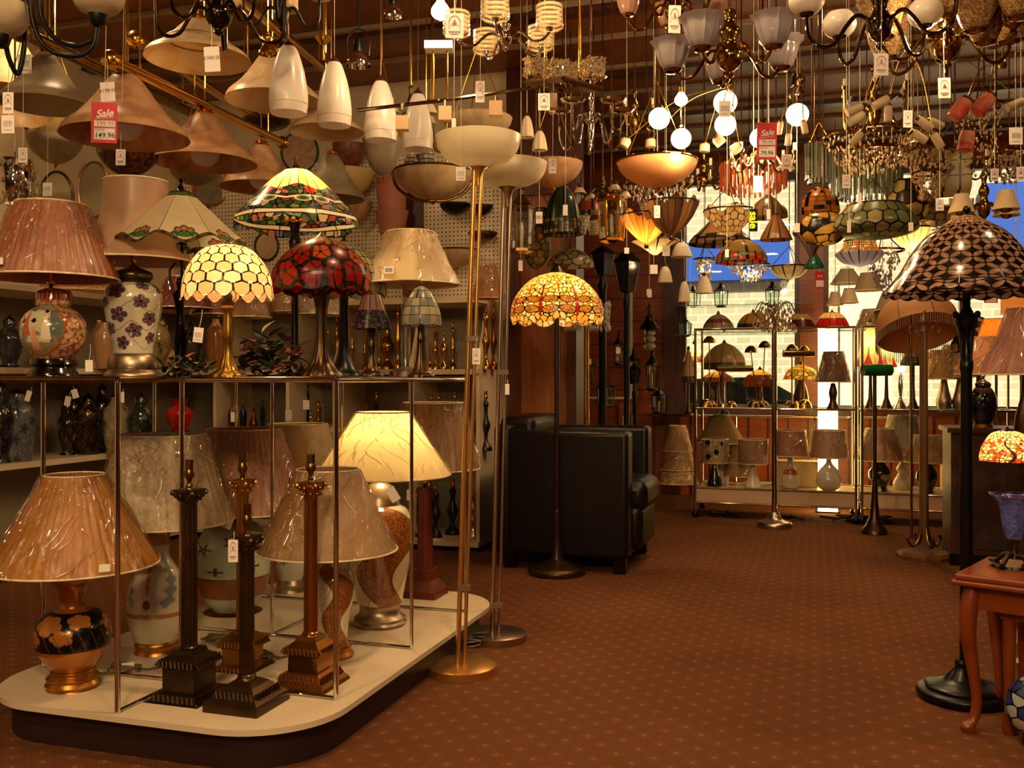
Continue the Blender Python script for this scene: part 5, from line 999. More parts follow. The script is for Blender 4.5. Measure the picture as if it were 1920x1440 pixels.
# thin rod spider fittings with frosted heads
def spider(label, cx, Y, hub, heads, m=ABRASS, hm=FROST, L=24, W=7, name='spider_light', cat='ceiling light', curved=True):
    g = G(name, label, cat, cx, Y, by=hub+12); k = g.k; g.lat('hub', [(5, hub+10), (8, hub+2), (6, hub-6), (2, hub-12)], m, 20, 2); g.cord(hub-10, m, .003, name='rod')
    for j, (x, y, ang) in enumerate(heads):
        dy = .22*math.sin(j*2.1); a = Vector((0, 0, g.z(hub))); c = g.pt(x, y, dy); d = Vector((math.cos(math.radians(ang)), 0, -math.sin(math.radians(ang))))
        mid = (a+c)/2+Vector((0, 0, .06 if curved else 0)); mb = MB(); mb.tube([a, mid, c-d*L*k*.5], .0019, 6, 6); A = g.part('arm', mb, m)
        R = d.to_track_quat('Z', 'Y').to_matrix().to_4x4(); T_ = Matrix.Translation(c) @ R
        mb = MB(); mb.lathe([(W*k*.7, -L*k*.62), (W*k*.75, -L*k*.45)], 16, mt=T_); g.part('socket', mb, m, parent=A)
        mb = MB(); mb.lathe([(W*k*.9, -L*k*.45), (W*k, -L*k*.2), (W*k, L*k*.45), (W*k*.85, L*k*.5)], 18, mt=T_); g.part('frosted_shade', mb, hm, parent=A)
    return g
spider('spider ceiling light with many thin rods and frosted tube heads, right of centre', 1702, 3.4, 88, [(1603, 206, 155), (1642, 235, 130), (1570, 250, 150), (1735, 232, 40), (1798, 205, 25), (1850, 225, 155), (1725, 255, 35), (1704, 186, 90), (1612, 222, 150), (1760, 262, 60)], W=8, L=32)
spider('thin rod spider ceiling light with frosted square heads below the globes', 1368, 4.1, 160, [(1172, 268, 120), (1232, 248, 90), (1330, 285, 50), (1380, 278, 145), (1338, 258, 95)], W=10, L=16)
spider('thin rod spider ceiling light with small tubes right of the single globe', 1500, 4.0, 150, [(1478, 262, 95), (1505, 292, 55), (1482, 262, 80), (1462, 240, 100)], W=6, L=22)
TULP = shade_mat('pink_tulip_glass', 'd05a48', .35, .3, col2='e0a080', nscale=8)
spider('ceiling light with pink and orange tulip glass heads at right edge', 1880, 3.2, 120, [(1800, 205, 125), (1862, 238, 100), (1895, 172, 80), (1845, 195, 130)], W=15, L=40, hm=TULP, m=ABRASS)
# crystal and prism chandeliers
def drops_ch(label, cx, Y, y0, y1, hw, n, m=CRYSTAL, tiers=1, ringm=GLB, prism=False, lit=0, cone=.6, r=2.2, h=8):
    g = G('crystal_chandelier', label, 'chandelier', cx, Y, by=y1); k = g.k
    for i in range(tiers):
        f = 1-.35*i/max(tiers-1, 1); y = y0+(y1-y0)*.45*i; mb = MB(); mb.ring((0, 0, g.z(y)), hw*f*k, .006, 40); g.part('ring', mb, ringm)
    mb = MB()
    for i in range(3): a = i*2.094; mb.tube([(hw*k*math.cos(a), hw*k*math.sin(a), g.z(y0)), (0, 0, g.z(y0)+.10)], .003, 6)
    g.part('spokes', mb, ringm); g.cord(y0-.1/k, ringm, .003)
    if prism:
        mb = MB()
        for i in range(n):
            a = i*2*PI/n; R = hw*k*(1 if i % 2 else .8); mb.lathe([(r*k, g.z(y1-(8 if i % 2 else 0))), (r*k, g.z(y0+2))], 5, (R*math.cos(a), R*math.sin(a), 0))
        tag(g.part('glass_rods', mb, m, smooth=False), kind='stuff')
    else: crystals(g, n, hw, y0, y1, cone=cone, r=r, h=h, m=m)
    if lit: g.bulb((y0+y1)/2, lit)
    return g
FA = mat('amber_crystal', 'e0b888', .04, 0, trans=.5, ior=1.6)
GRG = mat('grey_green_glass', '8c8c6c', .08, 0, trans=.7); ORG = mat('orange_glass', 'c8602c', .08, 0, trans=.6)
for a, kw in [(('crystal bead chandelier under the alabaster bowl', 1232, 4.5, 345, 412, 62, 260), dict(cone=.35, lit=1)),
    (('crystal chandelier with dense hanging beads right of stained glass box', 1742, 4.0, 285, 372, 46, 300), dict(cone=.4, tiers=2, m=FA)),
    (('wide crystal chandelier below the frosted spider light', 1640, 4.1, 258, 322, 95, 330), dict(cone=.6, tiers=2, m=FA, lit=1)),
    (('glass rod waterfall chandelier, grey green, beneath the wide crystal one', 1625, 4.4, 285, 372, 62, 60), dict(prism=True, m=GRG)),
    (('glass rod waterfall chandelier, slim grey, left of the wide crystal one', 1535, 4.5, 268, 345, 24, 34), dict(prism=True, m=GRG)),
    (('glass rod chandelier with orange rods below the pink Sale tag', 1412, 4.5, 305, 362, 60, 60), dict(prism=True, m=ORG, lit=1.2)),
    (('oval crystal chandelier with gilt hoop near right edge', 1835, 3.9, 200, 300, 42, 170), dict(cone=.9, m=FA)),
    (('lit crystal chandelier in front of the left shop window', 1405, 6.0, 498, 528, 40, 150), dict(cone=.4, lit=2)),
    (('small crystal chandelier left in the left window', 1322, 6.6, 486, 525, 20, 110), dict(cone=.5, lit=1)),
    (('clear crystal chandelier hanging left of the scaled floor lamp', 1655, 4.8, 470, 540, 38, 200), dict(cone=.25)),
    (('small bead chandelier with gilt stem near right edge', 1892, 4.2, 285, 345, 26, 120), dict(cone=.5, m=FA))]: drops_ch(*a, **kw)
for x, y, s in ((1398, 508, 8), (1326, 495, 7)): pass
bowl('wide fluted pink alabaster bowl pendant on brass ring, middle of ceiling', 1232, 4.2, 303, 352, 75, shade_mat('fluted_alabaster', 'd09c64', .35, .35), rimm=GLB)
bowl('pinkish cream glass bowl pendant behind the steel torchiere bowl', 1035, 4.6, 306, 352, 58, ALAB)
bowl('cream glass bowl pendant right of the fourth tulip pendant', 895, 4.7, 222, 262, 66, CRALAB)
# leaded glass pendants
def lead(label, cx, Y, prof, fn, name='leaded_pendant', nu=220, nv=80, lit=0, rf=None, tip=None, cat='pendant lamp'):
    g = G(name, label, cat, cx, Y, by=max(p[1] for p in prof)); plathe(g, 'leaded_shade', prof, fn, TIFF, nu, nv, rf=rf)
    yt = min(p[1] for p in prof); mb = MB(); q = g.pr(prof, 1); top = max(q, key=lambda p: p[1]); mb.ring((0, 0, top[1]), max(top[0], .01), .004, 28); g.part('rim', mb, BRONZE)
    r = top[0]; yy = top[1]+.12
    if r > .05:
        mb = MB()
        for i in range(3): a = i*2.094+.5; mb.tube([(r*math.cos(a), r*math.sin(a), top[1]), (0, 0, yy)], .002, 5)
        g.part('chains', mb, BRONZE); 
    mb = MB(); mb.tube([(0, 0, yy if r > .05 else top[1]), (0, 0, 2.885-g.z0)], .003, 6); g.part('cord', mb, BRONZE)
    if tip: mb = MB(); mb.ball((0, 0, g.z(tip)), .012, 10); g.part('finial', mb, BRONZE)
    if lit: g.bulb((min(p[1] for p in prof)+max(p[1] for p in prof))/2, lit)
    return g
def panels(n, cols, border=None, seed=0, bv=.2, w=.44, low=True, rows=0):
    def fn(u, v):
        b = pick(h2(np.floor(u*n), seed*1., seed), cols)
        if border: m = (v < bv) if low else (v > 1-bv); c = pick(h2(np.floor(u*n*3), np.floor(v*14), seed), border); c = lay(c, (np.abs(np.mod(u*n*3, 1)-.5) > .4) | (np.abs(np.mod(v*14, 1)-.5) > .4), '120c08'); b = np.where(m[..., None], c, b)
        b = lay(b, np.abs(np.mod(u*n, 1)-.5) > w, '120c08')
        return lay(b, np.abs(np.mod(v*rows, 1)-.5) > .47, '120c08') if rows else b
    return fn
def scales(nu_, nv_, cols, seed=0, w=.12, jit=.1):
    def fn(u, v): d, i, _, _ = cells(u, v, nu_, nv_, jit, .5, seed); return lay(pick(i, cols), d < w, '140e08')
    return fn
AMC = ['e89838', 'f0b050', 'd88028']; CRC = ['c8b080', 'd4bc8c', 'b8a070']
def fanrf(n, a=.02):
    def rf(u, v, R, Z): return R, Z+a*np.cos(u*n*2*PI)*v**3
    return rf
lead('lit orange fan shaped leaded uplighter left of dark fan pendant', 1212, 4.6, [(4, 456), (20, 445), (38, 425), (52, 405)], panels(22, AMC), lit=1.6, tip=462, rf=fanrf(8))
lead('dark amber fan shaped leaded uplighter right of the lit one', 1258, 4.5, [(4, 442), (22, 430), (40, 408), (52, 380)], panels(22, ['5a3c24', '7a5430', '4a3020']), tip=446, rf=fanrf(8))
lead('cream cone leaded pendant with brown panels low left of window', 1228, 5.0, [(4, 478), (22, 465), (45, 452)], panels(8, ['c8a868', 'b89050', 'd8c084']), lit=1)
lead('leaded bowl pendant of round cream scales with pointed tip', 1368, 4.4, [(4, 443), (20, 432), (38, 412), (48, 395)], scales(16, 5, ['c8a468', 'b89458', 'd0b078']), rf=fanrf(6))
lead('leaded cone pendant with brown panels and pebbled rim beneath round scales', 1350, 4.8, [(58, 458), (54, 448), (30, 425), (8, 400)], panels(6, ['a87840', 'b8884c'], ['6a5434', 'a88858', '3a2c1c'], bv=.25))
lead('hexagonal brown and green leaded pendant with red flowers, lit from below', 1390, 4.5, [(48, 492), (46, 480), (32, 462), (12, 450)], panels(6, ['6a4c24', '5c4820'], ['7a2414', '4a5428', '8a3418'], bv=.3), lit=1.4)
lead('small brown panelled cone pendant between round scale bowl and windows', 1455, 4.4, [(30, 450), (26, 440), (14, 418), (4, 402)], panels(8, ['7a5028', '8a5c30']))
lead('wide shallow leaded bowl pendant with green and cream diamonds', 1640, 4.2, [(4, 448), (40, 445), (72, 436), (78, 425), (70, 408), (50, 385)], scales(18, 5, ['8c7c4c', '7c8458', 'a08c58', '6c6c44'], 2), nu=420, nv=120)
lead('round leaded ball pendant with black and yellow leaf pattern', 1543, 4.3, [(4, 462), (28, 455), (42, 438), (40, 415), (28, 402)], scales(9, 4, ['c89838', 'd8a848', '1a120a', 'b88430'], 5, jit=.8))
lead('lilac lower bowl leaded pendant with coloured glass band', 1612, 4.7, [(4, 500), (30, 492), (44, 478), (42, 474), (32, 465), (28, 452)], panels(16, ['6c6878', '787484'], ['d8a848', 'c86828', '7c9c48', 'c84c68'], bv=.35, low=False), lit=.8)
lead('glowing cream shell shaped leaded uplighter left of scaled floor lamp', 1712, 4.6, [(4, 474), (18, 460), (34, 445), (42, 430)], panels(18, ['f4d890', 'f0c878']), lit=2, rf=fanrf(6))
lead('square stained glass box pendant of pale yellow panels near right', 1783, 4.1, [(42, 364), (44, 350), (44, 290), (38, 286)], lambda u, v: (lambda d, b: lay(lay(b, d < .25, '120c08'), np.abs(np.mod(u*4, 1)-.5) > .47, '120c08'))(np.abs(np.abs(np.mod(u*4, 1)-.5)*2+np.abs(v-.5)*3-.5), panels(8, ['b8a060', 'c0a868', 'a89458'], rows=3)(u, v)), rf=lambda u, v, R, Z: (R*.78/np.maximum(np.abs(np.cos(u*2*PI+.4)), np.abs(np.sin(u*2*PI+.4))), Z))
lead('leaded bowl with cream pentagons and dark columns right of diamonds bowl', 1700, 4.3, [(32, 410), (38, 395), (36, 380), (24, 340)], scales(7, 3, ['c0a468', '3c2c1c', 'b89c60'], 3))
lead('orange and black chequered leaded pendant behind glass rod chandeliers', 1538, 4.9, [(36, 398), (34, 385), (30, 370), (16, 355)], lambda u, v: lay(pick(h2(np.floor(u*20), np.floor(v*6), 2), ['c87028', '1a100a', 'd88838']), np.abs(np.mod(v*6, 1)-.5) > .46, '0c0806'))
lead('green leaded trumpet pendant left of red price tag in window', 1527, 5.4, [(18, 503), (16, 495), (8, 482), (4, 476)], panels(12, ['2c6c54', '3c7c5c']))
lead('narrow violet fan leaded pendant above green trumpet pendant', 1522, 5.0, [(4, 482), (16, 460), (34, 436)], panels(14, ['6c5c5c', '7c6460']), rf=fanrf(6))
lead('pale hanging bowl lamp with pink rim in front of left window', 1480, 5.6, [(4, 524), (22, 518), (34, 506), (36, 500)], panels(10, ['d8c094', 'e0cc9c']))
lead('cream and brown leaded cone behind scaled lamp top', 1730, 4.4, [(50, 420), (48, 400), (30, 380), (8, 360)], scales(14, 6, ['a08c60', '8c7c54', 'b09c6c'], 4))
lead('dark leaded pendant with pink petals left of brass lantern', 1010, 5.0, [(4, 452), (22, 440), (34, 415), (30, 395)], scales(10, 4, ['5c5444', '7c7458', '3c4434', '8c6454'], 6, jit=.6))
lead('tall leaded pendant with green and white panels above dragonfly lamp', 1055, 4.9, [(38, 440), (34, 410), (26, 375), (10, 352)], panels(8, ['5c5c48', '7c745c', '2c4030'], ['8c8460', '4c3c2c'], bv=.3))
lead('small white honeycomb leaded shade left of brass lantern', 1090, 5.0, [(8, 440), (12, 425), (17, 405)], scales(12, 5, ['e0d8b8', 'd0c8a8'], 1))
lead('small white honeycomb leaded shade beside it, lower and right', 1113, 5.1, [(8, 440), (10, 430), (12, 414)], scales(12, 5, ['d8d0b0', 'c8c0a0'], 1))
lead('leaded dome with black lines hanging just above the dragonfly lamp', 1070, 5.2, [(44, 500), (40, 488), (26, 474), (6, 466)], scales(14, 5, ['8c8868', 'a09878', '6c6c58'], 8, jit=.5))
lead('olive scale leaded bowl at left above dragonfly lamp', 1005, 5.2, [(4, 505), (16, 495), (28, 470), (26, 445)], scales(10, 5, ['6c643c', '7c7044', '8c7c4c'], 9))
lead('brown leaded pendant with leaf ribs over the crystal beads', 1440, 4.7, [(36, 408), (34, 395), (20, 378), (6, 368)], panels(12, ['8c6c3c', '7a5c34', '9c7c48']))
lead('blue and cream fan leaded shade at left under the globes', 1108, 5.4, [(30, 398), (22, 380), (8, 365)], panels(6, ['3c4c68', 'b8a884', '8c3c2c']))
# brass lanterns
def lantern(label, cx, Y, y0, y1, hw, m=BRASS, n=6, gl=GLASS, hang=True, name='lantern', inner=None, cat='lantern', candle=True, z0=None):
    g = G(name, label, cat, cx, Y, z0=z0, by=y1); k = g.k; h = y1-y0; b0, b1 = y0+h*.34, y1-h*.08
    q = g.pr([(2, y0), (hw*.3, y0+h*.06), (hw*.25, y0+h*.12), (hw*.75, y0+h*.26), (hw*1.08, y0+h*.30), (hw, b0)], 1); mb = MB(); mb.lathe(q, n); g.part('roof', mb, m, sharp=20)
    mb = MB(); mb.lathe(g.pr([(hw*.85, b1), (hw*.9, y1-h*.04), (hw*.4, y1)], 1), n); g.part('base', mb, m, sharp=20)
    mb = MB()
    for i in range(n):
        a = 2*PI*i/n; mb.tube([(hw*.98*k*math.cos(a), hw*.98*k*math.sin(a), g.z(b0)), (hw*.85*k*math.cos(a), hw*.85*k*math.sin(a), g.z(b1))], hw*.07*k, 5)
    g.part('frame_bars', mb, m); mb = MB(); mb.lathe([(hw*.8*k, g.z(b1)), (hw*.93*k, g.z(b0))], n, caps=False); g.part('glass', mb, gl, smooth=False)
    if candle: g.lat('candle', [(hw*.14, b1), (hw*.14, b0+h*.25), (hw*.05, b0+h*.18)], CERAM, 10, 1)
    if inner: crystals(g, 60, hw*.6, b0+4, b1-2, m=inner, r=2, h=7)
    if hang: g.cord(y0, m, .003, name='chain')
    return g
lantern('hexagonal polished brass hall lantern with cut crystal glass panes', 1147, 4.6, 340, 457, 26, BRASS, inner=FA)
lantern('tall brass hexagonal lantern with candle tubes right of steel torchiere', 978, 4.7, 350, 477, 25, ABRASS)
# glass flowers lamps etc
for x, y0, y1, hw, Y, lb in ((988, 218, 258, 13, 4.4, 'small frosted flower glass pendant near the chrome bar'), (1012, 246, 282, 14, 4.3, 'frosted flower glass pendant with brass stem above steel torchiere'), (1247, 500, 530, 14, 5.6, 'white bell glass pendant hanging before the wood panelled corner'), (1283, 528, 566, 12, 5.8, 'cream elongated bell pendant at the left edge of window'), (1278, 455, 482, 20, 5.2, 'pale green white bell pendant above the left window edge'), (1320, 518, 550, 16, 6.2, 'pink cream tall bell pendant in the left window')):
    g = G('bell_glass_pendant', lb, 'pendant lamp', x, Y, by=y1); g.lat('glass_shade', [(hw*.3, y0), (hw*.6, y0+(y1-y0)*.2), (hw*.85, y0+(y1-y0)*.6), (hw, y1)], CREAMG, 32, 3, wall=.003, rf=(lambda a, z: 1+.06*math.cos(a*8)) if x < 1020 else None); g.lat('cap', [(hw*.32, y0+1), (2, y0-7)], CHROME, 14, 1); g.cord(y0-6, WIRE, .0018)
# cream fabric candle shades on a gilt chandelier at right
g = chandelier('gilt chandelier with cream pleated fabric shades above scaled floor lamp', 1845, 4.0, (325, 420), (4, 52, 12, 405), GLB, 'cone', shade_mat('ivory_fabric', 'e8cfa0', .4, .5), (24, 38), 12, 5, rot=.3, bulb=390)
g = chandelier('small black bronze chandelier with pale glass bells, middle right', 1130, 4.6, (330, 372), (4, 48, 10, 352), BRONZE, 'bellflip', FROST, (12, 14), 8, 4, rot=.4)
# gilt leafy chandelier and extra brass ones in the thicket
chandelier('gilt leaf chandelier with candle tubes behind the frosted spider light', 1640, 3.8, (125, 250), (6, 62, 30, 170), GLB, None, None, (0, 0), 12, 6, rot=.2, candle=True, crystal=4)
chandelier('brass candle chandelier hung with beads over the orange glass rods', 1430, 4.2, (225, 330), (6, 58, 22, 292), GLB, None, None, (0, 0), 10, 4, rot=.6, candle=True, crystal=9)
chandelier('brass candle chandelier with beads at far right over the pale lanterns', 1868, 4.3, (255, 345), (5, 46, 18, 305), GLB, None, None, (0, 0), 10, 4, rot=.1, candle=True, crystal=8)
chandelier('small brass chandelier behind the pink shaded one', 1190, 4.6, (170, 250), (5, 44, 18, 212), ABRASS, None, None, (0, 0), 9, 4, rot=.4, candle=True)
chandelier('brass candle chandelier with beads left of the orange glass rods', 1320, 4.8, (285, 360), (6, 44, 16, 325), GLB, None, None, (0, 0), 9, 4, rot=.6, candle=True, crystal=8)
chandelier('bronze and glass candle chandelier low over the stained glass box', 1790, 4.5, (370, 420), (5, 34, 10, 395), BRONZE, None, None, (0, 0), 8, 4, rot=.3, candle=True, crystal=3)
# ================================================================ floor standing things on the right
# dragonfly floor lamp
g = G('floor_lamp', 'lit floor lamp with amber dragonfly leaded shade and dark slender pole beside armchair', 'floor lamp', 1044, 4.92, 0)
def dragon(u, v):
    d, i, ox, oy = cells(u, v, 46, 13, .85, .5, 4); b = lay(pick(i, ['f0b450', 'f8cc74', 'e8a440', 'fad890']), d < .14, '1c1008'); n = 8; x = np.mod(u*n, 1)-.5
    d2, i2, _, _ = cells(u, v, 120, 30, .8, .5, 7)
    for sg, vy, rx in ((1, .27, .42), (-1, .27, .42), (1, .13, .36), (-1, .13, .36)):
        e = ((x-sg*.26)/.235)**2+((v-vy-.05*np.abs(x))/.05)**2; m = e < 1; b = np.where(m[..., None], lay(pick(i2, ['c08430', 'd09440', 'a87028']), d2 < .2, '5a3410'), b); b = lay(b, np.abs(e-1) < .22, '1c1008')
    b = lay(b, (np.abs(x) < .035) & (v > .06) & (v < .52), '7c1c10'); b = lay(b, np.hypot(x/.06, (v-.2)/.05) < 1, '8a2018'); b = lay(b, np.hypot((np.abs(x)-.16)/.035, (v-.5)/.02) < 1, 'fff0d0')
    return lay(b, (np.abs(np.mod(u*n+.5, 1)-.5) < .03) & (v > .4) & (v < .56), 'b83820')
plathe(g, 'leaded_shade', [(14, 512), (40, 520), (64, 538), (82, 565), (87, 590), (84, 601)], dragon, TIFF, 760, 230, rf=scal(12, .02))
g.lat('finial', [(1, 478), (6, 488), (3, 494), (8, 500), (14, 512)], BRONZE, 20, 3)
g.lat('pole', [(5, 595), (4.5, 800), (4.5, 960)], mat('dark_brown_pole', '2a160c', .35, .3), 16, 1); g.lat('pole_foot', [(4.5, 955), (6, 965), (6, 1000), (9, 1030), (14, 1050)], _M[('dark_brown_pole', '2a160c', .35, .3)], 24, 2)
g.lat('base', [(14, 1048), (30, 1056), (48, 1064), (53, 1070), (53, 1080)], BRONZE, 48, 2, ground=True, rf=lambda a, z: 1+.015*math.cos(a*20)); g.bulb(560, 6)
# crystal fringed brass floor lamp behind
g = G('floor_lamp', 'slim brass floor lamp with hanging crystal fringe behind the dragonfly lamp', 'floor lamp', 1100, 5.75, 0)
g.lat('pole', [(5, 1040), (5, 800), (4, 600)], BRASS, 14, 1); g.lat('base', [(30, 1028), (40, 1034)], BRASS, 32, 1, ground=True); mb = MB()
for i in range(16): a = i*PI/8; mb.tube([(0, 0, g.z(590)), (22*g.k*math.cos(a), 22*g.k*math.sin(a), g.z(558)), (42*g.k*math.cos(a), 42*g.k*math.sin(a), g.z(590))], .0025, 5, 4)
g.part('arms', mb, CHROME); crystals(g, 260, 44, 570, 620, hollow=.8, h=13, r=2.6)
# scaled floor lamp at right
g = G('floor_lamp', 'large brown fish scale leaded glass floor lamp on black pole, right foreground', 'floor lamp', 1812, 3.0, 0); k = g.k
def peacock(u, v):
    x, y = u*36+.5*v*0, v*15; p_, q_ = (x+y)/2, (x-y)/2; cnt = np.zeros(u.shape); edge = np.full(u.shape, 9.)
    for i in (-1, 0, 1, 2):
        for j in (-1, 0, 1, 2): dd = np.hypot(p_-np.floor(p_)-i, q_-np.floor(q_)-j); cnt = cnt+(dd < .735); edge = np.minimum(edge, np.abs(dd-.735))
    b = pick(h2(np.floor(p_*2), np.floor(q_*2), 3), ['9c7860', '8a6650', 'b08c70', '94705a']); b = lay(b, cnt < 2, '120a06'); b = lay(b, edge < .035, '20140c')
    cap = v > .8; dd, ii, _, _ = cells(u, v, 24, 14, 0, .5, 2); cc = lay(pick(ii, ['c09870', 'a88060', 'b08c68']), dd < .14, '1c120a'); b = np.where(cap[..., None], cc, b)
    return lay(b, (np.abs(v-.10) < .008), '120c08')
plathe(g, 'leaded_shade', [(10, 404), (38, 418), (72, 442), (98, 475), (118, 510), (145, 543), (147, 549)], peacock, shade_mat('scale_leaded_glass', 'ffffff', .3, .16, attr=True), 900, 260, rf=scal(24, .008))
g.lat('finial', [(2, 386), (7, 390), (7, 396), (3, 400), (12, 406)], BLACK, 24, 3)
g.lat('pole', [(7, 548), (7, 575), (14, 590), (20, 600), (18, 612), (8, 622), (6, 640), (7, 672), (12, 678), (12, 690), (10, 700), (12, 1240)], BLACK, 28, 1, dx=0)
g.lat('foot', [(11, 1236), (15, 1244), (14, 1252), (24, 1266), (36, 1280), (66, 1290), (66, 1296), (80, 1300), (83, 1308), (80, 1320)], BLACK, 60, 3, ground=True, dx=-6)
for i in range(4):
    a = i*PI/2+.35; ca, sa = math.cos(a), math.sin(a); mb = MB(); mb.tube([(24*k*ca, 24*k*sa, g.z(590)), (20*k*ca, 20*k*sa, g.z(605)), (13*k*ca, 13*k*sa, g.z(640)), (10*k*ca, 10*k*sa, g.z(678))], .005, 8, 4); mb.ball((26*k*ca, 26*k*sa, g.z(590)), .010, 10); g.part('scroll', mb, BLACK)
mb = MB()
for i in range(24): a = i*PI/12; mb.tube([(32*k*math.cos(a)-6*k, 32*k*math.sin(a), g.z(1278)), (64*k*math.cos(a+.12)-6*k, 64*k*math.sin(a+.12), g.z(1291))], .004, 5)
g.part('leaf_relief', mb, mat('bronze_highlight', '5a401c', .35, .9))
# side table
TAB = wood('orange_brown_wood', '6e2c0c', '823a12', .3, st=(2, 2, 2))
C0 = Vector((1.265, 2.715)); A_ = Vector((.65, .76)); B_ = Vector((.77, -.64))
t = bpy.data.objects.new('side_table', None); COL.objects.link(t); t.location = (C0.x, C0.y, 0); tag(t, 'orange brown wooden side table with curved legs at the right edge', 'side table')
def quad(a0, a1, b0, b1): return [((A_*a+B_*b).x, (A_*a+B_*b).y) for a, b in ((a0, b0), (a0, b1), (a1, b1), (a1, b0))]
mb = MB(); mb.prism(quad(-.015, .335, -.01, .52), .432, .45); mb.prism(quad(-.022, .342, -.018, .527), .418, .433); o = mb.build('top', TAB, t, smooth=False); bv = o.modifiers.new('b', 'BEVEL'); bv.width = .006; bv.segments = 3
mb = MB(); mb.prism(quad(.02, .03, .02, .49), .35, .418); mb.prism(quad(.02, .3, .02, .03), .35, .418); mb.prism(quad(.29, .3, .02, .49), .35, .418); mb.build('apron', TAB, t, smooth=False)
for a, b in ((.03, .03), (.29, .03), (.03, .48), (.29, .48)):
    p = A_*a+B_*b; o2 = (A_*(-1 if a < .1 else 1)+B_*(-1 if b < .1 else 1))*.008; mb = MB()
    pts = [(0, .42, .021), (1.2, .36, .024), (1.5, .28, .022), (.2, .18, .017), (-.8, .09, .014), (0, .04, .015), (1.6, .02, .021), (1.4, 0, .018)]
    vs = []; pp = sp([Vector((q[0], q[1], q[2])) for q in pts], 4); n = 12
    for q in pp:
        c = p+o2*q.x
        for j in range(n): th = 2*PI*j/n; vs.append((c.x+q.z*math.cos(th), c.y+q.z*math.sin(th), max(q.y, 0)))
    mb.add(vs, [(i*n+j, i*n+(j+1) % n, (i+1)*n+(j+1) % n, (i+1)*n+j) for i in range(len(pp)-1) for j in range(n)]+[tuple(range(n)), tuple(range((len(pp)-1)*n, len(pp)*n))]); mb.build('leg', TAB, t)
t2 = bpy.data.objects.new('side_table', None); COL.objects.link(t2); t2.location = (C0.x, C0.y, 0); tag(t2, 'smaller nested side table tucked under the orange brown one', 'side table')
mb = MB(); mb.prism(quad(.06, .27, .09, .44), .325, .345); mb.build('top', TAB, t2, smooth=False)
for a, b in ((.08, .11), (.25, .11), (.08, .42), (.25, .42)):
    p = A_*a+B_*b; mb = MB(); mb.lathe([(.017, 0), (.02, .012), (.013, .05), (.013, .12), (.018, .24), (.018, .325)], 12, (p.x, p.y, 0)); mb.build('leg', TAB, t2)
g = G('price_tag', 'white price tag hanging from string under the side table', 'price tag', 1901, 2.75, by=1210); mb = MB(); mb.box((0, 0, .035), (.02, .001, .07*.9)); g.part('card', mb, CARD, smooth=False); mb = MB(); mb.tube([(0, 0, .066), (0, 0, .34-g.z0+.01)], .0008, 5); g.part('string', mb, STRING)
# blue glass vase lamp
g = G('table_lamp', 'blue ruffled glass tulip lamp on ornate dark metal foot on the side table', 'lamp', 1902, 2.80, .451); k = g.k
BLUEG = shade_mat('blue_swirl_glass', '4a5cb0', .4, .15, col2='7c80c0', nscale=50)
g.lat('glass_shade', [(14, 1010), (20, 990), (24, 965), (28, 945), (38, 930)], BLUEG, 64, 4, wall=.003, rf=lambda a, z: 1+(.10 if z > g.z(940) else .0)*math.cos(a*8))
mb = MB(); mb.lathe([(38*k, g.z(931)), (42*k, g.z(927)), (37*k, g.z(925))], 72, caps=False, rf=lambda a, z: 1+.12*math.cos(a*8)); g.part('ruffled_rim', mb, clear('lilac_clear_glass', 'c8b8e0', .4, .05))
g.lat('stem', [(9, 1048), (6, 1030), (8, 1018), (13, 1008)], BRONZE, 24, 3, ground=False)
mb = MB()
for i in range(4):
    a = i*PI/2+.5; ca, sa = math.cos(a), math.sin(a); mb.tube([(6*k*ca, 6*k*sa, g.z(1040)), (20*k*ca, 20*k*sa, g.z(1042)), (36*k*ca, 36*k*sa, g.z(1056)), (44*k*ca, 44*k*sa, .008), (50*k*ca, 50*k*sa, .012)], .007, 8, 4)
g.part('feet', mb, BRONZE); g.lat('foot_plate', [(38, 1058), (40, 1063)], mat('blackened_metal', '1c1a18', .25, .7), 32, 1)
# leaded globe at the corner
g = G('leaded_glass_lamp', 'leaded glass ball lamp with blue and pale pieces, bottom right corner', 'lamp', 1935, 2.62, 0)
plathe(g, 'leaded_shade', [(14, 1375), (34, 1362), (44, 1335), (40, 1300), (22, 1275), (6, 1268)], scales(9, 6, ['c8d8c8', '3c4a8c', 'e0d0c4', '5c6c98', 'd8e0d0'], 3, jit=.8), TIFF, 260, 120); g.lat('foot', [(15, 1374), (18, 1390)], BRONZE, 24, 1, ground=True)
mb = MB(); mb.box((0, 0, .06), (.30, .24, .12), rz=.6); o = mb.build('cardboard_box', mat('cardboard', 'c8a468', .8), loc=(1.74, 2.98, 0), smooth=False); tag(o, 'pale cardboard box on the carpet behind the side table legs', 'box')
# dark carved cabinet with navy jar and boxes
DC = mat('dark_carved_wood', '1e0e08', .4, noise=.6, nscale=9, bmp=.5, col2='4a2010')
t = bpy.data.objects.new('carved_cabinet', None); COL.objects.link(t); tag(t, 'tall dark carved cabinet behind the black floor lamp pole', 'cabinet')
cu, cv = .69, 5.64
u0 = .70; rbox('body', DC, (u0, u0+.55, 5.64, 6.0, 0, .71), parent=t); rbox('top', DC, (u0-.02, u0+.57, 5.62, 6.02, .71, .735), parent=t); rbox('plinth', BLACK, (u0-.01, u0+.56, 5.625, 5.65, 0, .06), parent=t)
for i in range(2): rbox('door', DC, (u0+.03+.26*i, u0+.27+.26*i, 5.628, 5.64, .09, .69), parent=t)
Yc = YV(1845, 5.8)
g = G('ginger_jar_lamp', 'navy blue glazed jar lamp with gold foot under apricot shade on carved cabinet', 'lamp', 1843, Yc, .735)
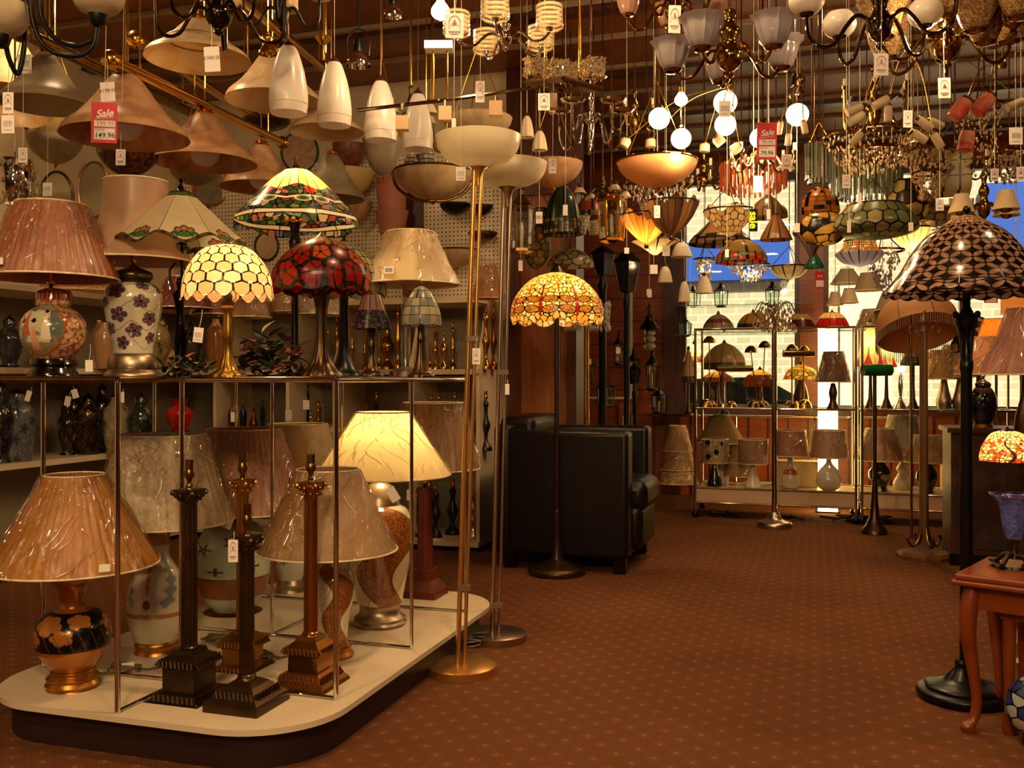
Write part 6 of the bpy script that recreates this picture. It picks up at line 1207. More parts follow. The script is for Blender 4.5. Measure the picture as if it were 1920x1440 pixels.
g.lat('body', [(12, 725), (17, 731), (23, 745), (23, 765), (18, 785), (14, 795)], mat('navy_glaze', '0c0c1c', .08, coat=.8), 40, 4); g.lat('lid', [(2, 705), (4, 712), (13, 718), (14, 725)], _M[('navy_glaze', '0c0c1c', .08, 0)], 32, 3); g.lat('foot', [(15, 794), (17, 797), (17, 806)], GOLD, 32, 1, ground=True); holder(g, 700, 708, 4)
fab(g, [(26, 632), (42, 668), (54, 702)], shade_mat('apricot_silk', 'd09c60', .45, .5), 16, True, dx=6); g.bulb(668, .9)
# dark bulky wooden column cabinet right of it and shelf with boxes
rb = rbox('wooden_pedestal', DC, (1.02, 1.3, 4.35, 4.75, 0, .60)); tag(rb, 'dark wooden pedestal carrying cream boxes and the lit flowered lamp at right edge', 'pedestal')
BOXM = mat('cream_box', 'c8b084', .7)
for i, (z0, z1, du, lb) in enumerate(((.60, .628, 0, 'flat cream box, lower one under the lit flowered leaded lamp'), (.629, .672, -.05, 'flat cream box, upper one under the lit flowered leaded lamp'))):
    o = rbox('flat_box', BOXM, (1.03+du, 1.3+du, 4.22, 4.6, z0, z1)); tag(o, lb, 'box')
Yf = 4.02
g = G('table_lamp', 'lit dome lamp with orange and cream magnolia leaded glass at right edge', 'lamp', 1888, Yf, .673)
def magn(u, v):
    d, i, ox, oy = cells(u, v, 11, 4, .5, .5, 3); th = np.arctan2(oy, ox); rr = np.hypot(ox, oy); b = pick(h2(np.floor(u*40), np.floor(v*14), 2), ['c8582c', 'd87038', 'b84824']); pet = (rr < .52*(.55+.45*np.abs(np.cos(2.5*th+i*6)))) | (v > .72); b = lay(b, pet, 'f4d48c'); b = lay(b, pet & (np.abs(np.sin(2.5*th+i*6)) > .96), '2a1408')
    d2, _, _, _ = cells(u, v, 26, 10, .8, .5, 5); b = lay(b, d2 < .12, '1c0e06'); b = lay(b, np.abs(u-.44-.03*np.sin(v*9)) < .014*(1-v), '2a1814'); return lay(b, np.abs(v-.05) < .006, '1c0e06')
plathe(g, 'leaded_shade', [(14, 808), (28, 814), (40, 832), (47, 852), (47, 864)], magn, TIFF, 480, 160); g.bulb(842, 2.2); g.lat('base', [(4, 862), (5, 868), (12, 872), (20, 876)], BRONZE, 28, 2, ground=True); g.lat('finial', [(1, 800), (4, 803), (14, 808)], BRONZE, 14, 1)
# big brown wrapped shade at right edge with its lamp
g = G('table_lamp', 'large reddish brown plastic wrapped lampshade cut by the right frame edge on tall stem', 'lamp', 1925, 4.35, .60)
fab(g, [(30, 577), (52, 640), (80, 702)], shade_mat('red_brown_silk', 'a0583a', .3, .45), 30, amp=.02); g.lat('stem', [(8, 702), (10, 740), (20, 780), (22, 830), (14, 868)], BRONZE, 28, 3, ground=True)
# twisted column floor lamp with cream canopy shade
g = G('floor_lamp', 'floor lamp of twisted wooden column with scroll feet on octagonal wooden plinth', 'floor lamp', 1733, 5.35, 0); k = g.k; TW = mat('limed_twisted_wood', '6a4a30', .3, .2)
mb = MB(); pr_ = g.pr([(8, 1000), (7, 620)], 60); n = 20; vs = [(r*(1+.16*math.cos(3*(2*PI*j/n)+z*38))*math.cos(2*PI*j/n), r*(1+.16*math.cos(3*(2*PI*j/n)+z*38))*math.sin(2*PI*j/n), z) for r, z in [(a+(b_-a)*0, z) for (a, z), (b_, _) in zip(pr_, pr_)] for j in range(n)]
mb.add(vs, [(i*n+j, i*n+(j+1) % n, (i+1)*n+(j+1) % n, (i+1)*n+j) for i in range(len(pr_)-1) for j in range(n)]); g.part('twisted_column', mb, TW)
for z_ in range(600, 1000, 38): pass
g.lat('finial', [(8, 622), (5, 612), (9, 604), (6, 596), (3, 590), (2, 582)], TW, 24, 3)
mb = MB(); pp = g.pr([(50, 1052), (50, 1040), (44, 1034), (30, 1032)], 1); mb.lathe([(r, max(z, 0)) for r, z in pp], 8, mt=Matrix.Rotation(.2, 4, 'Z')); g.part('plinth', mb, wood('plinth_wood', '5a3418', '7a4c24', .4), sharp=20)
for i in range(4):
    a = i*PI/2+.1; ca, sa = math.cos(a), math.sin(a); mb = MB(); mb.tube([(7*k*ca, 7*k*sa, g.z(990)), (12*k*ca, 12*k*sa, g.z(1012)), (24*k*ca, 24*k*sa, g.z(1024)), (33*k*ca, 33*k*sa, g.z(1010)), (28*k*ca, 28*k*sa, g.z(1004))], .008, 8, 4); g.part('scroll_foot', mb, ABRASS)
for x in (-20, 22): mb = MB(); mb.ring((x*k, 0, g.z(618)), .022, .006, 20, 6, 'y'); g.part('scroll', mb, TW)
g = G('parasol_shade', 'large tan fringed dome lampshade behind the black floor lamp pole', 'lampshade', 1722, 5.9, by=640); k = g.k
R = Matrix.Translation((0, 0, g.z(625))) @ Matrix.Rotation(math.radians(-28), 4, 'X'); TAN = shade_mat('tan_parasol', 'd0985c', .35, .6); mb = MB(); q = [(r, z) for r, z in [(.01, .26), (.10, .245), (.18, .19), (.235, .10), (.25, 0)]]
mb.lathe(wallpr([(p.x, p.y) for p in sp([Vector((a, b, 0)) for a, b in q], 4)], .003), 48, mt=R, caps=False); g.part('dome', mb, TAN)
for i in range(8): a = i*PI/4; mb = MB(); mb.tube([R @ Vector((r*1.01*math.cos(a), r*1.01*math.sin(a), z)) for r, z in q], .0025, 5, 3); g.part('rib', mb, mat('rib_brown', '6a4424', .6))
mb = MB()
for i in range(110): a = i*2*PI/110; p = R @ Vector((.25*math.cos(a), .25*math.sin(a), 0)); mb.tube([p, p-Vector((0, 0, .06))], .0022, 4)
tag(g.part('fringe', mb, shade_mat('grey_fringe', '9c8c7c', .3, .6)), kind='stuff'); mb = MB(); mb.tube([R @ Vector((0, 0, .25)), (0, .1, 0-g.z0)], .008, 10); g.part('stand', mb, ABRASS)
# silver crystal floor lamp in front of trolley
g = G('floor_lamp', 'chrome rod floor lamp topped with arching wires and crystal drops before the trolley', 'floor lamp', 1452, 6.45, 0); k = g.k
g.lat('pole', [(5, 975), (5, 618)], CHROME, 18, 1); g.lat('base', [(8, 960), (14, 972), (28, 977), (32, 981), (32, 989)], STEEL, 40, 2, ground=True); mb = MB()
for i in range(14): a = i*PI/7; mb.tube([(0, 0, g.z(625)), (8*k*math.cos(a), 8*k*math.sin(a), g.z(585)), (26*k*math.cos(a), 26*k*math.sin(a), g.z(566)), (40*k*math.cos(a), 40*k*math.sin(a), g.z(590))], .003, 5, 4)
g.part('arching_wires', mb, CHROME); crystals(g, 260, 40, 578, 622, hollow=.3, r=2, h=9, m=FA)
g = G('floor_lamp', 'slim dark floor lamp with green banker style shade before the trolley', 'floor lamp', 1640, 6.2, 0); g.lat('pole', [(3.5, 975), (3.5, 690)], BRONZE, 14, 1); g.lat('foot', [(4, 900), (9, 968), (22, 992), (24, 1000)], BRONZE, 28, 2, ground=True)
mb = MB(); mb.lathe([(.052, -.09), (.055, 0), (.052, .09)], 24, mt=Matrix.Translation((4*g.k, 0, g.z(694))) @ Matrix.Rotation(PI/2, 4, 'Y') @ Matrix.Diagonal((.7, 1, 1, 1))); g.part('shade', mb, shade_mat('green_glass', '14682c', .4, .1))
# ================================================================ wheeled trolley
TV = 7.0; TM = mat('cream_trolley_panel', 'c0a07c', .5); TU = [(-.83, .28), (.30, 1.30)]
for j, (u0, u1) in enumerate(TU):
    t = bpy.data.objects.new('display_trolley', None); COL.objects.link(t); tag(t, ['chrome framed display trolley on castors, left of the two', 'chrome framed display trolley, right one partly behind the carved cabinet'][j], 'display trolley')
    for u in (u0+.01, u1-.01):
        for v in (TV, TV+.45): mb = MB(); mb.tube([UV(u, v, .04), UV(u, v, 1.36)], .010, 10); mb.build('post', CHROME, t); mb = MB(); c = UV(u, v, .028); mb.ball(c, .026, 12); mb.build('castor', BLACK, t)
    for z in (1.355, .785, .215, .11):
        for v in (TV, TV+.45): mb = MB(); mb.tube([UV(u0, v, z), UV(u1, v, z)], .008, 8); mb.build('rail', CHROME, t)
        for u in (u0+.01, u1-.01): mb = MB(); mb.tube([UV(u, TV, z), UV(u, TV+.45, z)], .007, 8); mb.build('rail', CHROME, t)
    mb = MB(); mb.ubox(u0+.01, u1-.01, TV-.003, TV+.453, .118, .207); mb.build('deck_box', TM, t, smooth=False)
    mb = MB(); mb.ubox(u0+.01, u1-.01, TV, TV+.45, .210, .216); mb.build('deck', mat('pale_deck', 'c8ac84', .35), t, smooth=False)
    for z in (.781, 1.350): mb = MB(); mb.ubox(u0+.01, u1-.01, TV, TV+.45, z, z+.006); mb.build('glass_shelf', clear('green_shelf_glass', 'd8f0e0', .10, .03), t, smooth=False)
def on(x, v): return YV(x, v)
def vlamp(label, x, v, zs, body, bm, sh=None, sm=None, lit=0, pleat=0, wrap=True, name='table_lamp', fnc=None, foot=None):
    Y = on(x, v); g = G(name, label, 'lamp', x, Y, zs); yb = HY+(EYE-zs)*F/Y; dy = yb-max(b[1] for b in body); B = [(h, y+dy) for h, y in body]
    if fnc: plathe(g, 'body', B, fnc, GLAZE, 100, 60, ground=True)
    else: g.lat('body', B, bm, 28, 3, ground=True)
    if sh: fab(g, [(h, y+dy) for h, y in sh], sm, pleat, wrap); holder(g, sh[0][1]+dy+6, B[0][1] if B[0][1] < B[-1][1] else B[-1][1], 3)
    if lit: g.bulb(sum(s[1] for s in sh)/len(sh)+dy, lit)
    return g
ZD = .218; pk = shade_mat('pink_tan_shade', 'b88058', .35, .5); lk = shade_mat('light_drum_shade', 'b89478', .35, .5)
vlamp('black teardrop based lamp with black rose printed shade on trolley deck', 1340, TV+.1, ZD, [(4, 862), (6, 875), (12, 895), (14, 905), (13, 908)], mat('black_gloss', '080606', .08, coat=.8), [(24, 820), (23, 864)], shade_mat('white_print_shade', 'cdbc9c', .35, .5))
g_ = bpy.data.objects[-1] if False else None
vlamp('white teardrop based lamp with beige drum shade on trolley deck', 1412, TV+.1, ZD, [(4, 864), (6, 878), (13, 900), (15, 908), (14, 910)], CERAM, [(26, 820), (26, 865)], lk)
vlamp('white and terracotta bottle lamp with tan shade on trolley deck', 1482, TV+.1, ZD, [(5, 850), (6, 868), (13, 882), (16, 896), (15, 908), (10, 912)], None, [(27, 803), (32, 850)], pk, fnc=lambda u, v: lay(fill(u, 'c8bca0'), (v > .45) & (v < .62), 'a8482c'))
vlamp('round white gourd lamp with beige shade on trolley deck', 1554, TV+.1, ZD, [(4, 850), (6, 862), (18, 876), (24, 893), (20, 906), (12, 912)], CERAM, [(28, 800), (34, 851)], lk)
vlamp('black painted ginger jar lamp with brown cone shade on right trolley deck', 1650, TV+.15, ZD, [(8, 853), (10, 860), (20, 872), (20, 885), (13, 900), (15, 910)], None, [(24, 793), (41, 852)], shade_mat('brown_cone_shade', 'a0703c', .35, .5), pleat=20, fnc=lambda u, v: lay(fill(u, '12100e'), cells(u, v, 9, 5, .8)[1] > .8, '8a7c54'))
vlamp('dark jar lamp with cream cone shade at right end of trolley deck', 1737, TV+.15, ZD, [(8, 853), (18, 870), (20, 885), (12, 905), (14, 910)], mat('dark_red_gloss', '2a100c', .1, coat=.6), [(22, 803), (38, 853)], shade_mat('cream_cone_shade', 'c89c60', .35, .5))
vlamp('cream stacked bead lamp with tall grey cream shade behind black ginger jar lamp', 1692, TV+.34, ZD, [(4, 828), (8, 845), (5, 855), (12, 868), (8, 876), (17, 892), (15, 905)], CERAM, [(24, 768), (34, 826)], shade_mat('grey_cream_shade', 'a89470', .3, .5))
vlamp('lamp with wide coarse tan coolie shade behind the rose printed shade', 1352, TV+.33, ZD, [(5, 822), (12, 850), (16, 880), (14, 900)], CERAM, [(14, 772), (46, 824)], shade_mat('coarse_tan_linen', 'a87c48', .3, .8), wrap=False)
# black roses on that shade
Yr = on(1340, TV+.1)
for i, (x, y) in enumerate(((1344, 848), (1328, 830), (1352, 832), (1329, 856))):
    g = G('rose_print', 'x', 'x', x, Yr-.105, by=y)
    mb = MB(); [mb.ball((.012*math.cos(a), -.004, .012*math.sin(a)), .009, 8) for a in np.arange(0, 6.28, 1.05)]; mb.ball((0, -.005, 0), .01, 8)
    o = mb.build('rose_print', BLACK, smooth=True); host = [q for q in bpy.data.objects if q.get('label', '').startswith('black teardrop')][0]; o.parent = host; o.location = g.e.location-host.location+Vector((0, .012+.02*abs(x-1340)/16, 0)); bpy.data.objects.remove(g.e)
# stacked spare shades on trolley and floor
def stackshade(label, x, v, zs, rows, cols, Y=None, group=None, wrap=True):
    Y = Y or on(x, v)
    for i, (h0, h1, y0, y1) in enumerate(rows):
        g = G('lampshade', label[i], 'lampshade', x, Y, by=y1, group=group); fab(g, [(h0, y0), (h1, y1)], shade_mat('spare_'+cols[i % len(cols)], cols[i % len(cols)], .3, .6), 0, wrap)
stackshade(['tan cone lampshade, topmost of stack on floor left of trolley', 'tan cone lampshade, middle of stack on floor left of trolley', 'cream cone lampshade, lowest of stack on floor left of trolley'], 1270, 7.5, 0, [(14, 27, 798, 845), (24, 32, 846, 880), (31, 38, 884, 905)], ['c8985c', 'c08c54', 'd0a868'])
stackshade(['pale pleated lampshade, top of stack behind the white teardrop lamp', 'pale pleated lampshade, bottom of stack behind the white teardrop lamp'], 1385, TV+.3, 0, [(18, 24, 826, 866), (24, 27, 868, 892)], ['c8a468', 'd0b078'])
o = rbox('white_plinth_box', mat('cream_card_box', 'd8c088', .6), (-.26, .02, TV+.25, TV+.42, ZD, .40)); tag(o, 'cream box standing between bottle lamp and gourd lamp on trolley deck', 'box')
o = rbox('white_plinth_box', _M[('cream_card_box', 'd8c088', .6, 0)], (.85, 1.2, TV+.25, TV+.42, ZD, .46)); tag(o, 'cream box at right end of trolley deck beside carved cabinet', 'box')
# tall lit paper pillar lamp behind trolley
g = G('pillar_lamp', 'tall glowing white pillar lamp standing behind the trolley', 'lamp', 1552, on(1552, TV+.6), 0); LIT = mat('glowing_paper', 'ffcf78', .6, emit=11); mb = MB(); mb.box((0, 0, .70), (.14, .14, 1.38), rz=RZ); g.part('shade', mb, LIT, smooth=False); mb = MB(); mb.box((0, 0, .005), (.17, .17, .01), rz=RZ); g.part('base', mb, BLACK)
# middle shelf of trolley
ZM = .789
def mush(label, x, yh, hw, v, m=BRASS, lean=0):
    Y = on(x, v); g = G('desk_lamp', label, 'lamp', x, Y, ZM); k = g.k; mb = MB(); q = g.pr([(hw, yh+6), (hw*.85, yh), (hw*.4, yh-6), (1, yh-7)], 3); mb.lathe(q, 28, (lean*k, 0, 0)); g.part('mushroom_head', mb, m); mb = MB(); mb.tube([(0, 0, .01), (lean*k, 0, g.z(yh+4))], .004, 8); g.part('stem', mb, m); g.lat('base', [(13, 756), (13, 760), (9, 752)], m, 28, 1, ground=False)
    return g
mush('brass mushroom headed desk lamp at the left end of trolley shelf', 1330, 637, 12, TV+.3); mush('bronze mushroom desk lamp leaning left, crossing its neighbour', 1420, 655, 12, TV+.25, ABRASS, -12); mush('bronze mushroom desk lamp leaning right, crossing its neighbour', 1428, 646, 12, TV+.35, ABRASS, 6); mush('gold mushroom desk lamp beside the brown pleated shade', 1485, 652, 12, TV+.3, BRASS); mush('gold round headed desk lamp right of the crystal floor lamp', 1508, 655, 10, TV+.38, BRASS)
for x, r, lb in ((1323, 13, 'shiny brass half globe lamp base on trolley shelf left end'), (1412, 12, 'dark bronze half globe base on trolley shelf behind chrome pole'), (1508, 14, 'gold half globe base on trolley shelf left of glowing pillar'), (1372, 10, 'small gold dome ornament on trolley shelf beside chrome desk lamp')):
    g = G('brass_dome', lb, 'lamp', x, on(x, TV+.12), ZM); mb = MB(); rr = r*g.k; mb.lathe([(rr*math.cos(a), rr*math.sin(a)*1.25) for a in np.linspace(0, PI/2, 8)], 28); g.part('dome', mb, BRASS if r != 12 else ABRASS)
g = G('desk_lamp', 'chrome banker style desk lamp with horizontal bronze tube shade', 'lamp', 1356, on(1356, TV+.15), ZM); g.lat('stem', [(3, 695), (3, 758)], CHROME, 16, 1); g.lat('base', [(14, 757), (15, 762)], CHROME, 28, 1, ground=True); mb = MB(); mb.lathe([(.022, -.13), (.024, 0), (.022, .13)], 20, mt=Matrix.Translation((22*g.k, 0, g.z(691))) @ Matrix.Rotation(PI/2, 4, 'Y')); g.part('tube_shade', mb, ABRASS)
g = G('desk_lamp', 'brass desk lamp with horizontal copper tube shade right of crystal floor lamp', 'lamp', 1497, on(1497, TV+.15), ZM); g.lat('stem', [(1.5, 668), (1.5, 758)], BRASS, 12, 1, dx=-12); g.lat('stem', [(1.5, 668), (1.5, 758)], BRASS, 12, 1, dx=10); g.lat('base', [(16, 757), (17, 762)], BRASS, 28, 1, ground=True); mb = MB(); mb.lathe([(.024, -.11), (.026, 0), (.024, .11)], 20, mt=Matrix.Translation((0, 0, g.z(663))) @ Matrix.Rotation(PI/2, 4, 'Y')); g.part('tube_shade', mb, CPB)
vlamp('brown black pleated shaded lamp in front of the glowing pillar', 1562, TV+.1, ZM, [(4, 712), (8, 730), (6, 745), (12, 760)], BRONZE, [(17, 653), (32, 710)], shade_mat('dark_brown_pleat', '5a2414', .3, .4), pleat=24)
def tlead(label, x, v, zs, prof, fn, base=None, lit=0, nu=180, nv=70, rf=None):
    Y = on(x, v); g = G('leaded_table_lamp', label, 'lamp', x, Y, zs); yb = HY+(EYE-zs)*F/Y; mx = max([b[1] for b in base] if base else [p[1] for p in prof]); dy = yb-mx
    plathe(g, 'leaded_shade', [(a, b+dy) for a, b in prof], fn, TIFF, nu, nv, rf=rf)
    yt = min(p[1] for p in prof)+dy; g.lat('finial', [(1, yt-6), (3, yt-2), (prof[0][0]+1, yt+1)], BRONZE, 12, 2)
    if base: g.lat('base', [(a, b+dy) for a, b in base], BRONZE, 24, 2, ground=True)
    if lit: g.bulb((prof[0][1]+prof[-1][1])/2+dy, lit)
ZU = 1.359
tlead('brown banded leaded dome shade resting on trolley top, left one', 1347, TV+.2, ZU, [(3, 587), (14, 592), (25, 604), (30, 617)], lambda u, v: lay(lay(fill(u, 'a89878'), (v > .3) & (v < .55), '8a4c38'), np.abs(np.mod(u*10, 1)-.5) > .45, '1c120c'))
tlead('amber leaded dome shade with dark filigree rim on trolley top', 1412, TV+.2, ZU, [(3, 585), (16, 590), (27, 603), (31, 617)], lambda u, v: lay(lay(fill(u, 'c08a48'), v < .22, '3a3020'), np.abs(np.mod(u*8, 1)-.5) > .45, '1c120c'))
RC = lambda a, b: (lambda u, v: lay(lay(lay(fill(u, a), v < .5+.05*np.abs(np.sin(u*14*PI)), b), np.abs(v-.5-.05*np.abs(np.sin(u*14*PI))) < .02, '140c08'), np.abs(np.mod(u*14, 1)-.5) > .45, '140c08'))
tlead('dark red and cream leaded dome shade on trolley top behind crystal lamp', 1500, TV+.2, ZU, [(12, 590), (20, 598), (30, 617)], RC('c09458', '5a1c10')); tlead('bright red and cream leaded dome shade on trolley top above glowing pillar', 1560, TV+.2, ZU, [(14, 588), (24, 598), (33, 617)], RC('d8a868', 'a81c14'), lit=.4)
tlead('leaded table lamp with brown dome and orange rim on trolley shelf', 1425, TV+.4, ZM, [(6, 690), (22, 700), (30, 712), (30, 722)], RC('d8a048', '5a2814'), [(3, 720), (5, 740), (10, 760)], lit=.8)
tlead('leaded lamp with red poppies and amber top in front of left window', 1345, TV+.42, ZM, [(6, 690), (26, 702), (33, 712)], panels(10, ['d8b060', '8c2c18', 'c8a050'], ['a82414', '4a5428'], bv=.3), [(3, 712), (5, 740), (10, 758)], lit=.8)
tlead('yellow flowered leaded lamp with mosaic base behind desk lamps', 1502, TV+.42, ZM, [(6, 680), (24, 690), (33, 708)], scales(16, 6, ['d8a838', 'c85c28', '8c8c38', 'e8c858'], 5, jit=.7), [(5, 708), (12, 730), (14, 748), (8, 760)], lit=.8)
TRI = lambda u, v: lay(lay(lay(fill(u, 'f4dc90'), (v < .30) & (np.abs(np.mod(u*6, 1)-.5) < .36*(1-v/.34)), 'a83c34'), (v > .28) & (v < .42) & (np.abs(np.mod(u*6, 1)-.5) < .08), '4c7c38'), np.abs(np.mod(u*6+.5, 1)-.5) < .03, '1c120c')
tlead('lit pyramid leaded lamp with red tulips, left of pair over green shade', 1632, TV+.1, ZM, [(3, 596), (14, 630), (26, 680)], TRI, [(3, 680), (4, 740), (14, 760)], lit=1.6); tlead('lit pyramid leaded lamp with red tulips, shorter right one of pair', 1662, TV+.2, ZM, [(3, 622), (10, 650), (20, 682)], TRI, [(3, 682), (4, 740), (14, 760)], lit=1.4)
tlead('slender pyramid leaded lamp with pale panels right of lit pair', 1712, TV+.1, ZM, [(3, 612), (14, 650), (24, 678)], panels(6, ['c8a878', 'b8946c'], ['5a3028', '6a7050'], bv=.25), [(3, 678), (4, 740), (14, 760)])
vlamp('small lamp with glowing white ball among the trolley lamps', 1688, TV+.35, ZM, [(3, 698), (5, 720), (3, 740), (14, 760)], CHROME)
g = G('ball_bulb', 'small glowing white ball on chrome stem, middle right of trolley', 'globe light', 1690, on(1690, TV+.3), by=698); mb = MB(); mb.ball((0, 0, .03), .03, 16); g.part('globe', mb, mat('white_glow', 'fff0d0', .4, emit=4)); mb = MB(); mb.tube([(0, 0, 0), (0, 0, ZM+.002-g.z0)], .006, 8); g.part('stem', mb, CHROME)
for x, h0, h1, y0, y1, c, lb in ((1800, 26, 42, 640, 700, 'c88848', 'orange tan wrapped lampshade lamp right of twisted column'), (1770, 24, 40, 650, 704, 'd09858', 'apricot lampshade lamp half behind twisted column'), (1640, 20, 34, 580, 618, 'a88c64', 'beige cone shade on trolley top right of red leaded dome')):
    zz = ZM if y1 > 640 else ZU
    if y1 > 640: vlamp(lb, x, TV+.3, zz, [(5, 704), (10, 730), (14, 745), (12, 760)], SILVER, [(h0, y0), (h1, y1)], shade_mat('c_'+c, c, .4, .5), pleat=18)
    else: stackshade([lb], x, TV+.2, 0, [(h0, h1, y0, y1-1)], [c])
g = G('lampshade', 'pale grey cream conical shade right of red leaded dome on trolley top', 'lampshade', 1680, on(1680, TV+.25), by=617); fab(g, [(14, 560), (36, 616)], shade_mat('c_shade2', 'a88c6c', .35, .5), 0)
g = G('lampshade', 'glowing yellow lampshade at right near the brown wrapped shade', 'lampshade', 1868, 5.6, by=640); fab(g, [(20, 598), (32, 638)], shade_mat('c_yel', 'f8c040', .6, .5), 14); g.bulb(620, 2.5, col=(1, .7, .2)); mb = MB(); mb.tube([(0, 0, .02), (0, 0, .736-g.z0)], .008, 8); g.part('stem', mb, BRASS)
tlead('dark leaded dome lamp with cream spots behind black lamp pole', 1835, 6.4, .80, [(8, 568), (30, 585), (48, 618), (50, 634)], scales(10, 5, ['3a2c20', 'c09860', '4a3828'], 4, jit=.5), [(4, 634), (5, 700), (14, 745)])
g = G('drum_lampshade', 'large apricot drum shade near the right edge below the scaled shade', 'lampshade', 1905, 5.3, by=590); fab(g, [(26, 545), (26, 588)], shade_mat('c_drum', 'e8b878', .4, .5), 0, False); g.bulb(566, .5); g.cord(546, BRASS, .003)
o = rbox('sideboard', DC, (1.32, 2.2, 6.1, 6.6, 0, .80)); tag(o, 'dark sideboard behind the carved cabinet at the right', 'sideboard')
# ================================================================ window rack, glass shelves, lantern wall
t = bpy.data.objects.new('window_rack', None); COL.objects.link(t); tag(t, 'low chrome rack with glass shelves standing against the window wall', 'display rack')
W0, W1, WV = -1.52, .62, VF-.48
for u in (W0, W0+.08, -.6, .0, W1):
    mb = MB(); mb.tube([UV(u, WV, 0), UV(u, WV, .70)], .008, 8); mb.build('post', CHROME, t)
mb = MB(); mb.tube([UV(W0, WV, .70), UV(W1, WV, .70)], .009, 8); mb.build('rail', CHROME, t); mb = MB(); mb.ubox(W0, W1, WV, VF-.1, .70, .706); mb.build('glass_shelf', _M[('green_shelf_glass', 'd8f0e0', .1, .03)], t, smooth=False)
for i, z in enumerate((1.36, 1.60)):
    mb = MB(); mb.ubox(-1.12, .0, VF-.32, VF-.06, z, z+.008); o = mb.build('glass_shelf', mat('shelf_glass_edge', '9cc8a8', .05, 0, trans=.85), smooth=False); tag(o, ['lower greenish glass shelf across the left window', 'upper greenish glass shelf across the left window'][i], 'shelf')
tlead('tall pyramid leaded lamp with brown border on window rack at left', 1291, WV+.1, .708, [(2, 655), (8, 680), (16, 718)], panels(6, ['b89c6c', 'c8ac7c'], ['5a4024', '7a5c34'], bv=.2), [(2, 716), (3, 765), (9, 777)])
tlead('lit cream tulip leaded lamp behind the pyramid lamp in window', 1302, WV+.28, .708, [(3, 645), (10, 655), (22, 680)], panels(10, ['f8e4b8', 'f0d8a8'], ['c86838', 'e8a868'], bv=.3), [(2, 680), (3, 765), (8, 776)], lit=1.2)
tlead('large tan leaded dome lamp with lace rim in left window', 1358, WV+.15, .708, [(4, 642), (20, 650), (36, 668), (40, 692)], lambda u, v: lay(lay(fill(u, 'a88c60'), v < .2, '54442c'), np.abs(np.mod(u*9, 1)-.5) > .47, '2a1c10'), [(3, 692), (4, 760), (12, 776)])
lantern('square black wire lantern with glass on upper window shelf', 1352, on(1352, VF-.2), 530, 577, 13, BRONZE, 4, hang=False, candle=False, z0=1.609); lantern('tall black wire lantern with glass on upper window shelf, right one', 1448, on(1448, VF-.2), 528, 577, 13, BRONZE, 4, hang=False, candle=False, z0=1.609); lantern('clear faceted glass lantern on upper window shelf, left end', 1300, on(1300, VF-.2), 536, 577, 14, CHROME, 5, hang=False, candle=False, z0=1.609)
lantern('pale glass hurricane lantern on lower window shelf at left', 1285, on(1285, VF-.2), 594, 632, 12, CHROME, 8, hang=False, candle=False, z0=1.369)
# outdoor lanterns and lamp posts
def wl(label, x, y0, y1, hw, Y, n=4):
    g = lantern(label, x, Y, y0, y1, hw, BLACK, n, hang=False, name='outdoor_lantern'); mb = MB(); vb = UV(0, VF); s = (x-HX)/F
    Yw = YV(x, VF-.02); mb.tube([(0, 0, g.z(y0)), (0, 0, g.z(y0-6)), (s*(Yw-Y), Yw-Y, g.z(y0-6))], .006, 6); g.part('wall_arm', mb, BLACK); return g
wl('black outdoor wall lantern, leftmost, half behind the brass pole', 1102, 668, 722, 14, 7.9); wl('small black outdoor wall lantern with white tag on the wood wall', 1160, 626, 686, 10, 7.9); wl('black outdoor lantern with clear dome low behind the lamp post', 1188, 655, 720, 12, 7.7); wl('tall black cylindrical outdoor lantern at right of wood wall', 1223, 658, 734, 12, 7.8, 8); wl('black square outdoor lantern low between lamp posts', 1136, 708, 765, 17, 7.7)
lantern('black outdoor lantern standing on the window rack at far left', 1236, on(1236, WV+.1), 725, 776, 14, BLACK, 4, hang=False, z0=.708, name='outdoor_lantern')
g = G('outdoor_lantern', 'black hooded outdoor lantern with stacked clear glass balls on wood wall', 'lantern', 1218, 7.8, by=658); g.lat('hood', [(20, 617), (14, 608), (8, 600), (8, 592), (3, 590), (2, 570)], BLACK, 28, 2)
for y in (624, 636, 649): mb = MB(); mb.ball((0, 0, g.z(y)), 11*g.k, 18, .7); g.part('glass_ball', mb, mat('smoky_ball', 'b8a898', .05, 0, trans=.6))
mb = MB(); mb.tube([(0, 0, g.z(572)), (.05, YV(1218, VF-.02)-7.8, g.z(572))], .006, 6); g.part('wall_arm', mb, BLACK)
DG2 = mat('dark_green_post', '0e1410', .35, .3)
def post(label, x, Y, ytop, hw, lw, lh, n=4, m=DG2):
    g = G('lamp_post', label, 'lamp post', x, Y, 0); yb = HY+F/Y; g.lat('post', [(hw*1.9, yb), (hw*1.7, yb-30), (hw*1.3, yb-60), (hw, yb-110), (hw, ytop+30), (hw*1.4, ytop+22), (hw*.8, ytop+10), (hw*.9, ytop)], m, 24, 1, ground=True)
    if lw:
        k = g.k; q = g.pr([(lw*.55, ytop), (lw, ytop-lh*.7), (lw*1.1, ytop-lh*.72), (lw*.5, ytop-lh*.9), (2, ytop-lh)], 1); mb = MB(); mb.lathe(q[:2], n, caps=False); g.part('lantern_glass', mb, mat('amber_dark_glass', '2a2018', .1, spec=.8), smooth=False); mb = MB(); mb.lathe(q[1:], n); g.part('lantern_roof', mb, BLACK, smooth=False)
        mb = MB(); [mb.tube([(q[0][0]*math.cos(a), q[0][0]*math.sin(a), q[0][1]), (q[1][0]*math.cos(a), q[1][0]*math.sin(a), q[1][1])], .006, 5) for a in [2*PI*i/n for i in range(n)]]; g.part('lantern_bars', mb, BLACK)
    return g
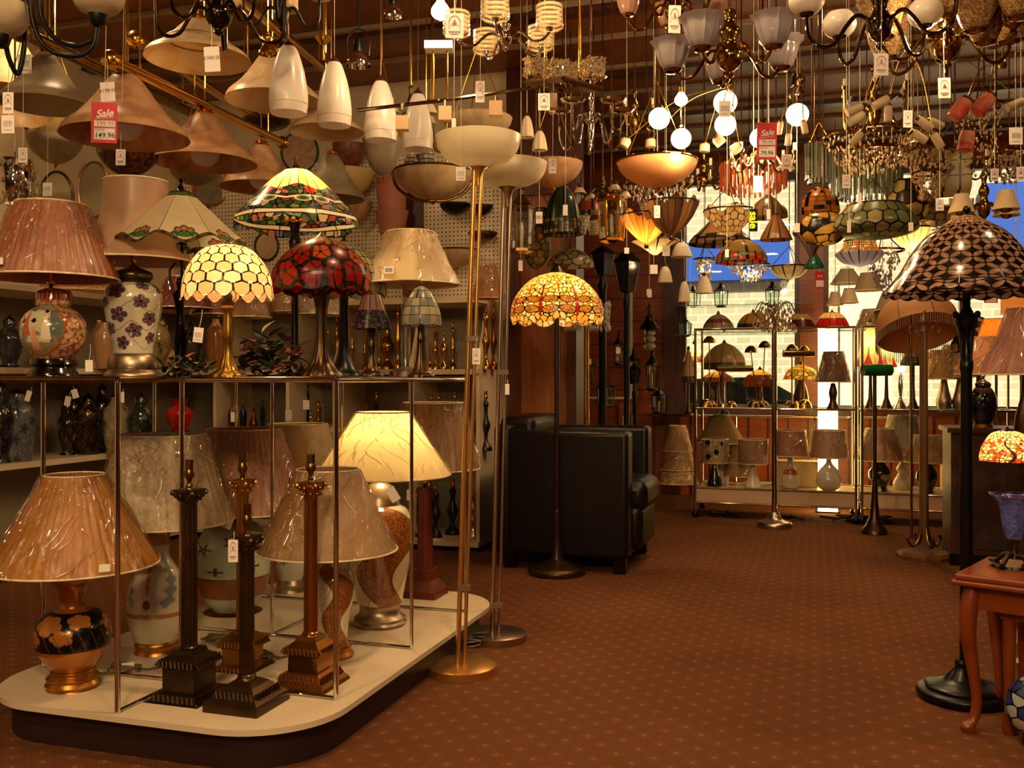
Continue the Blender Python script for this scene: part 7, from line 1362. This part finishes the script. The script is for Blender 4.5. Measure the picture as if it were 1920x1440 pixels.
post('dark green cast iron lamp post, left of the two, with wide square lantern', 1130, 7.0, 515, 7, 22, 55); post('black lamp post with tapering amber lantern, taller right hand one', 1175, 6.6, 548, 5, 24, 80)
post('short dark post with globe lantern between armchair and trolley', 1190, 7.3, 718, 4, 12, 36, 8)
# white frame on the wood wall
mb = MB(); fy = VF-.03; u_a, u_b = -2.05, -1.52; zf0, zf1 = .82, 1.9
for a in ((u_a, u_a+.02, fy, fy+.02, zf0, zf1), (u_b-.02, u_b, fy, fy+.02, zf0, zf1), (u_a, u_b, fy, fy+.02, zf0, zf0+.02)): mb.ubox(*a)
tag(mb.build('white_picture_frame', mat('white_frame', 'd8c8b8', .4), smooth=False), 'thin white frame strips round the lantern display on the wood wall', 'frame')
# sofa back cushions of light shades on the window sill side, cables under the trolley
mb = MB(); rr = random.Random(9)
for i in range(9): c = UV(rr.uniform(-.75, 1.2), TV+.1); mb.tube([(c.x+rr.uniform(-.12, .12), c.y+rr.uniform(-.1, .1), rr.uniform(.004, .04)) for _ in range(8)], .005, 5, 4)
tag(mb.build('cable_tangle', BLKCORD), 'tangle of black cables and plugs on the carpet under the trolleys', 'cable', kind='stuff')

# pale shades crowding the second window
for i, (x, y0, y1, h0, h1, Y, c, lb) in enumerate([(1566, 548, 572, 8, 15, 7.0, 'c8b490', 'small white lampshade hanging in right window, left of a pair'), (1592, 541, 568, 9, 17, 6.9, 'd0bc98', 'small white lampshade hanging in right window, right of a pair'),
    (1628, 512, 545, 14, 26, 7.2, 'b49c74', 'beige cone lampshade hanging high in right window'), (1672, 545, 582, 16, 30, 6.6, 'a8906c', 'grey beige cone lampshade hanging behind the crystal chandelier'), (1588, 505, 532, 12, 30, 7.4, 'bca888', 'wide pale lampshade hanging near the window post'),
    (1705, 520, 560, 14, 24, 7.0, 'b08c60', 'tan lampshade hanging left of the scaled floor lamp rim'), (1655, 596, 617, 12, 22, 7.0, 'c0a880', 'low cream lampshade between red leaded dome and tan parasol')]):
    g = G('hanging_lampshade', lb, 'lampshade', x, Y, by=y1); fab(g, [(h0, y0), (h1, y1)], shade_mat('hang_'+c, c, .4, .6), 0, False); g.cord(y0, BRONZE, .002)
    mb = MB(); k = g.k; [mb.tube([(0, 0, g.z(y0)), (h0*k*math.cos(a), h0*k*math.sin(a), g.z(y0))], .0015, 4) for a in (0, 2.09, 4.19)]; g.part('spider', mb, BRONZE)
# ================================================================ price tags, Sale cards, signs
INK = mat('dark_ink', '2c1c1c', .6); RINK = mat('red_ink', 'a03030', .6); GINK = mat('grey_ink', '9a8078', .6); RED = mat('red_card', 'c81c28', .5)
_T = {}
def text_o(s, size, m, parent, loc, rz=0, shear=0, name='writing', bold=0):
    key = (s, shear, bold, m.name)
    if key not in _T:
        cu = bpy.data.curves.new('t', 'FONT'); cu.body = s; cu.size = 1; cu.align_x = 'CENTER'; cu.align_y = 'CENTER'; cu.shear = shear; cu.offset = bold; cu.extrude = .004
        ob = bpy.data.objects.new('t', cu); me = bpy.data.meshes.new_from_object(ob); me.name = name; bpy.data.objects.remove(ob); bpy.data.curves.remove(cu); me.materials.clear(); me.materials.append(m); _T[key] = me
    o = bpy.data.objects.new(name, _T[key]); COL.objects.link(o); o.parent = parent; o.scale = (size,)*3; o.location = loc; o.rotation_euler = (PI/2, rz, 0); return o
def emblem_mesh():
    mb = MB(); y = -.004
    def bx(x, z, w, h): mb.box((x, y, z), (w, .004, h))
    mb.cur = 0
    for i in range(15):
        a = PI*i/14; bx(.30*math.cos(a), .16+.26*math.sin(a), .05, .05)
    for s in (-1, 1):
        for z in (.06, -.04, -.12): bx(s*.30, z, .03, .07)
    mb.cur = 1; bx(0, .12, .03, .30)
    for z, w in ((.17, .10), (.11, .18), (.05, .26)): mb.tube([(-w/2, y, z+.05), (0, y, z-.02), (w/2, y, z+.05)], .012, 4)
    for s in (-.2, -.13, .13, .2): bx(s, .0, .025, .08)
    mb.cur = 2
    for x in np.arange(-.30, .31, .075): bx(x, -.28, .045, .055)
    mb.cur = 0; bx(0, -.34, .62, .012); bx(0, -.39, .4, .02)
    return mb
EM = emblem_mesh().build('emblem', [GINK, RINK, INK], smooth=False); EMd = EM.data; bpy.data.objects.remove(EM)
def scrib():
    mb = MB(); r = random.Random(3)
    for i in range(5): x = -.28+.14*i; mb.tube([(x-.03, -.004, .16+.1*r.random()), (x+.04, -.004, .1+.1*r.random()), (x-.02, -.004, -.02), (x+.03, -.004, -.16)], .012, 4, 3)
    mb.box((0, -.004, -.36), (.6, .004, .02)); return mb
SC = scrib().build('price_writing', INK, smooth=False); SCd = SC.data; bpy.data.objects.remove(SC)
def card(label, x, y, w, h, Y, kind='emblem', up=40, tilt=0, rz=0, cm=None, txt=None, group=None, name='price_tag'):
    g = G(name, label, 'price tag', x, Y, by=y+h/2, group=group, rz=rz); k = g.k; g.e.rotation_euler = (0, tilt, rz); W_, H_ = w*k, h*k
    mb = MB(); mb.box((0, 0, H_/2), (W_, .0012, H_)); c = g.part('card', mb, cm or CARD, smooth=False)
    if kind in ('emblem', 'scribble') and w >= 10:
        o = bpy.data.objects.new('emblem' if kind == 'emblem' else 'price_writing', EMd if kind == 'emblem' else SCd); COL.objects.link(o); o.parent = c; o.location = (0, -.0008, H_*.5); o.scale = (W_, .1, H_*.9)
    if txt: text_o(txt, W_*.34, INK, c, (0, -.001, H_*.55), shear=.2, name='price_writing')
    if up: mb = MB(); mb.tube([(0, .0, H_*.93), (.002, .004, H_+up*k*.5), (0, .008, H_+up*k)], .0007 if Y < 3.5 else .001, 5, 3); g.part('string', mb, STRING)
    return g
CT = [  # label, x, y, w, h, Y, kind, string, tilt
 ('faint white price card at far left below the iron arm', 46, 120, 26, 36, 2.5, 'scribble', 30, .02),
 ('small cream emblem tag hanging at the left edge above a price card', 15, 193, 20, 40, 2.4, 'emblem', 60, .03), ('white price card at the left edge under the emblem tag', 15, 233, 24, 34, 2.39, 'scribble', 6, -.02),
 ('cream emblem tag below the left edge bowls, beside oval wall light', 43, 291, 17, 28, 3.3, 'emblem', 30, 0), ('cream emblem tag on the tortoiseshell bowl', 226, 295, 18, 30, 3.3, 'emblem', 24, .05),
 ('plain white card in front of left oval wall light', 89, 355, 17, 25, 3.9, 'scribble', 30, 0), ('white tag hanging beside the bronze lady figure', 370, 628, 18, 28, 2.8, 'scribble', 34, .12),
 ('largest emblem tag, beside the bare bulb at top centre', 852, 48, 34, 47, 2.7, 'emblem', 50, .02), ('emblem tag on the long chrome bar above the torchiere bowl', 900, 172, 17, 40, 3.2, 'emblem', 60, .02),
 ('narrow tag edge on under the chrome bar', 851, 235, 8, 26, 3.3, 'plain', 40, 0), ('pinkish price card left of the torchiere bowl cup', 864, 326, 18, 26, 3.1, 'scribble', 20, 0),
 ('emblem tag in front of the crystal cube frame', 1020, 191, 22, 32, 3.0, 'emblem', 60, 0), ('small emblem tag right of the steel torchiere bowl', 1036, 311, 14, 28, 3.4, 'emblem', 60, .02),
 ('tall emblem tag on the pink shaded chandelier', 1264, 36, 23, 52, 2.9, 'emblem', 40, .03), ('lilac lit card in front of the stacked glowing globes', 1359, 204, 22, 30, 3.6, 'scribble', 12, 0),
 ('emblem tag under the white shaded chandelier at top right', 1652, 121, 27, 41, 2.5, 'emblem', 55, .03), ('small emblem tag in the middle of the frosted spider light', 1702, 223, 17, 32, 3.1, 'emblem', 30, .03),
 ('emblem tag right of the frosted spider light hub', 1771, 165, 23, 38, 2.8, 'emblem', 40, -.06), ('small emblem tag under the single glowing globe', 1475, 303, 19, 27, 3.5, 'emblem', 25, 0),
 ('small emblem tag below the wide crystal chandelier', 1587, 340, 15, 25, 3.7, 'emblem', 25, 0), ('white price card at the right edge below pink tulip glass', 1905, 255, 25, 32, 2.9, 'scribble', 40, -.03),
 ('small emblem tag right of the square stained glass box', 1865, 328, 15, 23, 3.6, 'emblem', 20, 0), ('emblem tag cut by the right edge above fabric candle shades', 1914, 326, 16, 26, 3.6, 'emblem', 20, 0),
 ('emblem tag just above the scaled floor lamp', 1762, 384, 15, 22, 3.5, 'emblem', 20, 0), ('white tag over the dark leaded pendants above dragonfly lamp', 1060, 394, 9, 20, 4.4, 'plain', 20, 0),
 ('white tag hanging left of the dragonfly lamp top', 1011, 408, 12, 22, 4.3, 'scribble', 20, 0), ('cream tag over crystal beads beside the brass lantern', 1232, 397, 11, 23, 4.2, 'emblem', 14, 0), ('small tag low on the dark lantern column', 1175, 470, 9, 11, 4.4, 'plain', 20, 0),
 ('two tone card hanging under the lit orange fan uplighter', 1226, 505, 14, 17, 4.6, 'plain', 16, 0), ('small white tag beside the tall brass lantern foot', 976, 498, 8, 20, 4.5, 'plain', 10, 0), ('cream card on the cream cone pendant at the window corner', 1249, 470, 14, 20, 4.6, 'scribble', 12, 0),
 ('white card under the glowing orange glass rods', 1422, 345, 15, 30, 4.2, 'plain', 20, 0), ('narrow cream tag on the hexagonal red flowered pendant', 1363, 475, 7, 15, 4.3, 'plain', 8, 0), ('white tag at right of the small brown cone pendant', 1494, 427, 11, 17, 4.1, 'plain', 10, 0),
 ('thin tag on the green rod chandelier', 1612, 372, 7, 22, 4.1, 'plain', 12, 0), ('thin pink tag on the wide diamond bowl pendant', 1592, 425, 7, 22, 4.0, 'plain', 10, 0), ('thin pink tag in front of the glowing shell uplighter', 1708, 425, 9, 16, 4.0, 'plain', 10, 0), ('small tag beside the small brown cone pendant', 1441, 402, 7, 20, 4.1, 'plain', 10, 0),
 ('white tag hanging at rack shelf edge left of white flowered vase', 167, 686, 14, 22, 2.7, 'plain', 30, 0), ('tag tied to the blue grey jar on the middle wall shelf', 50, 742, 10, 20, 4.7, 'plain', 8, .3), ('tag on the dark floral jar near first divider', 125, 752, 11, 18, 5.1, 'plain', 8, .2),
 ('tag on the tall dark ginger jar of the middle wall shelf', 143, 738, 12, 17, 5.1, 'plain', 6, -.3), ('pink tag on the pale mottled vase', 230, 745, 6, 20, 5.1, 'plain', 6, 0), ('pink tag on a bronze lamp base behind the rack', 437, 782, 9, 18, 5.0, 'plain', 10, 0),
 ('tag on tall black lamp base at the middle wall shelf', 541, 778, 12, 20, 5.0, 'plain', 10, 0), ('emblem tag on black lamp base next to it', 574, 759, 11, 17, 5.0, 'emblem', 8, 0), ('emblem tag hanging from the front bronze column capital', 437, 1033, 18, 42, 2.5, 'emblem', 14, 0),
 ('tilted white tag at the neck of the lit crackle vase lamp', 744, 925, 18, 28, 3.2, 'plain', 12, -.55), ('tilted white card under the cream brocade shade', 297, 992, 30, 18, 3.0, 'scribble', 0, .15), ('tilted white tag above the celadon jar', 424, 978, 16, 26, 3.3, 'plain', 10, .35),
 ('emblem tag tied to the brass torchiere pole', 893, 668, 15, 30, 3.15, 'emblem', 20, 0), ('pale tag on the steel torchiere pole', 951, 730, 8, 20, 3.655, 'plain', 8, 0), ('white tag on a dark lamp base of the bottom wall shelf', 767, 928, 9, 20, 5.5, 'plain', 8, 0),
 ('white tag on the small lantern of the wood wall', 1159, 657, 8, 12, 7.84, 'plain', 6, 0), ('white tag over the leftmost outdoor lantern', 1106, 678, 6, 10, 7.82, 'plain', 6, 0), ('white tag on the tall black lamp post lantern', 1217, 548, 9, 12, 6.2, 'plain', 14, 0), ('white tag below the steel ball of hooded lantern', 1218, 552, 8, 12, 7.3, 'plain', 12, 0),
 ('white card on the hanging bell glass near window corner', 1284, 470, 12, 16, 5.12, 'plain', 10, 0)]
for a in CT:
    up = a[7] if a[2] > 560 or a[2]+0 < 60 or a[0].startswith('white price card at the left edge') else (a[2]-a[4]/2)-(HY-1.885*F/a[5])
    card(*a[:6], kind=a[6], up=up, tilt=a[8]*(.3 if up > 60 else 1))
card('white handwritten 340.00 price card hanging from the bronze chandelier', 399, 111, 29, 47, 2.4, 'txt', 44, -.06, txt='£340.00'); card('white handwritten 199.95 price card above the red Sale tag', 203, 172, 27, 36, 2.9, 'txt', 46, -.06, txt='£199.95')
def sale(label, x, y, w, h, Y, was, now, tilt, rz):
    g = card(label, x, y, w, h, Y, 'none', (y-h/2)-(HY-1.885*F/Y), tilt*.3, rz, RED, name='sale_tag'); W_, H_ = w*g.k, h*g.k; c = [q for q in g.e.children if q.name.startswith('card')][0]
    for z0, z1 in ((.40, .55), (.08, .36)): mb = MB(); mb.box((W_*.02, -.0012, H_*(z0+z1)/2), (W_*.80, .001, H_*(z1-z0))); mb.build('white_panel', CARD, c, smooth=False)
    text_o('Sale', W_*.42, CARD, c, (0, -.0016, H_*.72), -.12, .35, bold=.02); mb = MB(); mb.tube([(-W_*.36, -.0014, H_*.585), (W_*.36, -.0014, H_*.63)], .0009, 4); mb.build('underline', CARD, c)
    text_o(was, W_*.25, GINK, c, (W_*.04, -.0022, H_*.47), -.04, .1, bold=.005); text_o('WAS', W_*.11, GINK, c, (-W_*.22, -.0022, H_*.525)); text_o('NOW', W_*.15, RINK, c, (-W_*.16, -.0022, H_*.32)); text_o(now, W_*.29, INK, c, (W_*.02, -.0022, H_*.18), -.04, .1, bold=.012)
sale('red Sale card reading 199.95 now 149.96 in front of pink alabaster bell', 195, 230, 47, 76, 2.88, '199.95', '149.96', .04, .12)
sale('pink red Sale card reading 79.96 beside the glowing globes', 1437, 265, 37, 70, 3.4, '99.95', '79.96', .06, -.1)
g = G('sale_sign', 'narrow black sign with vertical yellow word sale before the left window', 'sign', 1413, 4.25, by=434); mb = MB(); mb.box((0, 0, .05), (.034, .004, .10)); c = g.part('board', mb, BLACK, smooth=False); text_o('sale', .05, mat('yellow_letters', 'd8e020', .5, emit=.3), c, (-.002, -.003, .05), PI/2, name='lettering', bold=.02); g.cord(417, STRING, .002)
for x, y, w, h, Y, lb in ((1537, 525, 18, 31, 6.2, 'small red price card with white lettering on the window post'), (1858, 558, 26, 20, 5.6, 'small red price card below the scaled shade at right')):
    g = card(lb, x, y, w, h, Y, 'none', 20, 0, 0, RED, name='sale_tag'); c = [q for q in g.e.children if q.name.startswith('card')][0]; W_, H_ = w*g.k, h*g.k; mb = MB(); mb.box((0, -.0012, H_*.28), (W_*.8, .001, H_*.4)); mb.build('white_panel', CARD, c, smooth=False); text_o('Sale', W_*.36, CARD, c, (0, -.0016, H_*.74), -.1, .3)
